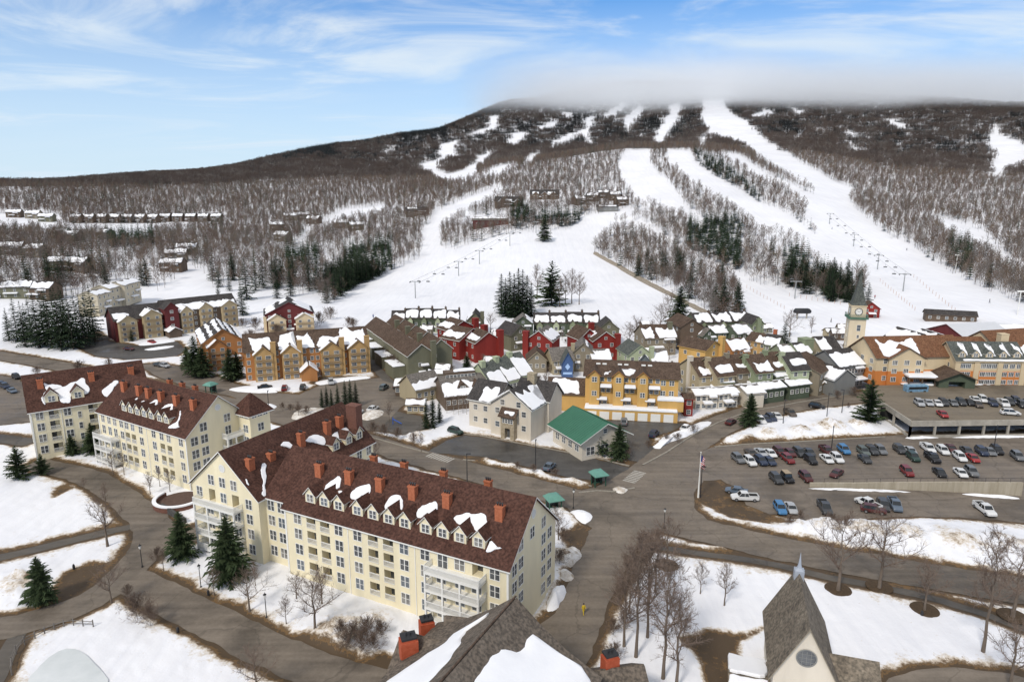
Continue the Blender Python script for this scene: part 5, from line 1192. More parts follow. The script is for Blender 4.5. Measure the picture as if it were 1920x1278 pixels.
# upper right cluster
for a in [
 ('house','pale green gabled house behind the yellow building',zf(120,610),zf(395,595),7.5,11,3.2,'y','lgreen','slate',2,3,[('r',.1,.6,.1,.5)],[(.98,-.02,10.2,'lgreen',1,1.4)]),
 ('house','small blue grey gabled porch house with two white roof edges',zf(225,705),zf(390,705),4.5,8,3.0,'y','slatey','slate',1,0,[('l',.1,.9,.3,.95),('r',.05,.9,.5,.97)],[]),
 ('house','low house with one square snow roof right of the blue grey porch house',zf(405,690),zf(585,690),5,9,3.4,'x','green','grey',2,3,[('f',.02,.98,.02,.95)],[]),
 ('house','dark brown roofed house with two snow slabs below the bare trees',zf(320,410),zf(690,395),7.5,12,4,'x','taupe','brown',2,4,[('f',.02,.3,0,.8),('f',.45,.98,0,.75)],[(.9,.3,13,'olive',1,1.6)]),
 ('house','tall brown windowless house under the spruce',zf(745,275),zf(1010,265),10,14,3,'y','brown','brown',3,1,[],[]),
 ('house','dark green gabled house left of the small yellow house',zf(1005,385),zf(1165,370),6.5,9,2.8,'y','dgreen','grey',2,2,[('l',.1,.7,.2,.8)],[]),
 ('house','dark green house with a snow roof above the small yellow house',zf(1125,350),zf(1300,340),6.5,8,2.6,'x','dgreen','grey',2,3,[('f',.0,.98,.0,.95)],[]),
 ('house','dark green house with one white roof slab, right of the upper row',zf(1420,360),zf(1600,330),6.5,8,3,'x','dgreen','grey',2,3,[('f',.05,.95,.0,.97)],[]),
 ('house','green gabled house with a square flue at the right end of the upper row',zf(1600,240),zf(1740,235),8,10,3,'y','green','dark',2,2,[('r',.1,.8,.3,.9)],[(.5,-.05,10.5,'green',1,1.7)]),
 ('house','small bright yellow house with a broad yellow flue',zf(1040,560),zf(1240,505),8.5,11,2.6,'y','yellow','brown',2,1,[('r',.1,.9,.2,.7)],[(.9,-.03,12.4,'yellow',1,1.9)]),
 ('house','house with a ragged snow roof right of the small yellow house',zf(1370,560),zf(1570,540),6,9,3.4,'x','orange','brown',2,3,[('f',.0,.95,.05,.95)],[]),
 ('house','brown timber house with yellow gable trim and balcony',zf(1530,430),zf(1760,470),6,9,2.6,'x','honey','brown',2,3,[('f',.5,.98,.0,.8)],[]),
 ('house','green house with a brick flue and a tilted snow slab',zf(1740,480),zf(1900,500),6.5,9,3.2,'x','green','dark',2,2,[('f',.1,.98,0,.8)],[(.5,.6,11.6,'b')]),
 ('house','grey green house with a full snow roof below the upper spruce',zg(510,505),zg(790,500),6,11,3.2,'x','green','grey',2,3,[('f',.02,.98,.0,.97)],[]),
 ('house','grey green house with a snow roof beside the boxy roof tower',zg(740,470),zg(900,455),7,9,3,'x','green','dark',2,2,[('f',.02,.95,.0,.97)],[(1.2,.5,11.5,'green',1,4.0)]),
 ('house','taupe house with a dark slate roof and snow on its left, beside the clock tower',zg(1060,440),zg(1320,430),6.5,13,4.2,'x','tan','dark',2,4,[('f',.02,.5,.1,.97)],[]),
 ('house','tan sided house with a brown roof running back from the street',zg(1015,740),zg(1190,650),7.5,18,3.6,'x','taupe','brown',2,3,[],[]),
 ]:
    W_.setdefault('slatey',sd('slate_blue_siding',(.13,.15,.16),.1))
    nm,lab,p,q_,ez,d,rs,ax,wm,rm,rows,cols,sn,ch=a
    H_(nm,lab,p,q_,ez,d,rs,ax,wm,rm,rows,cols,snow=sn,chim=ch,lw=2)
st=H_('restaurant','grey stone restaurant with a huge white snow roof and a band of dark windows',zg(1290,650),zg(1625,610),8.6,13,4,'x','gray','dark',2,8,snow=[('f',.0,.99,.0,.9)],lw=3,cat='restaurant',ww=1.3,wh=1.6)
shed(st,st.L*.35,st.L*.95,-.05,2.6,4.2,mt=W_['gray']); wing(st,-5,4,-3,8,5.6,8.6,'y',W_['gray'],RF['dark'],oh=.5); snow_quad(st,[(-5.4,8,5.5),(-5.4,-3.4,5.5),(-.5,-3.4,8.8),(-.5,8,8.8)],.02,.98,0,.97,seed=601)
# ---------------------------------------------------------------- hotel with the clock tower, parking deck
HZ=3.4
ct=thing('clock_tower','buff clock tower with a dark green spire and green balustrade at the hotel','tower',atz(1599,657,0),R(-14)); 
class _O: pass
cb=_O(); cb.root=ct; cb.nwin=0
def bx(name,w,z0,z1,m,parent=ct):
    b=MB(); b.box(-w,w,-w,w,z0,z1); return b.obj(name,m,parent)
W_['pale']=sd('pale_buff_stucco',(.62,.53,.38),.07)
bx('shaft',3.05,-.5,13.6,W_['pale'])
M['verdigris']=mat('verdigris_metal',(.07,.15,.105),rough=.6)
bx('cornice',3.7,13.6,14.2,M['verdigris'])
for i in range(4):
    o=link('balustrade',railing_mesh(7.2,1.2,M['verdigris'],.35,'balustrade'),ct); a=i*math.pi/2; o.location=(3.5*math.sin(a),-3.5*math.cos(a),14.2); o.rotation_euler=(0,0,a)
bx('belfry',2.75,14.2,18.6,W_['pale']); bx('belfry_cornice',3.0,18.6,19.0,W_['buff'])
b=MB(); b.lathe([(4.1,18.95),(3.2,20.2),(1.7,25),(.8,28.6),(.08,31.5)],4,m=0); so_=b.obj('spire',RF['slate'],ct); so_.rotation_euler=(0,0,R(45))
b=MB(); b.tube((0,0,31.3),(0,0,33),.06,.04,6); b.obj('finial',M['dark'],ct)
def clock(a):
    b=MB(); n=32
    for k in range(n):
        t0,t1=2*math.pi*k/n,2*math.pi*(k+1)/n; P=lambda r,t,y:(r*math.sin(t),y,r*math.cos(t))
        b.face([P(1.25,t0,-.06),P(1.25,t1,-.06),P(1.5,t1,-.06),P(1.5,t0,-.06)],1); b.face([P(0,0,-.04),P(1.25,t1,-.04),P(1.25,t0,-.04)],0)
    for k in range(12):
        t=2*math.pi*k/12; s=Vector((math.cos(t),0,-math.sin(t)))*.06; p=Vector((1.0*math.sin(t),-.07,1.0*math.cos(t))); q=Vector((1.2*math.sin(t),-.07,1.2*math.cos(t))); b.face([p-s,p+s,q+s,q-s],1)
    o=b.obj('clock_face',[M['white'],M['dark']],ct); o.location=(2.75*math.sin(a),-2.75*math.cos(a),16.5); o.rotation_euler=(0,0,a)
    h=MB(); 
    for L,t in ((.65,R(300)),(1.0,R(60))):
        s=Vector((math.cos(t),0,-math.sin(t)))*.07; p=Vector((0,-.09,0)); q=Vector((L*math.sin(t),-.09,L*math.cos(t))); h.face([p-s,p+s,q+s*.4,q-s*.4])
    h.obj('clock_hands',M['dark'],o)
clock(0); clock(-math.pi/2)
for z,w,h in ((10,1.3,2.4),(6.5,.8,1.2),(3,.8,1.2)):
    window(cb,'f',.5,z,w,h,-3.05,'s',parent=ct); window(cb,'l',0,z,w*.7,h,-3.05,'s',parent=ct)
ht=Bld('hotel','buff and rust orange hotel with brown roofs and a dormered front wing','hotel',atz(1787,723.5,HZ),atz(1915,725,HZ),HZ); L=ht.L
up=(4.6,W_['buff'])
# front wing with dormers
wing(ht,0,L,0,12,8.4,13,'x',W_['rust'],RF['slate'],oh=.6,trim=W_['buff'],upper=(5.0,W_['buff']))
for i in range(5):
    x=L*(.09+.2*i); dormer(ht,x,.8,8.4+.8*4.6/6,4.6/6,0,w=2.2,h=1.3,g=1.1,wm=W_['buff'],rm=RF['slate'],ww=1.2,wh=1.0)
    snow_quad(ht,[(L*.2*i,-.5,8.3),(L*.2*(i+1),-.5,8.3),(L*.2*(i+1),6,13.25),(L*.2*i,6,13.25)],.62,.98,.25,.92,seed=700+i)
snow_quad(ht,[(0,-.6,8.25),(L,-.6,8.25),(L,6,13.2),(0,6,13.2)],.1,.99,.0,.1,seed=710,amp=.08,ragged=.1)
for u in (.1,.18,.4,.48,.56,.72,.82,.92):
    for z in (1.5,4.0,6.6): window(ht,'f',u*L,z,1.5,1.3,0,'t')
for z in (2.5,6.2): window(ht,'l',4,z,1.2,1.2,0,'s'); 
for u in (.02,.3,.64,.98):
    b=MB(); b.box(u*L-.8,u*L+.8,-.35,-.003,-.4,8.0); b.obj('pilaster',W_['buff'],ht.root)
p=lambda a,z=9: ht.Lp(atz(*a,HZ+z))
def hw(a,b,ez,dep,rise,axis,rm='rust',rows=3,cols=3,ts=()):
    """further block of the hotel from two front eave pixels"""
    B2=Bld('hotel_block','x','hotel',atz(*a,HZ+ez),atz(*b,HZ+ez),HZ); root=B2.root; l=B2.L
    wing(B2,0,l,0,dep,ez,ez+rise,axis,W_['rust'],RF[rm],oh=.6,trim=W_['brown'],upper=(4.4,W_['buff']))
    for i in range(rows):
        for k in range(cols): window(B2,'f',l*(k+.5)/cols,1.8+2.7*i,1.5 if cols<5 else 1.2,1.4,0,'t')
    for s in ts: snow_quad(B2,*s)
    return B2
blocks=[]
h2=hw(zh(575,915),zh(930,915),8.6,13,3.4,'y'); l=h2.L; snow_quad(h2,[(-.5,13,8.5),(-.5,-.5,8.5),(l/2,-.5,12.3),(l/2,13,12.3)],.1,.9,.05,.7,seed=721)
h1=hw(zh(180,800),zh(450,905),8.8,30,5.0,'y',cols=3); l=h1.L; snow_quad(h1,[(l+.5,-.5,8.7),(l+.5,30,8.7),(l/2,30,14.2),(l/2,-.5,14.2)],.1,.5,.05,.85,seed=722); 
for y in (3,8): 
    for z in (2,5,7.5): window(h1,'r',y,z,1.2,1.4,l,'s')
h3=hw(zh(780,850),zh(1740,850),9.4,12,3.6,'x',cols=8)
h5=hw(zh(1790,915),zh(2040,915),8.6,13,3.8,'x',cols=3); l=h5.L; snow_quad(h5,[(0,-.5,8.5),(l,-.5,8.5),(l,6.5,12.6),(0,6.5,12.6)],.05,.95,.05,.9,seed=724)
h6=hw(zh(1640,800),zh(2080,770),11,12,4,'x',cols=4)
for B2 in (h2,h1,h3,h5,h6):   # blocks of the same hotel: bring their parts under its root
    for o in list(B2.root.children):
        mw=B2.root.matrix_basis.copy() if False else Matrix.Translation(B2.root.location)@Matrix.Rotation(B2.root.rotation_euler.z,4,'Z')
        rw=Matrix.Translation(ht.root.location)@Matrix.Rotation(ht.root.rotation_euler.z,4,'Z')
        o.parent=ht.root; o.matrix_basis=rw.inverted()@mw@(Matrix.Translation(o.location)@o.rotation_euler.to_matrix().to_4x4())
    bpy.data.objects.remove(B2.root)
chimney(ht,L*.87,8,9,15.5,2.4,2.4,mt=W_['buff'],flues=0)
pc=Bld('entrance_canopy','dark gabled entrance canopy with a flat snowy roof beside it, in front of the hotel','canopy',atz(*zh(770,1215),HZ),atz(*zh(1420,1235),HZ),HZ); l=pc.L
wing(pc,l*.45,l,0,9,3.4,5.6,'y',W_['dgreen'],RF['brown'],oh=1.2,trim=W_['brown'],holes={'f':[(l*.6,l*.85,0,2.6,3)]}); b=MB(); b.box(0,l*.46,1,9,2.9,3.2); b.obj('flat_roof',W_['brown'],pc.root)
for x in (.3,l*.22,l*.42):
    for y in (1.3,8.6):
        b=MB(); b.box(x-.18,x+.18,y-.18,y+.18,-.3,2.9); b.obj('post',W_['brown'],pc.root)
snow_quad(pc,[(0,1,3.22),(l*.46,1,3.22),(l*.5,9,3.25),(0,9,3.25)],.01,.99,.01,.99,seed=731,th=.6,amp=.1,ragged=.03)
# base lodge behind the hotel
for i,(a,b,ez,d,rs,ax,wm,rm,sn,lab) in enumerate([
 (zh(785,765),zh(1030,755),7,14,3.4,'y','brown','dark',[('l',.02,.98,.05,.97),('r',.02,.98,.05,.97)],'base lodge hall with a white lens of snow between dark roof edges, left of two'),
 (zh(985,775),zh(1290,770),7,14,3.0,'y','brown','dark',[('l',.02,.98,.05,.97),('r',.02,.98,.05,.97)],'base lodge hall with a white lens of snow between dark roof edges, right of two'),
 (zh(1370,745),zh(1850,720),8.5,22,4.4,'x','maroon','white',[],'base lodge with one broad pale metal roof below the lift station'),
 (zh(1740,650),zh(2050,660),8,14,2,'x','brown','white',[('f',.02,.98,.2,.97)],'base lodge wing with a snowy roof at the right edge')]):
    house('base_lodge',lab,a,b,ez,d,rs,ax,wm,rm,2,4,snow=sn,cat='lodge',lw=1)
# ---- parking deck
DZ=4.0
dk=thing('parking_garage','low concrete parking garage with cars on its open deck','garage',(0,0,0))
ring=[atz(1709,794,DZ),atz(2030,790,DZ),atz(2030,716,DZ),atz(1640,722,DZ),atz(1650,755,DZ)]
ring=[Vector((p.x,p.y)) for p in ring]
M['deck']=asphalt('deck_surface',(.135,.11,.08),(.205,.17,.125),.8)
b=MB(); n=len(ring); b.face([(p.x,p.y,DZ) for p in ring]); b.v=[tuple(v) for v in b.v]
for i in range(n): pass
d=b.mesh('deck',M['deck'])
if d.polygons[0].normal.z<0: d.flip_normals()
link('deck',d,dk)
def along(p,q,z0,z1,t,name,m,par=dk,out=0.0):
    p=Vector(p); q=Vector(q); dd=(q-p).normalized(); nn=Vector((dd.y,-dd.x)); b=MB()
    a=[p+nn*out,q+nn*out,q+nn*(out-t),p+nn*(out-t)]; b.prism([(v.x,v.y,z0) for v in a],(0,0,z1-z0)); return b.obj(name,m,par,fix=True)
for i,j in ((4,0),(0,1)):
    along(ring[i],ring[j],DZ-.75,DZ+.75,.3,'parapet',M['concrete'],out=.15)
    L_=(ring[j]-ring[i]).length; k=max(2,int(L_/6.2)); 
    for s in range(k+1):
        p=ring[i].lerp(ring[j],s/k); b=MB(); b.box(p.x-.25,p.x+.25,p.y-.05,p.y+.45,-.4,DZ-.75); b.obj('column',M['concrete'],dk)
    along(ring[i],ring[j],-.3,.75,.25,'low_wall',M['concrete'],out=.12)
M['bays']=mat('shade_black_concrete',(.03,.029,.027),rough=.95)  # near-black colour puts the shade of the open bays into the wall
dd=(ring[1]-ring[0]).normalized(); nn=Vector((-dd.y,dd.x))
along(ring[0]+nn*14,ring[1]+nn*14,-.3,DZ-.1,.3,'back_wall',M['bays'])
for i,j in ((1,2),(2,3),(3,4)): along(ring[i],ring[j],-.5,DZ-.02,.4,'retaining_wall',M['concrete'])
# ---- brown roofed house in the foreground
M['roofgrey']=shingle('taupe_shingles',(.105,.088,.072),(.155,.132,.11)); M['redstucco']=mat('peeling_red_stucco',(.33,.065,.028),rough=.9,col2=(.42,.10,.05),scale=2.0)
def free(name,pts,th,m,par,up=(0,0,1)):
    b=MB(); P=[Vector(p) for p in pts]; n=(P[1]-P[0]).cross(P[2]-P[0]).normalized(); n=n if n.z>0 else -n
    b.prism(P,n*th); return b.obj(name,m,par,fix=True)
fh=thing('mansion','grey brown roofed house with steep gables, snow and red chimneys at the bottom edge','house',(0,0,0))
def P3(a,z): return atz(*zbr(*a),z)
pk=P3((970,88),15.5); rg0=P3((500,640),15.2); 
lf=P3((640,195),9.5)
dirr=(Vector((rg0.x,rg0.y))-Vector((pk.x,pk.y))).normalized()      # ridge runs towards the camera and left
dirr=Vector((dirr.x,dirr.y,0)); rt=Vector((-dirr.y,dirr.x,0))      # to the right when looking along the ridge
if rt.x<0: rt=-rt
W2,HR,HE=10.5,15.5,6.5
def rp(s,t,z): v=pk+dirr*s+rt*t; return Vector((v.x,v.y,z))
LR=34
# curved (flared) gable roof: three facets a side
prof=[(0,HR),(3.2,12.9),(6.6,10.6),(W2+.8,8.4)]
for sg in (-1,1):
    for k in range(3):
        (t0,z0_),(t1,z1_)=prof[k],prof[k+1]
        free('roof',[rp(-.5,sg*t0,z0_),rp(LR,sg*t0,z0_),rp(LR,sg*t1,z1_),rp(-.5,sg*t1,z1_)],.25,M['roofgrey'],fh)
b=MB(); b.prism([rp(.1,-W2,-.5),rp(.1,W2,-.5),rp(.1,W2,8.5),rp(.1,6.6,10.5),rp(.1,3.2,12.8),rp(.1,0,15.3),rp(.1,-3.2,12.8),rp(.1,-6.6,10.5),rp(.1,-W2,8.5)],dirr*.4); b.obj('gable_wall',W_['taupe'],fh,fix=True)
b=MB()
for sg in (-1,1): b.prism([rp(.5,sg*W2,-.5),rp(LR,sg*W2,-.5),rp(LR,sg*W2,8.5),rp(.5,sg*W2,8.5)],rt*sg*-.3)
b.obj('wall',W_['taupe'],fh,fix=True)
b=MB(); b.tube(rp(-.6,0,HR+.28),rp(LR,0,HR+.28),.12,.12,6); b.obj('ridge_cap',RF['brown'],fh)
class _B: pass
fb=_B(); fb.root=fh
def ps(sg,s,t):
    """point on the roof skin, s along the ridge, t down the slope"""
    for k in range(3):
        (t0,z0_),(t1,z1_)=prof[k],prof[k+1]
        if t<=t1+1e-6:
            f=(t-t0)/(t1-t0); return rp(s,sg*t,z0_+(z1_-z0_)*f+.3)
def snow_strip(sg,outline,seed):
    """snow draped over the flared roof: outline [(s, t0, t1)]"""
    b=MB(); rows=[]
    S=[]; 
    for i in range(len(outline)-1):
        a,c=outline[i],outline[i+1]; k=max(2,int(abs(c[0]-a[0])/.5))
        for j in range(k): f=j/k; S.append(tuple(a[q]+(c[q]-a[q])*f for q in range(3)))
    S.append(outline[-1])
    for s,t0,t1 in S:
        w=mnoise.noise(Vector((s*.5,seed,0)))*.55; w2=mnoise.noise(Vector((s*.6,seed,5)))*.45; r=[]
        ta,tb=max(.1,t0+w),min(11.0,t1+w2)
        for j in range(13):
            f=j/12; t=ta+(tb-ta)*f; h=.34*min(1,min(f,1-f)*7)**.6; p=ps(sg,s,t); r.append(p+Vector((0,0,h)))
        rows.append(r)
    n=13
    for r in rows: b.v.extend([tuple(p) for p in r])
    for i in range(len(rows)-1):
        for j in range(n-1): b.f.append((i*n+j,i*n+j+1,(i+1)*n+j+1,(i+1)*n+j)); b.m.append(0)
    for e in (0,len(rows)-1):
        base=len(b.v); b.v.extend([tuple(p-Vector((0,0,.4))) for p in rows[e]])
        for j in range(n-1): b.f.append((e*n+j,e*n+j+1,base+j+1,base+j)); b.m.append(0)
    b.obj('snow_patch',M['snow'],fh,True,fix=True)
snow_strip(1,[(.5,8.6,9.2),(1.0,5.5,10.4),(1.6,3.2,10.9),(2.4,3.4,11),(4,3.5,11),(5.5,3.0,11),(7,2.0,11),(9,1.8,11),(13,1.9,11),(20,2.2,11),(33,2,11)],1)
snow_strip(-1,[(1.5,2.6,2.9),(2.6,3.1,4.6),(4.0,4.3,6.2),(5.4,4.2,6.6),(7,3.2,7.4),(9,2.6,8.7),(12,2.2,10),(33,2.5,11)],2)
for (a,z,t0,t1,zb_,w_) in (((410,205),9.6,0,0,3,1.5),((293,320),11.2,0,0,3,1.7),((1592,430),9.0,0,0,2.5,1.5)):
    c=P3(a,z); o=thing('x','x','x') if False else None
    b=MB(); b.box(-w_*.62,w_*.62,-w_*.5,w_*.5,zb_-4,z-.3); b.box(-w_*.5,w_*.5,-w_*.4,w_*.4,z-.3,z)
    ch=b.obj('chimney',M['redstucco'],fh); ch.location=(c.x,c.y,0); ch.rotation_euler=(0,0,R(20))
    f=MB(); f.box(-w_*.55,w_*.55,-w_*.45,w_*.45,z,z+.25); f.lathe([(.12,z+.2),(.12,z+.7)],8,-.25,0); f.lathe([(.12,z+.2),(.12,z+.6)],8,.25,0); f.obj('cap',M['dark'],ch)
# lower cross gables left and right
def cross(a,zr,b_,ze_,hw_,name='cross_roof'):
    p=P3(a,zr); q=P3(b_,zr); d=(q-p); d.z=0; d.normalize(); nn=Vector((-d.y,d.x,0))
    for sg in (-1,1): free(name,[p,q,q+nn*sg*hw_+Vector((0,0,ze_-zr)),p+nn*sg*hw_+Vector((0,0,ze_-zr))],.22,M['roofgrey'],fh)
    b=MB(); 
    for e in (p+d*.4,): b.prism([e-nn*(hw_-.6)+Vector((0,0,ze_-zr)),e+nn*(hw_-.6)+Vector((0,0,ze_-zr)),e+Vector((0,0,-.15))],d*.3)
    for sg in (-1,1): b.prism([p+d*.4+nn*sg*(hw_-.6)+Vector((0,0,ze_-zr)),q+nn*sg*(hw_-.6)+Vector((0,0,ze_-zr)),q+nn*sg*(hw_-.6)+Vector((0,0,-zr-.5)),p+d*.4+nn*sg*(hw_-.6)+Vector((0,0,-zr-.5))],nn*sg*-.25)
    b.prism([p+d*.4-nn*(hw_-.6)+Vector((0,0,ze_-zr)),p+d*.4+nn*(hw_-.6)+Vector((0,0,ze_-zr)),p+d*.4+nn*(hw_-.6)+Vector((0,0,-zr-.5)),p+d*.4-nn*(hw_-.6)+Vector((0,0,-zr-.5))],d*.25)
    b.obj('wing_wall',W_['taupe'],fh,fix=True)
cross((255,285),10.2,(640,400),6.3,4.2); cross((530,190),10.0,(740,215),7.0,3.6)
cross((1810,505),7.5,(1380,560),4.6,4.0)
# ---- chapel
cp_A=atz(*zch(330,1150),7.0); cp_B=atz(*zch(1075,1290),7.0)
ap=atz(*zch(755,930),13.4)
ch=Bld('chapel','white chapel with a steep grey shingle roof, round window and pale spire','chapel',(cp_A.x,cp_A.y),(cp_B.x,cp_B.y),0); L=ch.L
# ridge direction from the two ridge ends
e0=ch.Lp(atz(*zch(755,930),13.4)); e1=ch.Lp(atz(*zch(640,300),13.4)); print('chapel',L,e0,e1)
M['shakes']=shingle('weathered_shakes',(.135,.115,.092),(.22,.19,.15))
DPC=max(12,e1.y-e0.y+.5)
wing(ch,.6,L-.6,0.4,DPC,6.6,13.2,'y',W_['white'],M['shakes'],oh=.55,trim=W_['taupe'])
rw=MB(); n=28
for k in range(n):
    t0,t1=2*math.pi*k/n,2*math.pi*(k+1)/n; Pq=lambda r,t,y:(r*math.cos(t),y,r*math.sin(t))
    rw.face([Pq(1.05,t0,-.08),Pq(1.2,t0,-.08),Pq(1.2,t1,-.08),Pq(1.05,t1,-.08)],0); rw.face([(0,-.04,0),Pq(1.05,t0,-.04),Pq(1.05,t1,-.04)],1)
for i in range(-1,2): rw.box(i*.5-.03,i*.5+.03,-.075,-.042,-.9,.9); rw.box(-.9,.9,-.07,-.043,i*.5-.03,i*.5+.03)
o=rw.obj('round_window',[W_['gray'],M['glass']],ch.root); o.location=(L/2,.4,9.2)
M['palezinc']=mat('pale_zinc',(.33,.36,.41),rough=.5,var=.06)
sp_=MB(); y=DPC-.6; sp_.box(L/2-.62,L/2+.62,y-.62,y+.62,12.0,13.7); so2=sp_.obj('steeple_base',M['palezinc'],ch.root)
b=MB(); b.lathe([(.7,0),(.34,.3),(.22,.7),(.12,1.5),(.02,2.5)],8); o=b.obj('spire',M['palezinc'],so2); o.location=(L/2,y,13.7)
side=ch.Lp(atz(*zch(1265,1060),5.0)); 
wing(ch,L-.7,L+4.4,1.0,8.6,4.4,7.2,'x',W_['white'],M['shakes'],oh=.4,trim=W_['taupe'])
for y_ in (4,8): window(ch,'l',y_,3.2,1.0,2.2,.6,'s')

wing(ch,-4.2,.55,-2,7,2.6,3.3,'x',W_['white'],M['shakes'],oh=.3,trim=W_['taupe'])
snow_quad(ch,[(-4.5,-2.3,2.7),(.4,-2.3,2.7),(.4,2.4,3.6),(-4.5,2.4,3.6)],.01,.99,.01,.99,seed=801,th=.4,amp=.4,ragged=.06); snow_quad(ch,[(.4,7.3,2.7),(-4.5,7.3,2.7),(-4.5,2.5,3.6),(.4,2.5,3.6)],.01,.99,.01,.99,seed=802,th=.4,amp=.4,ragged=.06)
BIGFOOT=[(B.o.x,B.o.y,B.ex,B.ey,B.L,20) for B in (A,Bb,Cb,G1,G4,inn,yb,gb,pg,ht)]+[(tg.o.x,tg.o.y,tg.ex,tg.ey,tg.L,62)]
# ---------------------------------------------------------------- cars
def paint(name,c,rough=.3):
    return mat('paint_'+name,c,rough=rough,var=.05,spec=.5,scale=.5)
PAINT={'white':(.62,.62,.61),'silver':(.36,.37,.38),'grey':(.14,.145,.15),'charcoal':(.045,.047,.05),'black':(.014,.014,.016),'navy':(.025,.035,.065),'blue':(.05,.17,.34),'slate blue':(.10,.13,.17),'maroon':(.075,.018,.018),'red':(.28,.022,.022),'dark green':(.02,.045,.035),'brown':(.085,.065,.05),'tan':(.34,.25,.14),'dark red':(.16,.018,.02),'green grey':(.10,.12,.11)}
M['headlamp']=mat('headlamp_glass',(.6,.6,.58),rough=.2,spec=.6); M['taillamp']=mat('tail_lamp_glass',(.25,.01,.01),rough=.3,spec=.6); M['carglass']=mat('car_glass',(.015,.018,.02),rough=.08,spec=.7,var=.2); M['rim']=mat('wheel_rim',(.32,.32,.33),rough=.4,metal=.6); M['bedliner']=mat('bed_liner',(.02,.02,.02),rough=.9)
def loft(b,secs,m=0):
    """secs: list of (x,[(y,z)...]) rings -> closed skin"""
    n=len(secs[0][1]); o=len(b.v)
    for x,r in secs: b.v.extend([(x,y,z) for y,z in r])
    for i in range(len(secs)-1):
        for j in range(n):
            k=(j+1)%n; b.f.append((o+i*n+j,o+(i+1)*n+j,o+(i+1)*n+k,o+i*n+k)); b.m.append(m)
    b.f.append(tuple(o+j for j in range(n))); b.m.append(m); q=o+(len(secs)-1)*n; b.f.append(tuple(q+j for j in range(n-1,-1,-1))); b.m.append(m)
def rr(w,z0,z1,c=.12,tum=.04):
    return [(-w+c,z0),(w-c,z0),(w,z0+c),(w,z0+(z1-z0)*.55),(w-tum,z1-c*.6),(w-tum-c,z1),(-w+tum+c,z1),(-w+tum,z1-c*.6),(-w,z0+(z1-z0)*.55),(-w,z0+c)]
SPEC={'sedan':dict(L=4.7,hood=.95,belt=.92,roof=1.42,cab=(-1.55,-.85,.55,1.25),tail=1.0),'suv':dict(L=4.75,hood=1.10,belt=1.08,roof=1.72,cab=(-2.15,-1.75,.45,1.15),tail=1.1),
'hatch':dict(L=4.2,hood=.98,belt=.95,roof=1.5,cab=(-1.95,-1.4,.45,1.15),tail=.98),'pickup':dict(L=5.6,hood=1.15,belt=1.12,roof=1.82,cab=(-.75,-.55,.85,1.45),tail=1.12),'jeep':dict(L=4.2,hood=1.15,belt=1.12,roof=1.85,cab=(-1.95,-1.85,.35,.6),tail=1.12)}
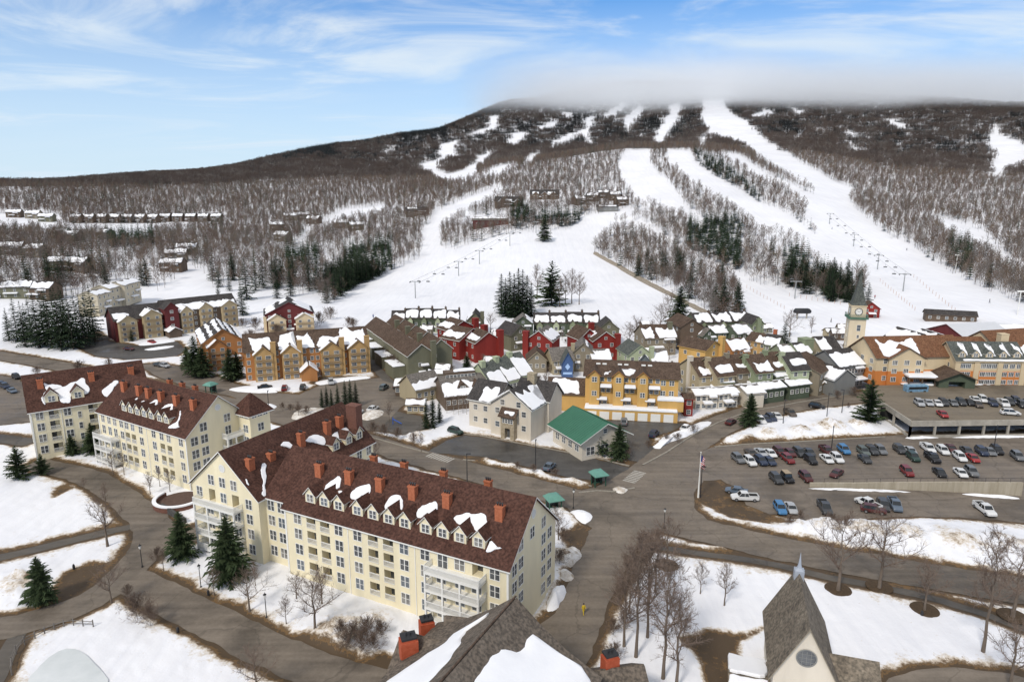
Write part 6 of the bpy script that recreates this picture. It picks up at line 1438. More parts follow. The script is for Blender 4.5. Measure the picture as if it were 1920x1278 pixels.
def car_proto(kind,col,snowtop=False,top=None):
    s=SPEC[kind]; hl=s['L']/2; w=.92 if kind!='pickup' else .98; pm=paint(col,PAINT[col]); root=thing('parked_car','x','car')
    b=MB(); zc=.30; be=s['belt']; hd=s['hood']
    c0,c1,c2,c3=s['cab']
    secs=[(-hl,rr(w*.86,zc+.12,s['tail']-.08)),(-hl+.12,rr(w*.95,zc+.02,s['tail'])),(-hl+.9,rr(w,zc,be))]
    if kind=='pickup': secs=[(-hl,rr(w*.95,zc+.12,1.1)),(-hl+.1,rr(w,zc+.02,1.12)),(-.9,rr(w,zc,1.12))]
    secs+=[(c2-.2 if kind!='pickup' else 0,rr(w,zc,be)),(c3,rr(w,zc,hd)),(hl-.45,rr(w*.97,zc,hd-.10)),(hl-.1,rr(w*.9,zc+.04,hd-.24)),(hl,rr(w*.8,zc+.14,hd-.36))]
    loft(b,secs)
    # roof and pillars in body colour
    rz=s['roof']; ri=w-.24
    tw=[(c1-.02,-ri),(c2+.02,-ri),(c2+.02,ri),(c1-.02,ri)]
    b.prism([(x,y,rz-.05) for x,y in tw],(0,0,.07))
    for sg in (-1,1):
        for (xa,xb) in ((c0,c1),(c3,c2),((c1+c2)/2,(c1+c2)/2)):
            b.tube((xa,sg*(w-.10),be-.02),(xb,sg*(ri-.0),rz-.02),.05,.045,4)
    b.obj('body',[pm],root,fix=True)
    g=MB(); 
    P=[(c0+.03,w-.09),(c3-.03,w-.09)]
    v=[(c0+.03,-(w-.09),be-.03),(c3-.03,-(w-.09),be-.03),(c3-.03,w-.09,be-.03),(c0+.03,w-.09,be-.03),(c1,-ri,rz-.05),(c2,-ri,rz-.05),(c2,ri,rz-.05),(c1,ri,rz-.05)]
    o=len(g.v); g.v.extend(v)
    for q in ((0,1,5,4),(1,2,6,5),(2,3,7,6),(3,0,4,7)): g.f.append(q); g.m.append(0)
    g.obj('windows',M['carglass'],root)
    if kind=='pickup':
        k=MB(); k.box(-hl+.16,-.95,-w+.16,w-.16,1.10,1.128); k.obj('truck_bed',M['bedliner'],root)
        k=MB()
        for sg in (-1,1): k.box(-hl+.05,-.85,sg*(w-.09)-.06,sg*(w-.09)+.06,1.12,1.32)
        k.box(-hl+.03,-hl+.12,-w+.1,w-.1,1.12,1.32); k.obj('bed_side',pm,root)
    wh=MB(); r=.34 if kind in('sedan','hatch') else .39
    prof=[(r*.62,-.115),(r*.95,-.10),(r,-.06),(r,.06),(r*.95,.10),(r*.62,.115)]
    wm_=MB(); wm_.lathe(prof,14); rm_=MB(); rm_.lathe([(r*.1,-.125),(r*.6,-.122),(r*.6,.122),(r*.1,.125)],10)
    wme=wm_.mesh('wheel',M['rubber']); rme=rm_.mesh('rim',M['rim'])
    for x in (-hl+.95,hl-.9):
        for sg in (-1,1):
            o=link('wheel',wme,root); o.location=(x,sg*(w-.08),r); o.rotation_euler=(math.pi/2,0,0); link('rim',rme,o)
    for sg in (-1,1):
        k=MB(); k.box(-.05,.04,-.17,.17,-.07,.07); o=k.obj('headlight',M['headlamp'],root); o.location=(hl-.05,sg*.55,hd-.42)
        k=MB(); k.box(-.05,.05,-.09,.09,-.12,.12); o=k.obj('tail_light',M['taillamp'],root); o.location=(-hl+.04,sg*(w-.22),s['tail']-.25)
    if snowtop:
        k=MB(); k.prism([(c1+.1,-ri+.08,rz+.02),(c2-.1,-ri+.08,rz+.02),(c2-.15,ri-.08,rz+.02),(c1+.1,ri-.1,rz+.02)],(0,0,.12)); k.obj('roof_snow',M['snow'],root)
    if top:
        k=MB(); k.prism([(c1-.05,-ri-.02,rz+.02),(c2+.05,-ri-.02,rz+.02),(c2+.05,ri+.02,rz+.02),(c1-.05,ri+.02,rz+.02)],(0,0,.09)); k.obj('roof_panel',paint(top,PAINT[top]),root)
    return reg(root)
PROTO={}
USED=set()
def car(kind,col,px,py,vec,label,z=0.09,group='parked cars',snowtop=False,top=None):
    p=atz(px,py,z); q=atz(px+vec[0],py+vec[1],z); a=math.atan2(q.y-p.y,q.x-p.x); k=(kind,col,snowtop,top)
    g='pickup truck' if kind=='pickup' else 'car'
    if k not in PROTO:
        r=car_proto(kind,col,snowtop,top); PROTO[k]=r; r.location=(p.x,p.y,z); r.rotation_euler=(0,0,a); tag(r,label,g,group); r.name='pickup_truck' if kind=='pickup' else 'parked_car'; KIDS[r.name]=list(r.children); return r
    r=dup(PROTO[k],(p.x,p.y,z),a,label,group); return r
NUM=['first','second','third','fourth','fifth','sixth','seventh','eighth','ninth','tenth','eleventh','twelfth','thirteenth','fourteenth','fifteenth','sixteenth','seventeenth','eighteenth','nineteenth','twentieth','twenty-first','twenty-second','twenty-third','twenty-fourth']
KN={'sedan':'sedan','suv':'SUV','hatch':'hatchback','pickup':'pickup truck','jeep':'boxy off-road car'}
def cars(rowname,vec,lst,z=.09,group='parked cars'):
    lst=sorted(lst,key=lambda t:t[2])
    for i,t in enumerate(lst):
        k,c,px,py=t[:4]; ex=t[4] if len(t)>4 else {}; v=ex.pop('vec',vec)
        car(k,c,px,py,v,'%s %s, %s from the left %s'%(c,KN[k],NUM[i],rowname),z,group,**ex)
c3=zz_(1360,820,6.857); c4=zz_(1640,820,6.857); c2_=zz_(1640,700,6.857); c8=zz_(1280,640,5.05)
cars('in the back row of the open lot',(20,16.5),[(k,c,*f(x,y)) for k,c,f,x,y in [('sedan','brown',c3,325,225),('sedan','silver',c3,455,220),('sedan','white',c3,575,228),('suv','maroon',c3,690,215),('sedan','maroon',c3,825,220),('suv','charcoal',c3,945,222),('sedan','charcoal',c3,1070,215),('pickup','maroon',c3,1300,200),('suv','blue',c3,1520,185),('suv','green grey',c3,1770,208),('suv','charcoal',c3,1880,195),('suv','grey',c4,70,190),('suv','charcoal',c4,315,182),('sedan','silver',c4,455,195),('pickup','white',c4,680,165),('suv','white',c4,870,195),('sedan','maroon',c4,975,165),('sedan','charcoal',c4,1180,195),('suv','navy',c4,1370,208),('sedan','grey',c4,1475,205),('suv','black',c4,1565,192),('suv','grey',c4,1830,270)]])
cars('in the front row of the open lot',(20,16.5),[(k,c,*f(x,y)) for k,c,f,x,y in [('suv','grey',c3,160,300),('suv','white',c3,310,335),('suv','navy',c3,450,328),('sedan','navy',c3,565,328),('suv','dark red',c3,800,305),('suv','black',c3,1090,315),('sedan','white',c3,1300,300),('suv','white',c3,1430,295),('sedan','charcoal',c3,1790,300),('suv','dark green',c4,490,280),('pickup','black',c4,740,290),('suv','white',c4,1090,280),('sedan','red',c4,1260,292)]])
cars('in the short row by the concrete wall',(18,17),[('suv','charcoal',*c3(650,560)),('jeep','black',*c3(795,555),{'top':'tan'}),('suv','maroon',*c3(1030,540)),('sedan','maroon',*c3(1425,490),{'vec':(-20,14)}),('suv','dark red',*c4(410,468)),('sedan','black',*c4(830,478)),('sedan','white',*c4(1100,482)),('suv','grey',*c4(1240,470))])
car('sedan','slate blue',*c3(140,712),(-1,-.15),'slate blue sedan half hidden behind the white pickup at the brown mound'); car('pickup','white',*c3(245,800),(-30,-1),'white pickup truck with a dark bed parked beside the brown mound')
cars('in the row along the lower snow bank',(16,26),[('suv','blue',*c3(700,945)),('sedan','silver',*c3(842,938)),('pickup','charcoal',*c3(1275,935)),('pickup','white',*c3(1830,885),{'vec':(-20,-10)}),('suv','maroon',*c3(1900,962),{'vec':(20,3)}),('suv','charcoal',*c4(105,905)),('pickup','slate blue',*c4(255,898))])
car('pickup','white',*c4(1410,955),(25,19),'white pickup truck standing alone on the lower lot at the far right')
cars('in the row on the garage deck',(19,15),[(k,c,*c2_(x,y)) for k,c,x,y in [('suv','silver',570,405),('sedan','silver',685,400),('sedan','white',800,405),('suv','charcoal',880,400),('sedan','grey',1000,400),('suv','charcoal',1105,395),('sedan','black',1215,395),('sedan','brown',1320,420),('sedan','white',1290,360),('suv','white',1385,358),('suv','navy',1510,405),('pickup','white',1650,408),('suv','charcoal',1725,390),('suv','navy',1810,375),('suv','charcoal',1890,425),('suv','black',1960,420),('sedan','silver',2040,420)]],z=DZ+.03)
car('sedan','red',*c2_(870,548),(18,14),'red car standing alone on the garage deck near its parapet',DZ+.03); car('suv','white',*c2_(1740,530),(20,1.5),'white sport utility car driving across the garage deck',DZ+.03)
cars('along the street snow bank below the townhouses',(18,13),[('suv','white',*c8(735,765),{'snowtop':True}),('sedan','navy',*c8(785,750)),('suv','navy',*c8(835,742)),('sedan','white',*c8(890,722)),('pickup','brown',*c8(1015,695))])
car('suv','black',*c8(1270,630),(22,4),'black sport utility car on the bend of the upper street'); car('sedan','maroon',*c8(455,778),(20,-12),'maroon sedan driving down the upper street'); car('sedan','white',*c8(30,835),(20,-12),'white car under snow at the foot of the street bank',snowtop=True)
car('suv','dark green',854,812,(20,6),'dark green car parked by the snow bank of the inn lane'); car('sedan','slate blue',1030,878,(9,-8),'slate blue sedan driving on the inn lane'); car('suv','grey',1170,794,(1,-12),'grey car reversing out of a yellow building garage'); car('suv','navy',1226,817,(14,-14),'navy car parked at the snowy end of the garage court')
cars('in front of the tan and orange lodge',(20,-2),[('sedan','black',497,728),('suv','dark red',534,731,{'vec':(4,-10)}),('suv','charcoal',568,729,{'vec':(4,-10)}),('suv','silver',621,719,{'vec':(4,10)})])
cars('on the road edge before the orange lodge end',(18,4),[('sedan','charcoal',297,686),('suv','silver',309,688),('sedan','black',384,702),('sedan','silver',394,704)])
car('sedan','red',285,643,(8,2),'red car in front of the dark red gable of the farthest left lodge'); car('sedan','maroon',242,656,(16,1),'maroon car on the wet drive of the farthest left lodge')
car('suv','green grey',720,729,(12,-8),'green grey car at the end of the lodge lot'); car('suv','charcoal',743,726,(5,-9),'charcoal car where the dark path meets the village street'); car('suv','white',671,777,(12,-8),'white car left of the snow island behind the tall brick chimney'); car('sedan','white',699,769,(14,-7),'white car right of the snow island behind the tall brick chimney')
cars('in the lot left of the cream condominiums',(18,9),[('sedan','navy',2,722),('suv','navy',10,727),('sedan','slate blue',23,735),('suv','black',31,709)])
bus=thing('shuttle_bus','pale blue shuttle bus standing below the hotel entrance roof','bus',atz(1716,736,HZ),R(4)); b=MB(); loft(b,[(-3.4,rr(1.0,.5,2.5,.2)),(-3.2,rr(1.1,.4,2.6,.2)),(3.2,rr(1.1,.4,2.6,.2)),(3.4,rr(1.0,.5,2.4,.2))]); b.obj('body',mat('pale_blue_paint2',(.15,.26,.36),rough=.5,var=.3,scale=1.2),bus)
b=MB(); 
for sg in (-1,1): b.box(-2.9,2.9,sg*1.105-.012,sg*1.105+.012,1.4,2.15)
b.box(3.37,3.43,-.85,.85,1.3,2.15); b.obj('windows',M['carglass'],bus)
for x in (-2.2,2.2):
    for sg in (-1,1):
        b=MB(); b.lathe([(.3,-.14),(.48,-.12),(.48,.12),(.3,.14)],14); o=b.obj('wheel',M['rubber'],bus); o.location=(x,sg*1.02,.48); o.rotation_euler=(math.pi/2,0,0)
# ---------------------------------------------------------------- single trees and shrubs
def hgt(px,yb,yt):
    p=atz(px,yb,0.0); n=Vector((p.x,p.y,0)).normalized(); q=on_plane(px,yt,p,n); return q.z
def gz(px,yb):
    if yb>605: p=atz(px,yb,.25); return p
    h=hit(px,yb); return h if h is not None else atz(px,yb,0)
def hgt2(px,yb,yt):
    p=gz(px,yb); n=Vector((p.x,p.y,0)).normalized(); q=on_plane(px,yt,p,n); return max(1.0,q.z-p.z)
TL=[ # kind, x, base y, top y, label
('oak',1571,1108,972,'wide bare tree in a round bed right of the chapel spire'),('oak',1648,1103,965,'bare forked tree in a round bed by the footpath, second from the chapel'),('oak',1733,1145,1052,'smaller bare tree in the snow between the footpath and the road bend'),('tall',1843,1222,985,'tall thick trunked bare tree standing in the open snow at far right'),('oak',1898,1158,1015,'leaning bare tree at the right edge above the footpath'),('oak',1893,1290,1160,'bushy bare tree in the bottom right corner'),
('tall',1192,1232,1000,'leftmost tall bare tree of the grove beside the hotel driveway'),('tall',1214,1195,1000,'thick trunked tall bare tree in the middle of the grove beside the driveway'),('oak',1250,1062,975,'bare tree with a round bed at the top of the driveway grove'),('tall',1243,1272,1030,'tallest bare tree of the driveway grove, nearest the camera'),('bare',1170,1212,1060,'bare tree leaning over the driveway, left edge of the grove'),('bare',1268,1292,1110,'bare tree cut by the bottom edge right of the tallest grove tree'),('bare',1215,1135,1005,'slim bare tree at the back of the driveway grove'),('bare',1180,1150,1040,'reddish thin tree overhanging the driveway'),('bare',1228,1110,1000,'slim bare tree behind the thick trunk in the grove'),
('bare',1313,1113,1053,'small bare tree alone in the snow left of the chapel, left of two'),('bare',1358,1135,1055,'small bare tree alone in the snow left of the chapel, right of two'),
('oak',202,1024,930,'spreading bare tree beside the left footpath'),('oak',209,1130,1055,'bare tree at the fork of the loop drive'),('oak',591,1187,1080,'large bare tree on the lawn below the condominium, nearest the bushy bank'),('oak',468,1145,1070,'bare tree on the lawn in front of the big spruce'),('bare',402,1115,1062,'thin bare tree right of the middle lamp post'),('bare',479,1098,1052,'bare tree close to the condominium terrace'),('oak',556,1122,1075,'small spreading tree against the condominium wall, left of two'),('oak',604,1133,1072,'small spreading tree against the condominium wall, right of two'),('bare',537,1170,1118,'thin sapling on the lawn right of the third lamp post'),('bush',258,1162,1122,'small leafless shrub below the drive, left of two'),('bush',283,1174,1140,'small leafless shrub below the drive, right of two'),('oak',482,1305,1215,'bare tree cut off by the bottom edge left of the drive'),('bare',158,919,895,'tiny bare sapling on the left lawn, upper of two'),('bare',198,936,905,'tiny bare sapling on the left lawn, lower of two'),('bare',307,1069,1028,'small bare tree at the junction snow bank'),
('bare',212,888,845,'bare tree at the porch corner of the middle condominium'),('bare',233,890,850,'bare tree in front of the middle condominium, first of its line'),('bare',282,926,885,'bare tree in front of the middle condominium, second of its line'),('bare',300,912,875,'bare tree in front of the middle condominium, third of its line'),('bare',319,922,880,'bare tree in front of the middle condominium, last of its line'),
('birch',838,775,742,'pale birch before the low hall, first from the left'),('birch',851,777,741,'pale birch before the low hall, second from the left'),('birch',860,778,742,'pale birch before the low hall, third from the left'),('birch',868,774,740,'pale birch before the low hall, fourth from the left'),('birch',875,777,739,'pale birch before the low hall, nearest the inn'),
('spruce',343,1046,955,'dark spruce against the left corner of the nearest condominium'),('spruce',432,1086,962,'largest dark spruce in front of the nearest condominium'),('spruce',80,1128,1038,'lone bluish spruce on the left lawn'),('pine',37,897,832,'wide dark pine at the left edge below the condominiums'),('pine',80,888,848,'low wide pine right of the left edge pine'),('spruce',136,853,812,'short spruce before the left condominium'),('spruce',176,850,790,'taller spruce in the corner between two condominiums'),('pine',1628,790,708,'big round pine at the corner of the garage deck'),('spruce',1405,798,735,'spruce by the street before the white garage block'),('spruce',1122,852,796,'spruce before the green metal roof, left of two'),('spruce',1160,859,793,'spruce before the green metal roof, right of two'),
('narrow',604,762,728,'first narrow evergreen in the lodge lot island'),('narrow',613,760,722,'second narrow evergreen in the lodge lot island'),('narrow',622,763,728,'third narrow evergreen in the lodge lot island'),('narrow',634,764,720,'fourth narrow evergreen in the lodge lot island'),('narrow',648,763,712,'fifth narrow evergreen in the lodge lot island'),('narrow',658,763,710,'sixth narrow evergreen in the lodge lot island'),('narrow',668,760,714,'rightmost narrow evergreen in the lodge lot island'),
('narrow',800,803,745,'tall narrow evergreen by the play court, left of three'),('narrow',812,801,738,'tall narrow evergreen by the play court, middle of three'),('narrow',824,792,748,'tall narrow evergreen by the play court, right of three'),
('spruce',368,704,628,'dark spruce left of the orange lodge end, tallest there'),('spruce',383,706,645,'dark spruce touching the orange lodge end'),('spruce',352,690,648,'shorter spruce left of the orange lodge end'),('spruce',432,712,652,'dark spruce between the orange lodge end and the four bay lodge'),('spruce',446,709,658,'slimmer spruce at the corner of the four bay lodge'),
('fir',463,562,483,'tall spruce rising behind the tan lodges'),('fir',455,592,530,'spruce beside the right end of the farthest left lodge'),('fir',640,556,498,'spruce at the edge of the left ski slope'),('spruce',1273,618,535,'big dark spruce on the slope edge above the village'),('fir',1355,592,515,'spruce above the right hand townhouse row'),('fir',1340,590,530,'shorter spruce above the right hand townhouse row'),('pine',1034,574,488,'lone open crowned pine on the middle slope'),('spruce',1021,452,406,'lone spruce high on the middle slope'),('fir',1626,572,528,'small spruce right of the clock tower spire'),('spruce',876,707,662,'small spruce between the olive gable and the red houses'),('fir',1470,650,598,'ragged spruce above the snowy roofs right of the village'),('fir',1595,568,522,'spruce left of the clock tower spire'),
('bare',1007,562,497,'bare tree behind the slope spruces'),('bare',1060,570,515,'bare tree right of the lone slope pine, first'),('bare',1072,570,508,'bare tree right of the lone slope pine, second'),('bare',1086,572,515,'bare tree right of the lone slope pine, third'),('bare',1049,576,520,'bare tree right of the lone slope pine, nearest to it'),('oak',1255,612,552,'pale bare tree beside the big slope edge spruce'),('oak',1238,622,575,'bare tree left of the pale one above the village'),('oak',1192,645,597,'bushy bare tree beside the red flue house'),('oak',1180,650,610,'lower bushy bare tree beside the red flue house'),('oak',1480,632,585,'bare tree above the snow roofs at the slope foot'),('oak',920,618,590,'bare tree between the two red house groups'),('bare',705,866,822,'bare street tree left of the crosswalk'),('oak',1047,1012,962,'bare tree at the right gable of the nearest condominium'),('bare',1040,990,950,'thin bare tree at the right gable of the nearest condominium'),('bare',730,790,755,'bare tree at the play court edge'),('bare',790,845,812,'bare tree on the snow bank by the inn lane'),('bare',560,780,752,'bare tree in the lot island, left'),('bare',1150,640,615,'bare tree beside the taupe gabled house'),
]
for i,(k,x,yb,yt,lab) in enumerate(TL):
    p=gz(x,yb); h=hgt2(x,yb,yt); n={'oak':3,'bare':4,'tall':2,'birch':3,'spruce':3,'pine':2,'narrow':2,'fir':3,'bush':2}[k]
    nm={'oak':'bare_tree','bare':'bare_tree','tall':'bare_tree','birch':'birch_tree','bush':'bare_shrub'}.get(k,'spruce_tree'); 
    base=14.0 if k=='fir' else (3.0 if k=='bush' else 10.0)
    tree('%s%d'%(k,i%n),p,h,lab,cat='shrub' if k=='bush' else 'tree',base=base,name=nm,sxy=1.0 if k not in('oak',) else 1.05)
for i,(x,yb,yt) in enumerate([(18,640,575),(34,642,556),(48,650,562),(62,642,552),(74,652,546),(86,648,542),(98,652,540),(108,640,538),(116,655,536),(128,650,542),(138,655,546),(148,645,540),(158,650,548),(168,642,540),(178,636,532),(122,632,534),(92,636,542),(52,634,566)]):
    tree('fir%d'%(i%3),gz(x,yb),hgt2(x,yb,yt),'dark spruce standing in the dense clump left of the lodges','dense spruce clump left of the lodges',base=14.0,name='spruce_tree',sxy=.82)
for i,(x,yb,yt) in enumerate([(940,588,512),(948,594,520),(956,590,508),(964,596,512),(972,592,502),(980,596,504),(988,590,515),(996,594,530)]):
    tree('narrow%d'%(i%2),gz(x,yb),hgt2(x,yb,yt),'slim spruce standing in the island of trees on the middle slope','slim spruces on the middle slope',name='spruce_tree',sxy=1.25)
for i,(x,yb,yt) in enumerate([(200,578,545),(222,572,553),(248,640,615),(310,580,560),(430,545,515),(480,545,500),(520,560,520),(545,555,505),(600,548,510),(1500,540,490),(410,560,530)]):
    tree('fir%d'%(i%3),gz(x,yb),hgt2(x,yb,yt),'spruce standing among bare trees above the left lodges','spruces above the left lodges',base=14.0,name='spruce_tree')
SH=[(296,1052,1030),(1055,1020,995),(1048,1060,1035),(1150,1190,1165),(1165,1120,1090),(1178,1080,1050),(1172,1180,1150),(1195,1060,1030),(1150,1240,1210),(1205,1035,1005),(1230,1030,1000),(640,1200,1170),(665,1205,1172),(690,1200,1165),(715,1195,1168),(650,1220,1190),(680,1222,1190),(700,1225,1195),(240,1100+20,1100),
(1500,975,960),(1480,985,968),(1560,990,968),(1585,992,970),(655,615,598),(663,617,600),(720,672,655),(728,680,660),(735,690,670),(742,697,675),(748,702,682),(725,665,648),(735,676,660),(745,690,668),(705,650,635),(712,660,642),(560,775,762),(545,772,760),(530,768,757),(575,778,764),(720,822,800),(745,825,806),(700,815,795),(775,832,815),(970,880,868),(1000,886,873),(1040,897,882),(1175,858,840),(1270,830,815),(1300,812,798),(505,625,605),(520,630,612),(470,640,622),(455,615,600),(480,620,600),(1010,760,742),(1030,755,738),(1035,700,685),(1050,690,678),(990,735,718),(1005,722,705),(1640,735,720),(1600,742,728),(1570,748,735),(1060,600+15,602),(620,600,580),(600,612,590),(1215,840,828),(1250,826,815),(70,705,690),(150,700,680),(205,690,675)]
for i,(x,yb,yt) in enumerate(SH):
    tree('bush%d'%(i%2),gz(x,yb),max(.8,hgt2(x,yb,yt)),'leafless brown shrub at the edge of the snow','leafless brown shrubs',cat='shrub',base=3.0,name='bare_shrub')
# round mulch beds
b=MB(); b.lathe([(2.1,.30),(2.0,.42),(1.2,.50)],20); mb=b.mesh('mulch_bed',mat('dark_mulch',(.05,.035,.022),rough=.95,col2=(.09,.06,.035),scale=3))
for i,(x,y) in enumerate([(1571,1107),(1648,1102),(1250,1062),(1898,1157),(1733,1145)]):
    o=link('mulch_bed',mb); o.location=atz(x,y,0); tag(o,'round dark mulch bed under %s'%('the wide bare tree right of the chapel','the forked bare tree by the footpath','the bare tree at the top of the driveway grove','the leaning tree at the right edge','the smaller bare tree near the road bend')[i],'mulch bed','mulch beds')
# ---------------------------------------------------------------- street furniture
def lamp_proto():
    r=thing('lamp_post','x','lamp post'); b=MB(); b.lathe([(.16,-.1),(.16,.25),(.07,.35),(.055,3.4)],10); b.obj('post',M['dark'],r)
    b=MB(); b.lathe([(.10,3.4),(.20,3.55),(.24,4.0)],8); b.obj('lantern',M['headlamp'],r); b=MB(); b.lathe([(.28,4.0),(.05,4.25),(.03,4.4)],8); b.obj('cap',M['dark'],r); return reg(r)
lp=lamp_proto()
for i,(x,y,lab) in enumerate([(267,1062,'at the tip of the snow bank by the drive junction'),(377,1101,'in the snow left of the big spruce'),(500,1158,'on the lawn between the spruce and the large bare tree'),(1075,952,'beside the road right of the lower bus shelter'),(1245,990,'at the mouth of the hotel driveway')]):
    l='black lamp post '+lab
    if i==0: lp.location=atz(x,y,.1); lp['label']=l; lp['group']='black lamp posts'
    else: dup(lp,atz(x,y,.1),0,l,'black lamp posts')
def pole_proto():
    r=thing('street_light','x','street light'); b=MB(); b.lathe([(.14,-.1),(.12,.4),(.08,7.2)],8); b.obj('pole',M['dark'],r); b=MB(); b.box(-.12,.9,-.14,.14,7.1,7.25); b.obj('lamp_head',M['dark'],r); return reg(r)
sp0=pole_proto()
for i,(x,y,lab) in enumerate([(876,907,'beside the main road behind the long condominium roof'),(1004,880,'on the snow strip between road and lane'),(1313,932,'just right of the flagpole'),(1558,850,'at the back of the open lot'),(1550,782,'on the snow bank at the street bend, left of two'),(1578,775,'on the snow bank at the street bend, right of two'),(1468,795,'on the snow bank below the townhouses'),(505,778,'on the verge behind the middle condominium'),(1862,850,'far right in the open lot')]):
    l='tall thin dark street light '+lab
    if i==0: sp0.location=atz(x,y,.05); sp0['label']=l; sp0['group']='dark street lights'
    else: dup(sp0,atz(x,y,.05),rng.uniform(0,6),l,'dark street lights')
def shelter_proto():
    r=thing('bus_shelter','x','bus shelter'); t=mat('teal_metal',(.12,.27,.22),rough=.5); g=mat('dark_green_posts',(.03,.08,.055),rough=.6)
    for x in (-1.3,1.3):
        for y in (-.9,.9):
            b=MB(); b.box(x-.1,x+.1,y-.1,y+.1,-.1,2.7); b.obj('post',g,r)
    b=MB(); b.lathe([(2.45,2.62),(2.45,2.78),(1.2,3.55),(.25,3.6)],4); o=b.obj('roof',t,r); o.rotation_euler=(0,0,R(45)); o.scale=(1,1,1)
    b=MB(); b.box(-1.2,1.2,.82,.86,.3,2.3); b.obj('back_panel',M['carglass'],r); b=MB(); b.box(-1.0,1.0,.3,.7,.42,.5); b.box(-.9,-.8,.35,.65,0,.42); b.box(.8,.9,.35,.65,0,.42); b.obj('bench',g,r); 
    b=MB(); b.box(-1.2,1.2,-.95,-.86,2.2,2.6); b.obj('fascia',g,r); return reg(r)
bs=shelter_proto()
for i,(x,y,a,lab) in enumerate([(1122,909,.35,'at the end of the snow strip by the crossing'),(1038,956,.35,'just behind the right gable of the long condominium'),(396,736,-.4,'on the road behind the middle condominium, farthest away')]):
    l='teal roofed bus shelter '+lab
    if i==0: bs.location=atz(x,y,.06); bs.rotation_euler=(0,0,a); bs['label']=l; bs['group']='teal bus shelters'
    else: dup(bs,atz(x,y,.06),a,l,'teal bus shelters')
# flagpole with a limp flag
fp=thing('flagpole','white flagpole with a limp striped flag at the parking lot entrance','flagpole',atz(1309,932,.05)); hp=hgt(1309,932,848)
b=MB(); b.lathe([(.22,-.1),(.20,.5),(.10,hp*.5),(.06,hp)],10); b.obj('pole',M['white'],fp)
b=MB(); b.lathe([(.02,hp+.25),(.14,hp+.12),(.02,hp)][::-1],8); b.obj('finial',M['white'],fp)
fl=[mat('flag_red',(.42,.03,.05)),mat('flag_white',(.72,.70,.68)),mat('flag_blue',(.03,.04,.16))]; b=MB(); nx,nz_=16,13
def fpnt(i,j):
    u=i/nx; z=hp-.4-2.9*j/nz_-u*.9*(1-j/nz_*.4); return (.12+.85*u*(1+.1*math.sin(j)),.16*math.sin(u*14+j*.25)*(.3+u),z)
for i in range(nx):
    for j in range(nz_): b.face([fpnt(i,j),fpnt(i+1,j),fpnt(i+1,j+1),fpnt(i,j+1)],2 if (i<6 and j<7) else (j%2))
b.obj('flag',fl,fp)
# concrete retaining wall between the lots
wl=thing('retaining_wall','long stained concrete retaining wall rising to the right between the lots','wall',(0,0,0)); wp=[(1518,913,1.0),(1600,916,1.35),(1700,918.5,1.8),(1800,923,2.4),(1915,930,3.1)]
b=MB(); P=[]
for x,y,h in wp: p=atz(x,y,0); P.append((p,h))
for i in range(len(P)-1):
    (p,h),(q,g)=P[i],P[i+1]; d=(q-p).normalized(); n=Vector((-d.y,d.x,0))*.45
    a=[p,q,q+n,p+n]; o=len(b.v); b.v.extend([tuple(v+Vector((0,0,-.3))) for v in a]+[tuple(a[0]+Vector((0,0,h))),tuple(a[1]+Vector((0,0,g))),tuple(a[2]+Vector((0,0,g))),tuple(a[3]+Vector((0,0,h)))])
    for f in ((0,1,5,4),(4,5,6,7),(2,3,7,6)): b.f.append(tuple(o+k for k in f)); b.m.append(0)
    if i==0: b.f.append((o+3,o,o+4,o+7)); b.m.append(0)
b.obj('wall_face',mat('stained_concrete',(.30,.26,.19),rough=.95,col2=(.42,.37,.29),scale=.8,stretch=(1.5,1.5,.12),bump=.2),wl)
rl=MB()
for i in range(len(P)-1):
    (p,h),(q,g)=P[i],P[i+1]; a=p+Vector((0,.25,h+.9)); c=q+Vector((0,.25,g+.9)); rl.tube(a,c,.04,.04,5)
    k=int((q-p).length/2.4)
    for s in range(k+1): v=p.lerp(q,s/max(1,k)); hh=h+(g-h)*s/max(1,k); rl.tube(v+Vector((0,.25,hh-.1)),v+Vector((0,.25,hh+.95)),.03,.03,5)
rl.obj('railing',M['dark'],wl)
# snow banks lying on the paving
def bank(pts,h,label,seed,dirty=0):
    P=[atz(a,c,0) for a,c in pts]; q=blob([(p.x,p.y) for p in P],.7,.3,seed); cx=sum(p.x for p in q)/len(q); cy=sum(p.y for p in q)/len(q); b=MB(); n=len(q); K=7
    for k in range(K):
        f=k/(K-1); s=1-f*.985; hh=h*(1-(1-f)**2.2)
        for p in q:
            x=cx+(p.x-cx)*s; y=cy+(p.y-cy)*s; w=mnoise.noise(Vector((x*.8,y*.8,seed)))*.35+mnoise.noise(Vector((x*2.3,y*2.3,seed)))*.18; b.v.append((x,y,.03+hh*(1+w) if k else -.02))
    for k in range(K-1):
        for i in range(n):
            j=(i+1)%n; b.f.append((k*n+i,k*n+j,(k+1)*n+j,(k+1)*n+i)); b.m.append(0)
    b.f.append(tuple((K-1)*n+i for i in range(n))); b.m.append(0)
    o=b.obj('snow_bank',M['dirtysnow'] if dirty else M['snow'],None,True,fix=True); return tag(o,label,'snow bank','ploughed snow banks')
M['dirtysnow']=mat('dirty_snow',(.36,.29,.21),rough=.8,col2=(.80,.78,.75),scale=.9,bump=.4,detail=8)
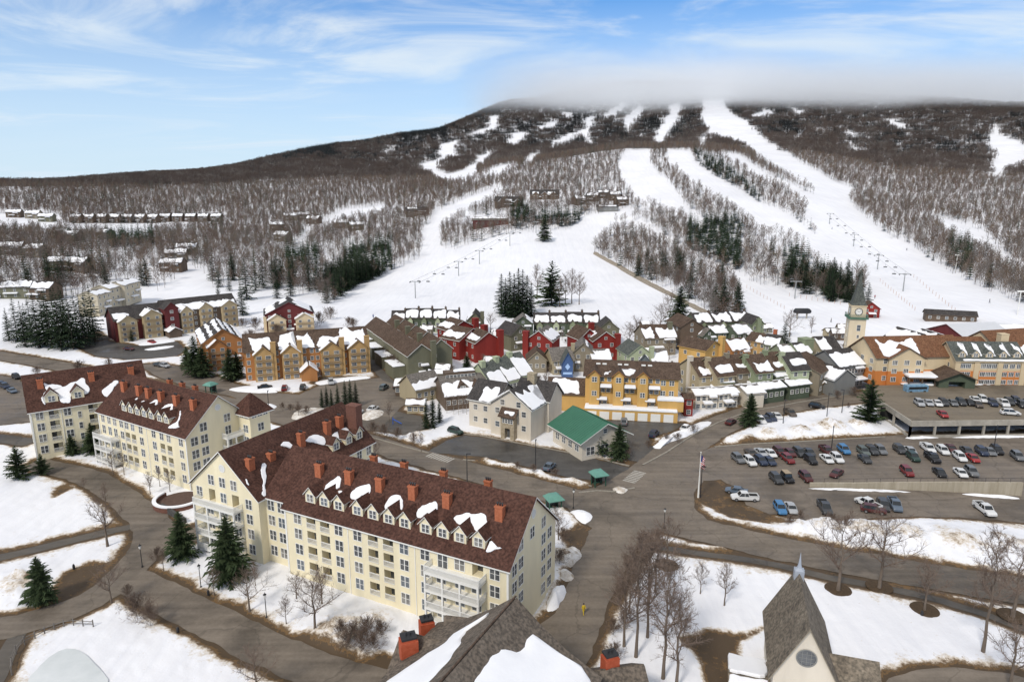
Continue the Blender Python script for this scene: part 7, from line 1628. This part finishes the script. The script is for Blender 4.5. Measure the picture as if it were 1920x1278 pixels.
for i,(pts,h,lab,d) in enumerate([([(676,780),(690,771),(712,768),(720,776),(700,786),(682,788)],.9,'dirty snow pile with two white cars behind the tall brick chimney',1),([(545,785),(560,768),(600,764),(620,772),(600,782),(570,788)],.8,'dirty snow and shrub bed left of the narrow evergreens',1),([(490,764),(503,757),(520,762),(508,768)],.6,'small snow heap on the verge behind the corner tower',0),
 ([(1068,960),(1090,955),(1112,968),(1098,982),(1075,975)],.7,'flat snow patch right of the lower bus shelter',0),([(1148,918),(1160,912),(1178,918),(1165,926)],.6,'dirty snow heap at the crossing corner',1),([(1040,1040),(1075,1025),(1092,1040),(1070,1062),(1045,1062)],1.2,'big snow heap at the right gable of the near condominium, upper',1),([(1038,1075),(1062,1068),(1078,1085),(1050,1090)],1.0,'snow heap at the right gable of the near condominium, middle',1),([(1022,1150),(1030,1110),(1052,1095),(1062,1110),(1045,1140)],1.3,'clean long snow heap at the right gable of the near condominium, lowest',0),
 ([(430,728),(480,722),(560,726),(575,730),(500,737),(440,734)],.5,'snow strip in front of the four bay lodge',0),([(590,716),(640,708),(690,704),(700,708),(640,716),(600,722)],.5,'snow strip right of the lodge porch',0),([(255,644),(300,636),(335,634),(330,640),(270,648)],.6,'snow strip before the farthest left lodge',0),([(270,655),(300,650),(326,648),(320,652),(285,657)],.4,'thin snow strip in the wet lodge drive',0),
 ([(1700,819),(1750,818),(1760,821),(1705,823)],.5,'snow line along the garage wall, left',0),([(1778,818),(1850,816),(1930,816),(1930,820),(1790,821)],.5,'snow line along the garage wall, right',0),([(1518,915),(1600,918),(1700,921),(1700,923),(1600,920),(1520,917)],.4,'thin snow line along the foot of the retaining wall, left',0),([(1800,926),(1860,929),(1912,933),(1905,936),(1850,932)],.5,'thin snow line along the foot of the retaining wall, right',0),
 ([(1250,832),(1235,842),(1222,838),(1240,822),(1280,808),(1320,790),(1335,794),(1290,818)],1.1,'long snow bank between the garage court and the street',0)]):
    bank(pts,h,lab,i*1.7,d)
for i,(pts,lab) in enumerate([([(1690,736),(1760,742),(1800,741),(1800,746),(1700,744)],'snow ledge below the hotel entrance roof, left'),([(1800,737),(1920,733),(1920,740),(1800,745)],'snow ledge below the hotel front wing, right')]):
    o=bank(pts,.7,lab,50+i); o.location.z=DZ-.1; o.location.y-=0
# crosswalks
for k,(a,c,n,lab) in enumerate([((812,848),(855,860),9,'zebra crossing over the main road by the inn lane'),((1167,900),(1190,880),8,'zebra crossing at the lane mouth')]):
    b=MB(); p,q=atz(*a,.078),atz(*c,.078); d=(q-p).normalized(); nn=Vector((-d.y,d.x,0)); 
    if nn.y>0: nn=-nn
    for i in range(n):
        s=p.lerp(q,i/n); e=p.lerp(q,(i+.55)/n); b.face([s,s+nn*3.0,e+nn*3.0,e])
    o=b.obj('crosswalk',mat('worn_road_paint',(.38,.36,.32),rough=.8,var=.3,scale=2)); o['kind']='structure'
# split rail fence
fn=thing('split_rail_fence','weathered split rail fence curving through the snow bottom left','fence',(0,0,0)); fm=mat('weathered_wood',(.17,.155,.14),rough=.9,var=.2,scale=2)
fpz=[atz(x,y,.3) for x,y in [(22,1262),(22,1243),(30,1222),(46,1205),(66,1196),(84,1187),(102,1180),(120,1174),(138,1172),(156,1173),(175,1174)]]
for p in fpz:
    b=MB(); b.tube(p+Vector((0,0,-.4)),p+Vector((0,0,1.15)),.09,.08,6,cap=True); b.obj('fence_post',fm,fn)
for p,q in zip(fpz,fpz[1:]):
    for z in (.4,.85): b=MB(); b.tube(p+Vector((0,0,z)),q+Vector((0,0,z+.03)),.06,.05,5,cap=True); b.obj('rail',fm,fn)
q=blob(gpx([(60,1290),(78,1252),(110,1226),(140,1221),(170,1240),(200,1290)]),1,.15,3); b=MB(); b.face([(p.x,p.y,.50) for p in q]); me=b.mesh('frozen_pond',mat('grey_ice',(.52,.55,.55),rough=.35,col2=(.66,.68,.68),scale=.15))
if me.polygons[0].normal.z<0: me.flip_normals()
struct(link('frozen_pond',me))
# round terrace between the condominiums
tc_=atz(338,942,0); tr=thing('round_terrace','round brick terrace ringed by a low dark wall, beside the drive between condominiums','terrace',tc_)
b=MB(); b.lathe([(4.4,.2),(4.4,.55)],28); b.obj('paving',mat('wet_brick_paving',(.075,.045,.035),rough=.6,col2=(.12,.075,.06),scale=2),tr)
def ringwall(r0,r1,z0,z1,t0,t1,n=24):
    b=MB()
    for i in range(n):
        a,c=t0+(t1-t0)*i/n,t0+(t1-t0)*(i+1)/n; P=lambda r,t:(r*math.cos(t),r*math.sin(t))
        b.prism([(*P(r0,a),z0),(*P(r1,a),z0),(*P(r1,c),z0),(*P(r0,c),z0)],(0,0,z1-z0))
    return b
ringwall(4.5,5.1,.1,1.2,R(150),R(360)).obj('low_wall',M['brick2'],tr); ringwall(4.45,5.2,1.2,1.45,R(155),R(350)).obj('wall_snow',M['snow'],tr)
b=MB(); p,q=atz(302,955,0)-tc_,atz(346,984,0)-tc_; d=(q-p).normalized(); n=Vector((-d.y,d.x,0))*.5; b.prism([p,q,q+n,p+n],(0,0,1.3)); b.obj('garden_wall',mat('black_stone',(.05,.048,.045),rough=.9,col2=(.10,.095,.09),scale=2),tr,fix=True)
# fire hydrant, play equipment
for i,(x,y,lab) in enumerate([(391,1116,'small dark bollard in the snow by the middle lamp post'),(139,1067,'small dark bollard in the snow left of the lone bluish spruce'),(334,1186,'small dark stone in the snow below the drive'),(1728,1155,'small dark bollard in the open snow right of the chapel')]):
    b=MB(); b.lathe([(.2,.1),(.22,.6),(.15,.95),(.04,1.05)],10); tag(b.obj('bollard',M['dark']),lab,'bollard').location=atz(x,y,.1)
pg_=thing('play_slide','small blue slide on the play court','slide',atz(745,795,.06)); bm_=mat('blue_plastic',(.03,.10,.42),rough=.4); b=MB(); b.prism([(-1.2,-.3,1.5),(1.2,-.3,.15),(1.2,.3,.15),(-1.2,.3,1.5)],(0,0,.1)); b.obj('chute',bm_,pg_,fix=True); b=MB(); 
for y in (-.3,.3): b.tube((-1.2,y,0),(-1.2,y,2.1),.06,.06,6)
b.obj('ladder',bm_,pg_)
# ---------------------------------------------------------------- people
def person_mesh(seed=0,stride=.28):
    me=bpy.data.meshes.new('person'); J=[(0,0,.95),(0,0,1.2),(0,0,1.42),(0,0,1.52),(0,.02,1.66),(0,.01,1.76),
      (.11,0,.88),(.12,.12+stride*.3,.48),(.12,stride,.06),(.12,stride+.16,.04),(-.11,0,.88),(-.12,-.02,.48),(-.12,-stride,.10),(-.12,-stride+.15,.03),
      (.2,0,1.40),(.27,-.05,1.12),(.26,.12,.92),(-.2,0,1.40),(-.27,.08,1.12),(-.25,.22,.95)]
    E=[(0,1),(1,2),(2,3),(3,4),(4,5),(0,6),(6,7),(7,8),(8,9),(0,10),(10,11),(11,12),(12,13),(2,14),(14,15),(15,16),(2,17),(17,18),(18,19)]
    me.from_pydata(J,E,[]); o=bpy.data.objects.new('tmp',me); COL.objects.link(o); o.modifiers.new('s','SKIN'); rad=[.17,.16,.17,.07,.10,.09,.11,.085,.06,.05,.11,.085,.06,.05,.085,.06,.045,.085,.06,.045]
    for v,r in zip(me.skin_vertices[0].data,rad): v.radius=(r,r)
    me.skin_vertices[0].data[0].use_root=True; m=o.modifiers.new('u','SUBSURF'); m.levels=1; m.render_levels=1
    dg=bpy.context.evaluated_depsgraph_get(); r=bpy.data.meshes.new_from_object(o.evaluated_get(dg)); bpy.data.objects.remove(o); r.name='person_body'
    return r
PM=person_mesh(); 
def person(loc,rz,col,label,group=None,scale=1,helmet='dark'):
    me=PM.copy(); me.materials.clear(); cm=mat('cloth_'+col,{'yellow':(.55,.40,.03),'black':(.02,.02,.022),'red':(.3,.03,.03),'blue':(.04,.08,.25),'grey':(.12,.12,.13)}[col],rough=.8); me.materials.append(cm); me.materials.append(M['trouser']); me.materials.append(M['skin'])
    for p in me.polygons:
        z=p.center.z; p.material_index=2 if z>1.53 else (1 if z<.86 and col!='yellow' else 0); p.use_smooth=True
    o=link('person',me); o.location=loc; o.rotation_euler=(0,0,rz); o.scale=(scale,)*3; tag(o,label,'person',group)
    b=MB(); b.lathe([(.125,1.66),(.13,1.74),(.10,1.84),(.02,1.88)],10); h=b.obj('helmet' if helmet=='dark' else 'hat',M['dark'],o,True); return o
M['skin']=mat('skin',(.45,.28,.2),rough=.6); M['trouser']=mat('dark_trousers',(.03,.03,.035),rough=.85)
person(atz(1094,1150,.06),R(200),'yellow','person in a bright yellow suit and dark hat walking on the hotel driveway',helmet='hat')
SK=[(742,590,'red'),(758,592,'black'),(700,597,'blue'),(1228,470,'black'),(1236,464,'red'),(1215,474,'blue'),(1198,480,'grey'),(1795,618,'black'),(1788,622,'blue'),(1558,605,'black'),(1640,560,'red'),(1855,568,'grey'),(1770,600,'black'),(1700,470,'black'),(1560,430,'blue'),(1115,475,'grey')]
for i,(x,y,c) in enumerate(SK):
    p=gz(x,y); person(p+Vector((0,0,.05)),rng.uniform(0,6),c,'skier in %s on the snow %s'%(c,['at the foot of the left lift, middle','at the foot of the left lift, right','at the foot of the left lift, left','on the middle slope, second from right','on the middle slope, farthest right','on the middle slope, second from left','on the middle slope, leftmost','before the right lift station, right','before the right lift station, left','left of the clock tower','right of the clock tower spire','far right below the wood edge','right below the bottom lift station','halfway up the right trail','high on the right trail','beside the upper end of the stone bank'][i]),'skiers on the slopes',scale=1.25)
# ---------------------------------------------------------------- lifts and huts on the slopes
def lift_tower_proto():
    r=thing('lift_tower','x','lift tower'); g=mat('galvanised_steel',(.30,.31,.31),rough=.5); b=MB(); b.lathe([(.35,-1),(.30,6),(.24,10.5)],8); b.obj('mast',g,r); b=MB(); b.box(-3.2,3.2,-.2,.2,10.2,10.6); b.obj('crossarm',g,r)
    for s in (-1,1): b=MB(); b.box(s*3-.15,s*3+.15,-1.4,1.4,9.8,10.2); b.obj('sheave_train',M['dark'],r)
    return reg(r)
lt=lift_tower_proto(); first=True
LIFTS=[('left lift',[(779,560),(860,517),(899,495),(956,461),(1005,437)]),('right lift',[(1693,546),(1645,505),(1600,462),(1555,420)]),('middle lift',[(1490,560),(1458,535),(1420,505)])]
ch_=thing('lift_chair','x','chair'); b=MB(); b.box(-1.1,1.1,-.1,.35,-2.3,-2.15); b.box(-1.1,1.1,-.18,-.1,-2.3,-1.6); b.obj('seat',mat('grey_chair',(.13,.135,.14),rough=.6),ch_); b=MB(); b.tube((0,0,0),(0,-.1,-2.2),.05,.05,4); b.tube((-1.1,-.1,-1.6),(1.1,-.1,-1.6),.04,.04,4); b.obj('hanger',M['dark'],ch_); reg(ch_); cfirst=True
for name,pts in LIFTS:
    P=[gz(x,y) for x,y in pts]; tops=[]
    for i,p in enumerate(P):
        q=P[min(i+1,len(P)-1)]-P[max(i-1,0)]; a=math.atan2(q.y,q.x)-math.pi/2; l='steel lift tower %s from the bottom of the %s'%(NUM[i],name)
        if first: lt.location=p; lt.rotation_euler=(0,0,a); lt['label']=l; lt['group']='lift towers'; first=False
        else: dup(lt,p,a,l,'lift towers')
        tops.append((p+Vector((0,0,10.1)),Vector((math.cos(a),math.sin(a),0))))
    for s in (-1,1):
        b=MB()
        for (p,n),(q,m) in zip(tops,tops[1:]): b.tube(p+n*3*s,q+m*3*s,.05,.05,4)
        tag(b.obj('haul_cable',M['dark']),'thin cable on the %s side of the %s'%('left' if s<0 else 'right',name),'cable')
        for (p,n),(q,m) in zip(tops,tops[1:]):
            k=max(1,int((q-p).length/27))
            for i in range(k):
                v=(p+n*3*s).lerp(q+m*3*s,(i+.5)/k); a=math.atan2((q-p).y,(q-p).x)-math.pi/2; l='empty dark chair hanging from the %s cable'%name
                if cfirst: ch_.location=v; ch_.rotation_euler=(0,0,a); ch_['label']=l; ch_['group']='chairs on the %s'%name; cfirst=False
                else: dup(ch_,v,a,l,'chairs on the %s'%name)
def hillhouse(name,label,px,py,w,d,ez,rise,axis,wm,rm,rz=0,snow=(),cols=3,rows=2,group=None,cat='house',gables=0,cross_=True):
    p=gz(px,py); dx=Vector((math.cos(rz),math.sin(rz))); a=Vector((p.x,p.y))-dx*w/2; c=a+dx*w
    B=house(name,label,None,None,ez,d,rise,axis,wm,rm,rows,cols,snow=snow,A=a,Bv=c,z0=p.z,group=group,cat=cat,drop=5)
    for g in range(gables):
        u=w*(.2+.6*g/max(1,gables-1)) if gables>1 else w/2
        bay(B,u-w*.11,u+w*.11,1.6,ez*.9,w*.1,wm,rm,rows,snow='lr' if g%2 else 'l',cols=2,rail=False,back=d*.4)
    return B
hillhouse('chalet','large dark chalet on the hill, left of two, with white rimmed gables',955,388,30,13,6,5,'x','brown','dark',.1,[('f',.35,.6,.1,.5)],5,2,gables=2)
hillhouse('chalet','large dark chalet on the hill, right of two, with three gables',1021,374,34,13,6,5,'x','brown','dark',-.05,[('f',.1,.3,.1,.6),('f',.6,.85,.1,.6)],6,2,gables=3)
hillhouse('barn','long red barn with a pale metal roof on the hill',920,425,34,14,6,3,'x','maroon','grey',.1,[('f',0,1,.5,.97)],5,1)
hillhouse('lift_station','dark lift top station with a flat roof on the hill shoulder',1140,397,22,12,5,2,'x','gray','dark',0,[('f',.1,.9,.2,.8)],4,1,cat='lift station')
for i,(x,y) in enumerate([(1110,378),(1132,372),(1155,376),(1168,386),(1090,384)]): hillhouse('chalet','small dark chalet among trees on the hill, %s from the left'%NUM[[1,2,3,4,0][i]],x,y,14,10,6,4,'x','brown','dark',.2*i-.3,[('f',.1,.9,.2,.95)],3,2)
hillhouse('chalet','dark chalet at the edge of the wood left of the upper trail',783,405,26,12,6,4,'x','brown','dark',.2,[('f',.1,.5,.5,.95)],4,2)
for i,x in enumerate(range(140,415,24)): hillhouse('chalet','snow topped dark chalet, %s from the left in the distant row'%NUM[i],x,418-(i>6)*2,12.5,10,6,4.5,'x','brown','dark',rng.uniform(-.25,.1),[('f',.05,.95,.2,.95)],4,2,group='distant row of chalets',gables=1)
for i,(x,y) in enumerate([(25,408),(60,410),(85,416),(110,448),(130,452),(190,448),(20,478),(60,482),(115,508),(140,510),(330,490),(350,478),(320,510),(545,414),(570,412),(585,420),(640,428),(670,432),(520,432),(525,452),(30,560),(70,562)]): hillhouse('chalet','snowy chalet half hidden in the left woods','%d'%0 and x,y,15,10,6,3.5,'x',['brown','taupe','olive'][i%3],'dark',rng.uniform(-.5,.5),[('f',.02,.98,.1,.97)],3,2,group='chalets scattered in the left woods')
hs1=hillhouse('lift_station','long dark brown lift station with a barrel roof on the right slope',1782,604,21,6,3.4,1.8,'x','brown','dark',-.35,[],6,1,cat='lift station')
ls=thing('lift_station','black rounded chairlift terminal left of the clock tower','lift station',gz(1503,598)); b=MB(); loft(b,[(-4.2,rr(1.0,3.2,4.6,.4)),(-3.2,rr(1.6,3.0,5.4,.5)),(3.2,rr(1.6,3.0,5.4,.5)),(4.2,rr(1.0,3.2,4.6,.4))]); b.obj('terminal_housing',M['dark'],ls,True)
for x in (-2.4,2.4): b=MB(); b.lathe([(.45,-1),(.4,3.1)],8); o=b.obj('pillar',M['concrete'],ls); o.location=(x,0,0)
hillhouse('ski_cabin','small red cabin with white trim behind the clock tower',1632,597,8,7,5,3,'y','red','brown',-.2,[],2,2,cat='cabin')
# stone bank on the middle slope
pts=[gz(x,y) for x,y in [(1116,476),(1135,487),(1160,500),(1190,518),(1225,537),(1260,555),(1295,574),(1335,594)]]; b=MB()
S=[]
for i in range(len(pts)-1):
    for k in range(8): S.append(pts[i].lerp(pts[i+1],k/8))
S.append(pts[-1])
for i,p in enumerate(S):
    d=(S[min(i+1,len(S)-1)]-S[max(i-1,0)]); n=Vector((-d.y,d.x,0)).normalized(); h=1.5+.5*mnoise.noise(Vector((i*.5,0,0)))
    zb_=p.z
    b.v.extend([tuple(p-n*2.2+Vector((0,0,-1))),tuple(p-n*1.4+Vector((0,0,h))),tuple(p+n*.8+Vector((0,0,h+.2))),tuple(p+n*2.0+Vector((0,0,-.6)))])
for i in range(len(S)-1):
    for j in range(3): b.f.append((i*4+j,(i+1)*4+j,(i+1)*4+j+1,i*4+j+1)); b.m.append(0)
tag(b.obj('stone_bank',mat('earth_and_stone',(.20,.165,.12),rough=.95,col2=(.36,.31,.25),scale=.9,bump=.5),None,fix=True),'long brown stone bank running down the middle slope','bank')
# marker poles along the runs
mk=MB(); mk.tube((0,0,-.3),(0,0,2.2),.09,.09,5,cap=True); mkm=mk.mesh('marker_pole',mat('orange_pole',(.42,.22,.12),rough=.7))
for (xa,ya,xb,yb,n,lab) in [(1650,528,1715,583,14,'left marker line by the right lift'),(1713,520,1790,585,14,'right marker line by the right lift'),(1400,540,1470,580,12,'marker line above the black terminal'),(1480,555,1575,572,10,'marker line left of the clock tower')]:
    for i in range(n):
        t=i/(n-1); p=gz(xa+(xb-xa)*t,ya+(yb-ya)*t); o=link('marker_pole',mkm); o.location=p; tag(o,'thin orange marker pole in the %s'%lab,'pole',lab)
for i,(x,yb) in enumerate([(1671,448),(1791,509),(1907,592)]):
    p=gz(x,yb); r=thing('floodlight_mast','pale floodlight mast %s on the right slope'%('highest up','beside the dark spruces','at the right edge')[i],'light mast',p,group='floodlight masts'); b=MB(); b.lathe([(.28,-1),(.18,12)],8); b.obj('mast',M['white'],r); b=MB(); b.box(-1.6,1.6,-.25,.25,11.6,12.3); b.obj('lamp_head',M['white'],r)

# small bare trees and shrubs in the gaps between the village houses
rgv=random.Random(5); BF=BIGFOOT+FOOT
def blocked(x,y,mg=1.0):
    for ox,oy,ex,ey,L_,d_ in BF:
        u=(x-ox)*ex.x+(y-oy)*ex.y; v=(x-ox)*ey.x+(y-oy)*ey.y
        if -mg-2<u<L_+mg+2 and -mg-3<v<d_+mg: return True
    return False
RW=[p for n,p,z,m in RJ]
cnt=0
while cnt<95:
    x,y=rgv.uniform(690,1610),rgv.uniform(625,765); p=gz(x,y)
    if blocked(p.x,p.y) or any(pip(r,p.x,p.y) for r in RW): 
        cnt+=.05; continue
    cnt+=1
    if rgv.random()<.45: tree('bare%d'%rgv.randrange(4),p,rgv.uniform(4.5,8),'small leafless tree between the village houses','small leafless trees between the village houses')
    else: tree('bush%d'%rgv.randrange(2),p,rgv.uniform(1.2,2.4),'leafless shrub between the village houses','leafless shrubs between the village houses',cat='shrub',base=3.0)
cnt=0
while cnt<34:
    x,y=rgv.uniform(700,1600),rgv.uniform(622,760); p=gz(x,y); w_=rgv.uniform(3.5,6)
    if blocked(p.x,p.y,1.5) or blocked(p.x+w_,p.y,1.5) or any(pip(r,p.x,p.y) or pip(r,p.x+w_,p.y-2) for r in RW): 
        cnt+=.08; continue
    cnt+=1; a_=Vector((p.x,p.y)); e_=a_+Vector((w_,rgv.uniform(-1.5,1.5))); dp=rgv.uniform(3,5)
    sb=house('shed','small snow capped shed tucked between the village houses',None,None,rgv.uniform(2.4,4.2),dp,rgv.uniform(.9,1.6),'x',rgv.choice(('taupe','olive','tan','green','brown','gray')),rgv.choice(('grey','brown','dark')),1,2,snow=[('f',.0,1,.0,.97)],A=a_,Bv=e_,z0=p.z-.2,group='small snow capped sheds in the village',cat='shed')
    BF.append((a_.x,a_.y,sb.ex,sb.ey,sb.L,dp))
# granite kerbs
kbm=mat('granite_kerb',(.27,.245,.205),rough=.85,var=.2,scale=1.5)
for i,cl in enumerate([[(690,818),(760,838),(805,850)],[(868,862),(930,868),(1010,888),(1060,903),(1110,912)],[(868,814),(900,817),(1000,836),(1117,858),(1180,874)],[(1205,872),(1250,848),(1300,815),(1345,793),(1400,773),(1500,754),(1590,740)],[(1340,838),(1400,833),(1500,828),(1660,819)],[(1190,915),(1150,922),(1120,920),(1085,924)]]):
    P=[atz(x,y,0) for x,y in cl]; b=MB(); Q=[]
    for a_,c_ in zip(P,P[1:]):
        k=max(1,int((c_-a_).length/3))
        for s_ in range(k): Q.append(a_.lerp(c_,s_/k))
    Q.append(P[-1]); n=len(Q)
    for k,q in enumerate(Q):
        d=(Q[min(k+1,n-1)]-Q[max(k-1,0)]).normalized(); nn=Vector((-d.y,d.x,0))*.22; b.v.extend([tuple(q-nn+Vector((0,0,-.1))),tuple(q-nn+Vector((0,0,.2))),tuple(q+nn+Vector((0,0,.2))),tuple(q+nn+Vector((0,0,-.1)))])
    for k in range(n-1):
        for j in range(3): b.f.append((k*4+j,(k+1)*4+j,(k+1)*4+j+1,k*4+j+1)); b.m.append(0)
    struct(b.obj('kerb',kbm,None,fix=True))
# ---------------------------------------------------------------- daylight
CLOUDLOC=(-5.3,1.4,4)
w=bpy.data.worlds.new('World'); scene.world=w; w.use_nodes=True
nt=w.node_tree; N=nt.nodes; L=nt.links; bg=N['Background']
SUN_EL,SUN_AZ=R(44),R(212)   # azimuth clockwise from +Y: behind the camera, to its left
sky=N.new('ShaderNodeTexSky'); sky.sky_type='NISHITA'; sky.sun_disc=False; sky.sun_elevation=SUN_EL; sky.sun_rotation=SUN_AZ
sky.altitude=600; sky.air_density=1.0; sky.dust_density=.4; sky.ozone_density=3.0
bg.inputs['Strength'].default_value=.1
tc=N.new('ShaderNodeTexCoord'); sx=N.new('ShaderNodeSeparateXYZ'); L.new(tc.outputs['Generated'],sx.inputs[0])
def ma(op,a,b_=None,cl=False):
    n=N.new('ShaderNodeMath'); n.operation=op; n.use_clamp=cl
    for i,v in enumerate((a,b_)):
        if v is None: continue
        if isinstance(v,(int,float)): n.inputs[i].default_value=v
        else: L.new(v,n.inputs[i])
    return n.outputs[0]
def mr(x,a,b_,c,d):
    n=N.new('ShaderNodeMapRange'); n.interpolation_type='SMOOTHSTEP'
    for i,v in enumerate((x,a,b_,c,d)):
        if isinstance(v,(int,float)): n.inputs[i].default_value=v
        else: L.new(v,n.inputs[i])
    return n.outputs[0]
def mixc(f,a,b_,bt='MIX'):
    n=N.new('ShaderNodeMix'); n.data_type='RGBA'; n.blend_type=bt
    for i,v in ((0,f),(6,a),(7,b_)):
        if isinstance(v,(int,float)): n.inputs[i].default_value=v
        elif isinstance(v,tuple): n.inputs[i].default_value=(*v,1)
        else: L.new(v,n.inputs[i])
    return n.outputs[2]
zz=ma('MAXIMUM',sx.outputs[2],.02); zp=ma('ADD',zz,.12)
cv=N.new('ShaderNodeCombineXYZ'); L.new(ma('DIVIDE',sx.outputs[0],zp),cv.inputs[0]); L.new(ma('DIVIDE',sx.outputs[1],zp),cv.inputs[1])
mp=N.new('ShaderNodeMapping'); mp.inputs['Rotation'].default_value=(0,0,R(-22)); mp.inputs['Scale'].default_value=(.75,1.25,1); mp.inputs['Location'].default_value=CLOUDLOC
L.new(cv.outputs[0],mp.inputs['Vector'])
n1=N.new('ShaderNodeTexNoise'); n1.inputs['Scale'].default_value=1.0; n1.inputs['Detail'].default_value=10; n1.inputs['Roughness'].default_value=.6; n1.inputs['Distortion'].default_value=1.6
L.new(mp.outputs[0],n1.inputs['Vector'])
n2=N.new('ShaderNodeTexNoise'); n2.inputs['Scale'].default_value=.55; n2.inputs['Detail'].default_value=3
L.new(mp.outputs[0],n2.inputs['Vector'])
cl=ma('MULTIPLY',mr(n1.outputs['Fac'],.40,.72,0,1),mr(n2.outputs['Fac'],.36,.56,.15,1))
# deep blue between the clouds, milky towards the horizon, unseen white added overhead to neutralise the skylight
blue=mixc(1.0,sky.outputs[0],(.33,.86,1.27),'MULTIPLY')
haze=ma('MULTIPLY',ma('SUBTRACT',1.0,ma('POWER',ma('MULTIPLY',zz,1/.262),1.7)),.86,True)
over=mr(sx.outputs[2],.26,.45,0,.80)
fac=ma('MAXIMUM',ma('SUBTRACT',1.0,ma('MULTIPLY',ma('SUBTRACT',1.0,ma('MULTIPLY',cl,.9)),ma('SUBTRACT',1.0,haze))),over,True)
L.new(mixc(fac,blue,mixc(mr(sx.outputs[2],.1,.4,0,1),(6.2,7.25,8.25),(7.3,7.35,7.4))),bg.inputs['Color'])
sl=bpy.data.lights.new('sun','SUN'); sl.energy=2.2; sl.angle=R(9); sl.color=(1,.93,.83)
so=bpy.data.objects.new('sun',sl); COL.objects.link(so)
dirv=Vector((math.sin(SUN_AZ)*math.cos(SUN_EL),math.cos(SUN_AZ)*math.cos(SUN_EL),math.sin(SUN_EL)))
so.rotation_euler=dirv.to_track_quat('Z','Y').to_euler()
vs=scene.view_settings; vs.view_transform='Standard'; vs.look='None'; vs.exposure=.22; vs.gamma=1; vs.use_curve_mapping=False
scene.cycles.use_denoising=True
scene.cycles.max_bounces=5; scene.cycles.diffuse_bounces=3; scene.cycles.glossy_bounces=2; scene.cycles.transparent_max_bounces=6
# ---------------------------------------------------------------- low cloud on the summit
b=MB(); b.box(-1300,3400,1900,3700,296,640); co=b.obj('cloud',[]); struct(co,'stuff')
cm=bpy.data.materials.new('summit_cloud'); cm.use_nodes=True; nt=cm.node_tree; N=nt.nodes; L=nt.links; N.remove(N['Principled BSDF'])
pv=N.new('ShaderNodeVolumePrincipled'); pv.inputs['Color'].default_value=(.97,.985,1,1); pv.inputs['Anisotropy'].default_value=.15
L.new(pv.outputs[0],N['Material Output'].inputs['Volume'])
g=N.new('ShaderNodeNewGeometry'); sp2=N.new('ShaderNodeSeparateXYZ'); L.new(g.outputs['Position'],sp2.inputs[0])
nz=N.new('ShaderNodeTexNoise'); nz.inputs['Scale'].default_value=.0022; nz.inputs['Detail'].default_value=5; L.new(g.outputs['Position'],nz.inputs['Vector'])
zn=ma('ADD',sp2.outputs[2],ma('MULTIPLY',ma('SUBTRACT',nz.outputs['Fac'],.5),110.0))
lo=mr(zn,300,372,0,1); hi=mr(zn,390,515,1,0); lf=ma('MULTIPLY',mr(sp2.outputs[0],-230,420,0,1),mr(sp2.outputs[0],900,2300,1,.45)); nr=mr(sp2.outputs[1],2000,2500,0,1)
den=ma('MULTIPLY',ma('MULTIPLY',lo,hi),ma('MULTIPLY',lf,nr)); L.new(ma('MULTIPLY',den,.0072),pv.inputs['Density'])
co.data.materials.append(cm); scene.cycles.volume_bounces=4; scene.cycles.volume_step_rate=2.0; scene.cycles.volume_max_steps=64
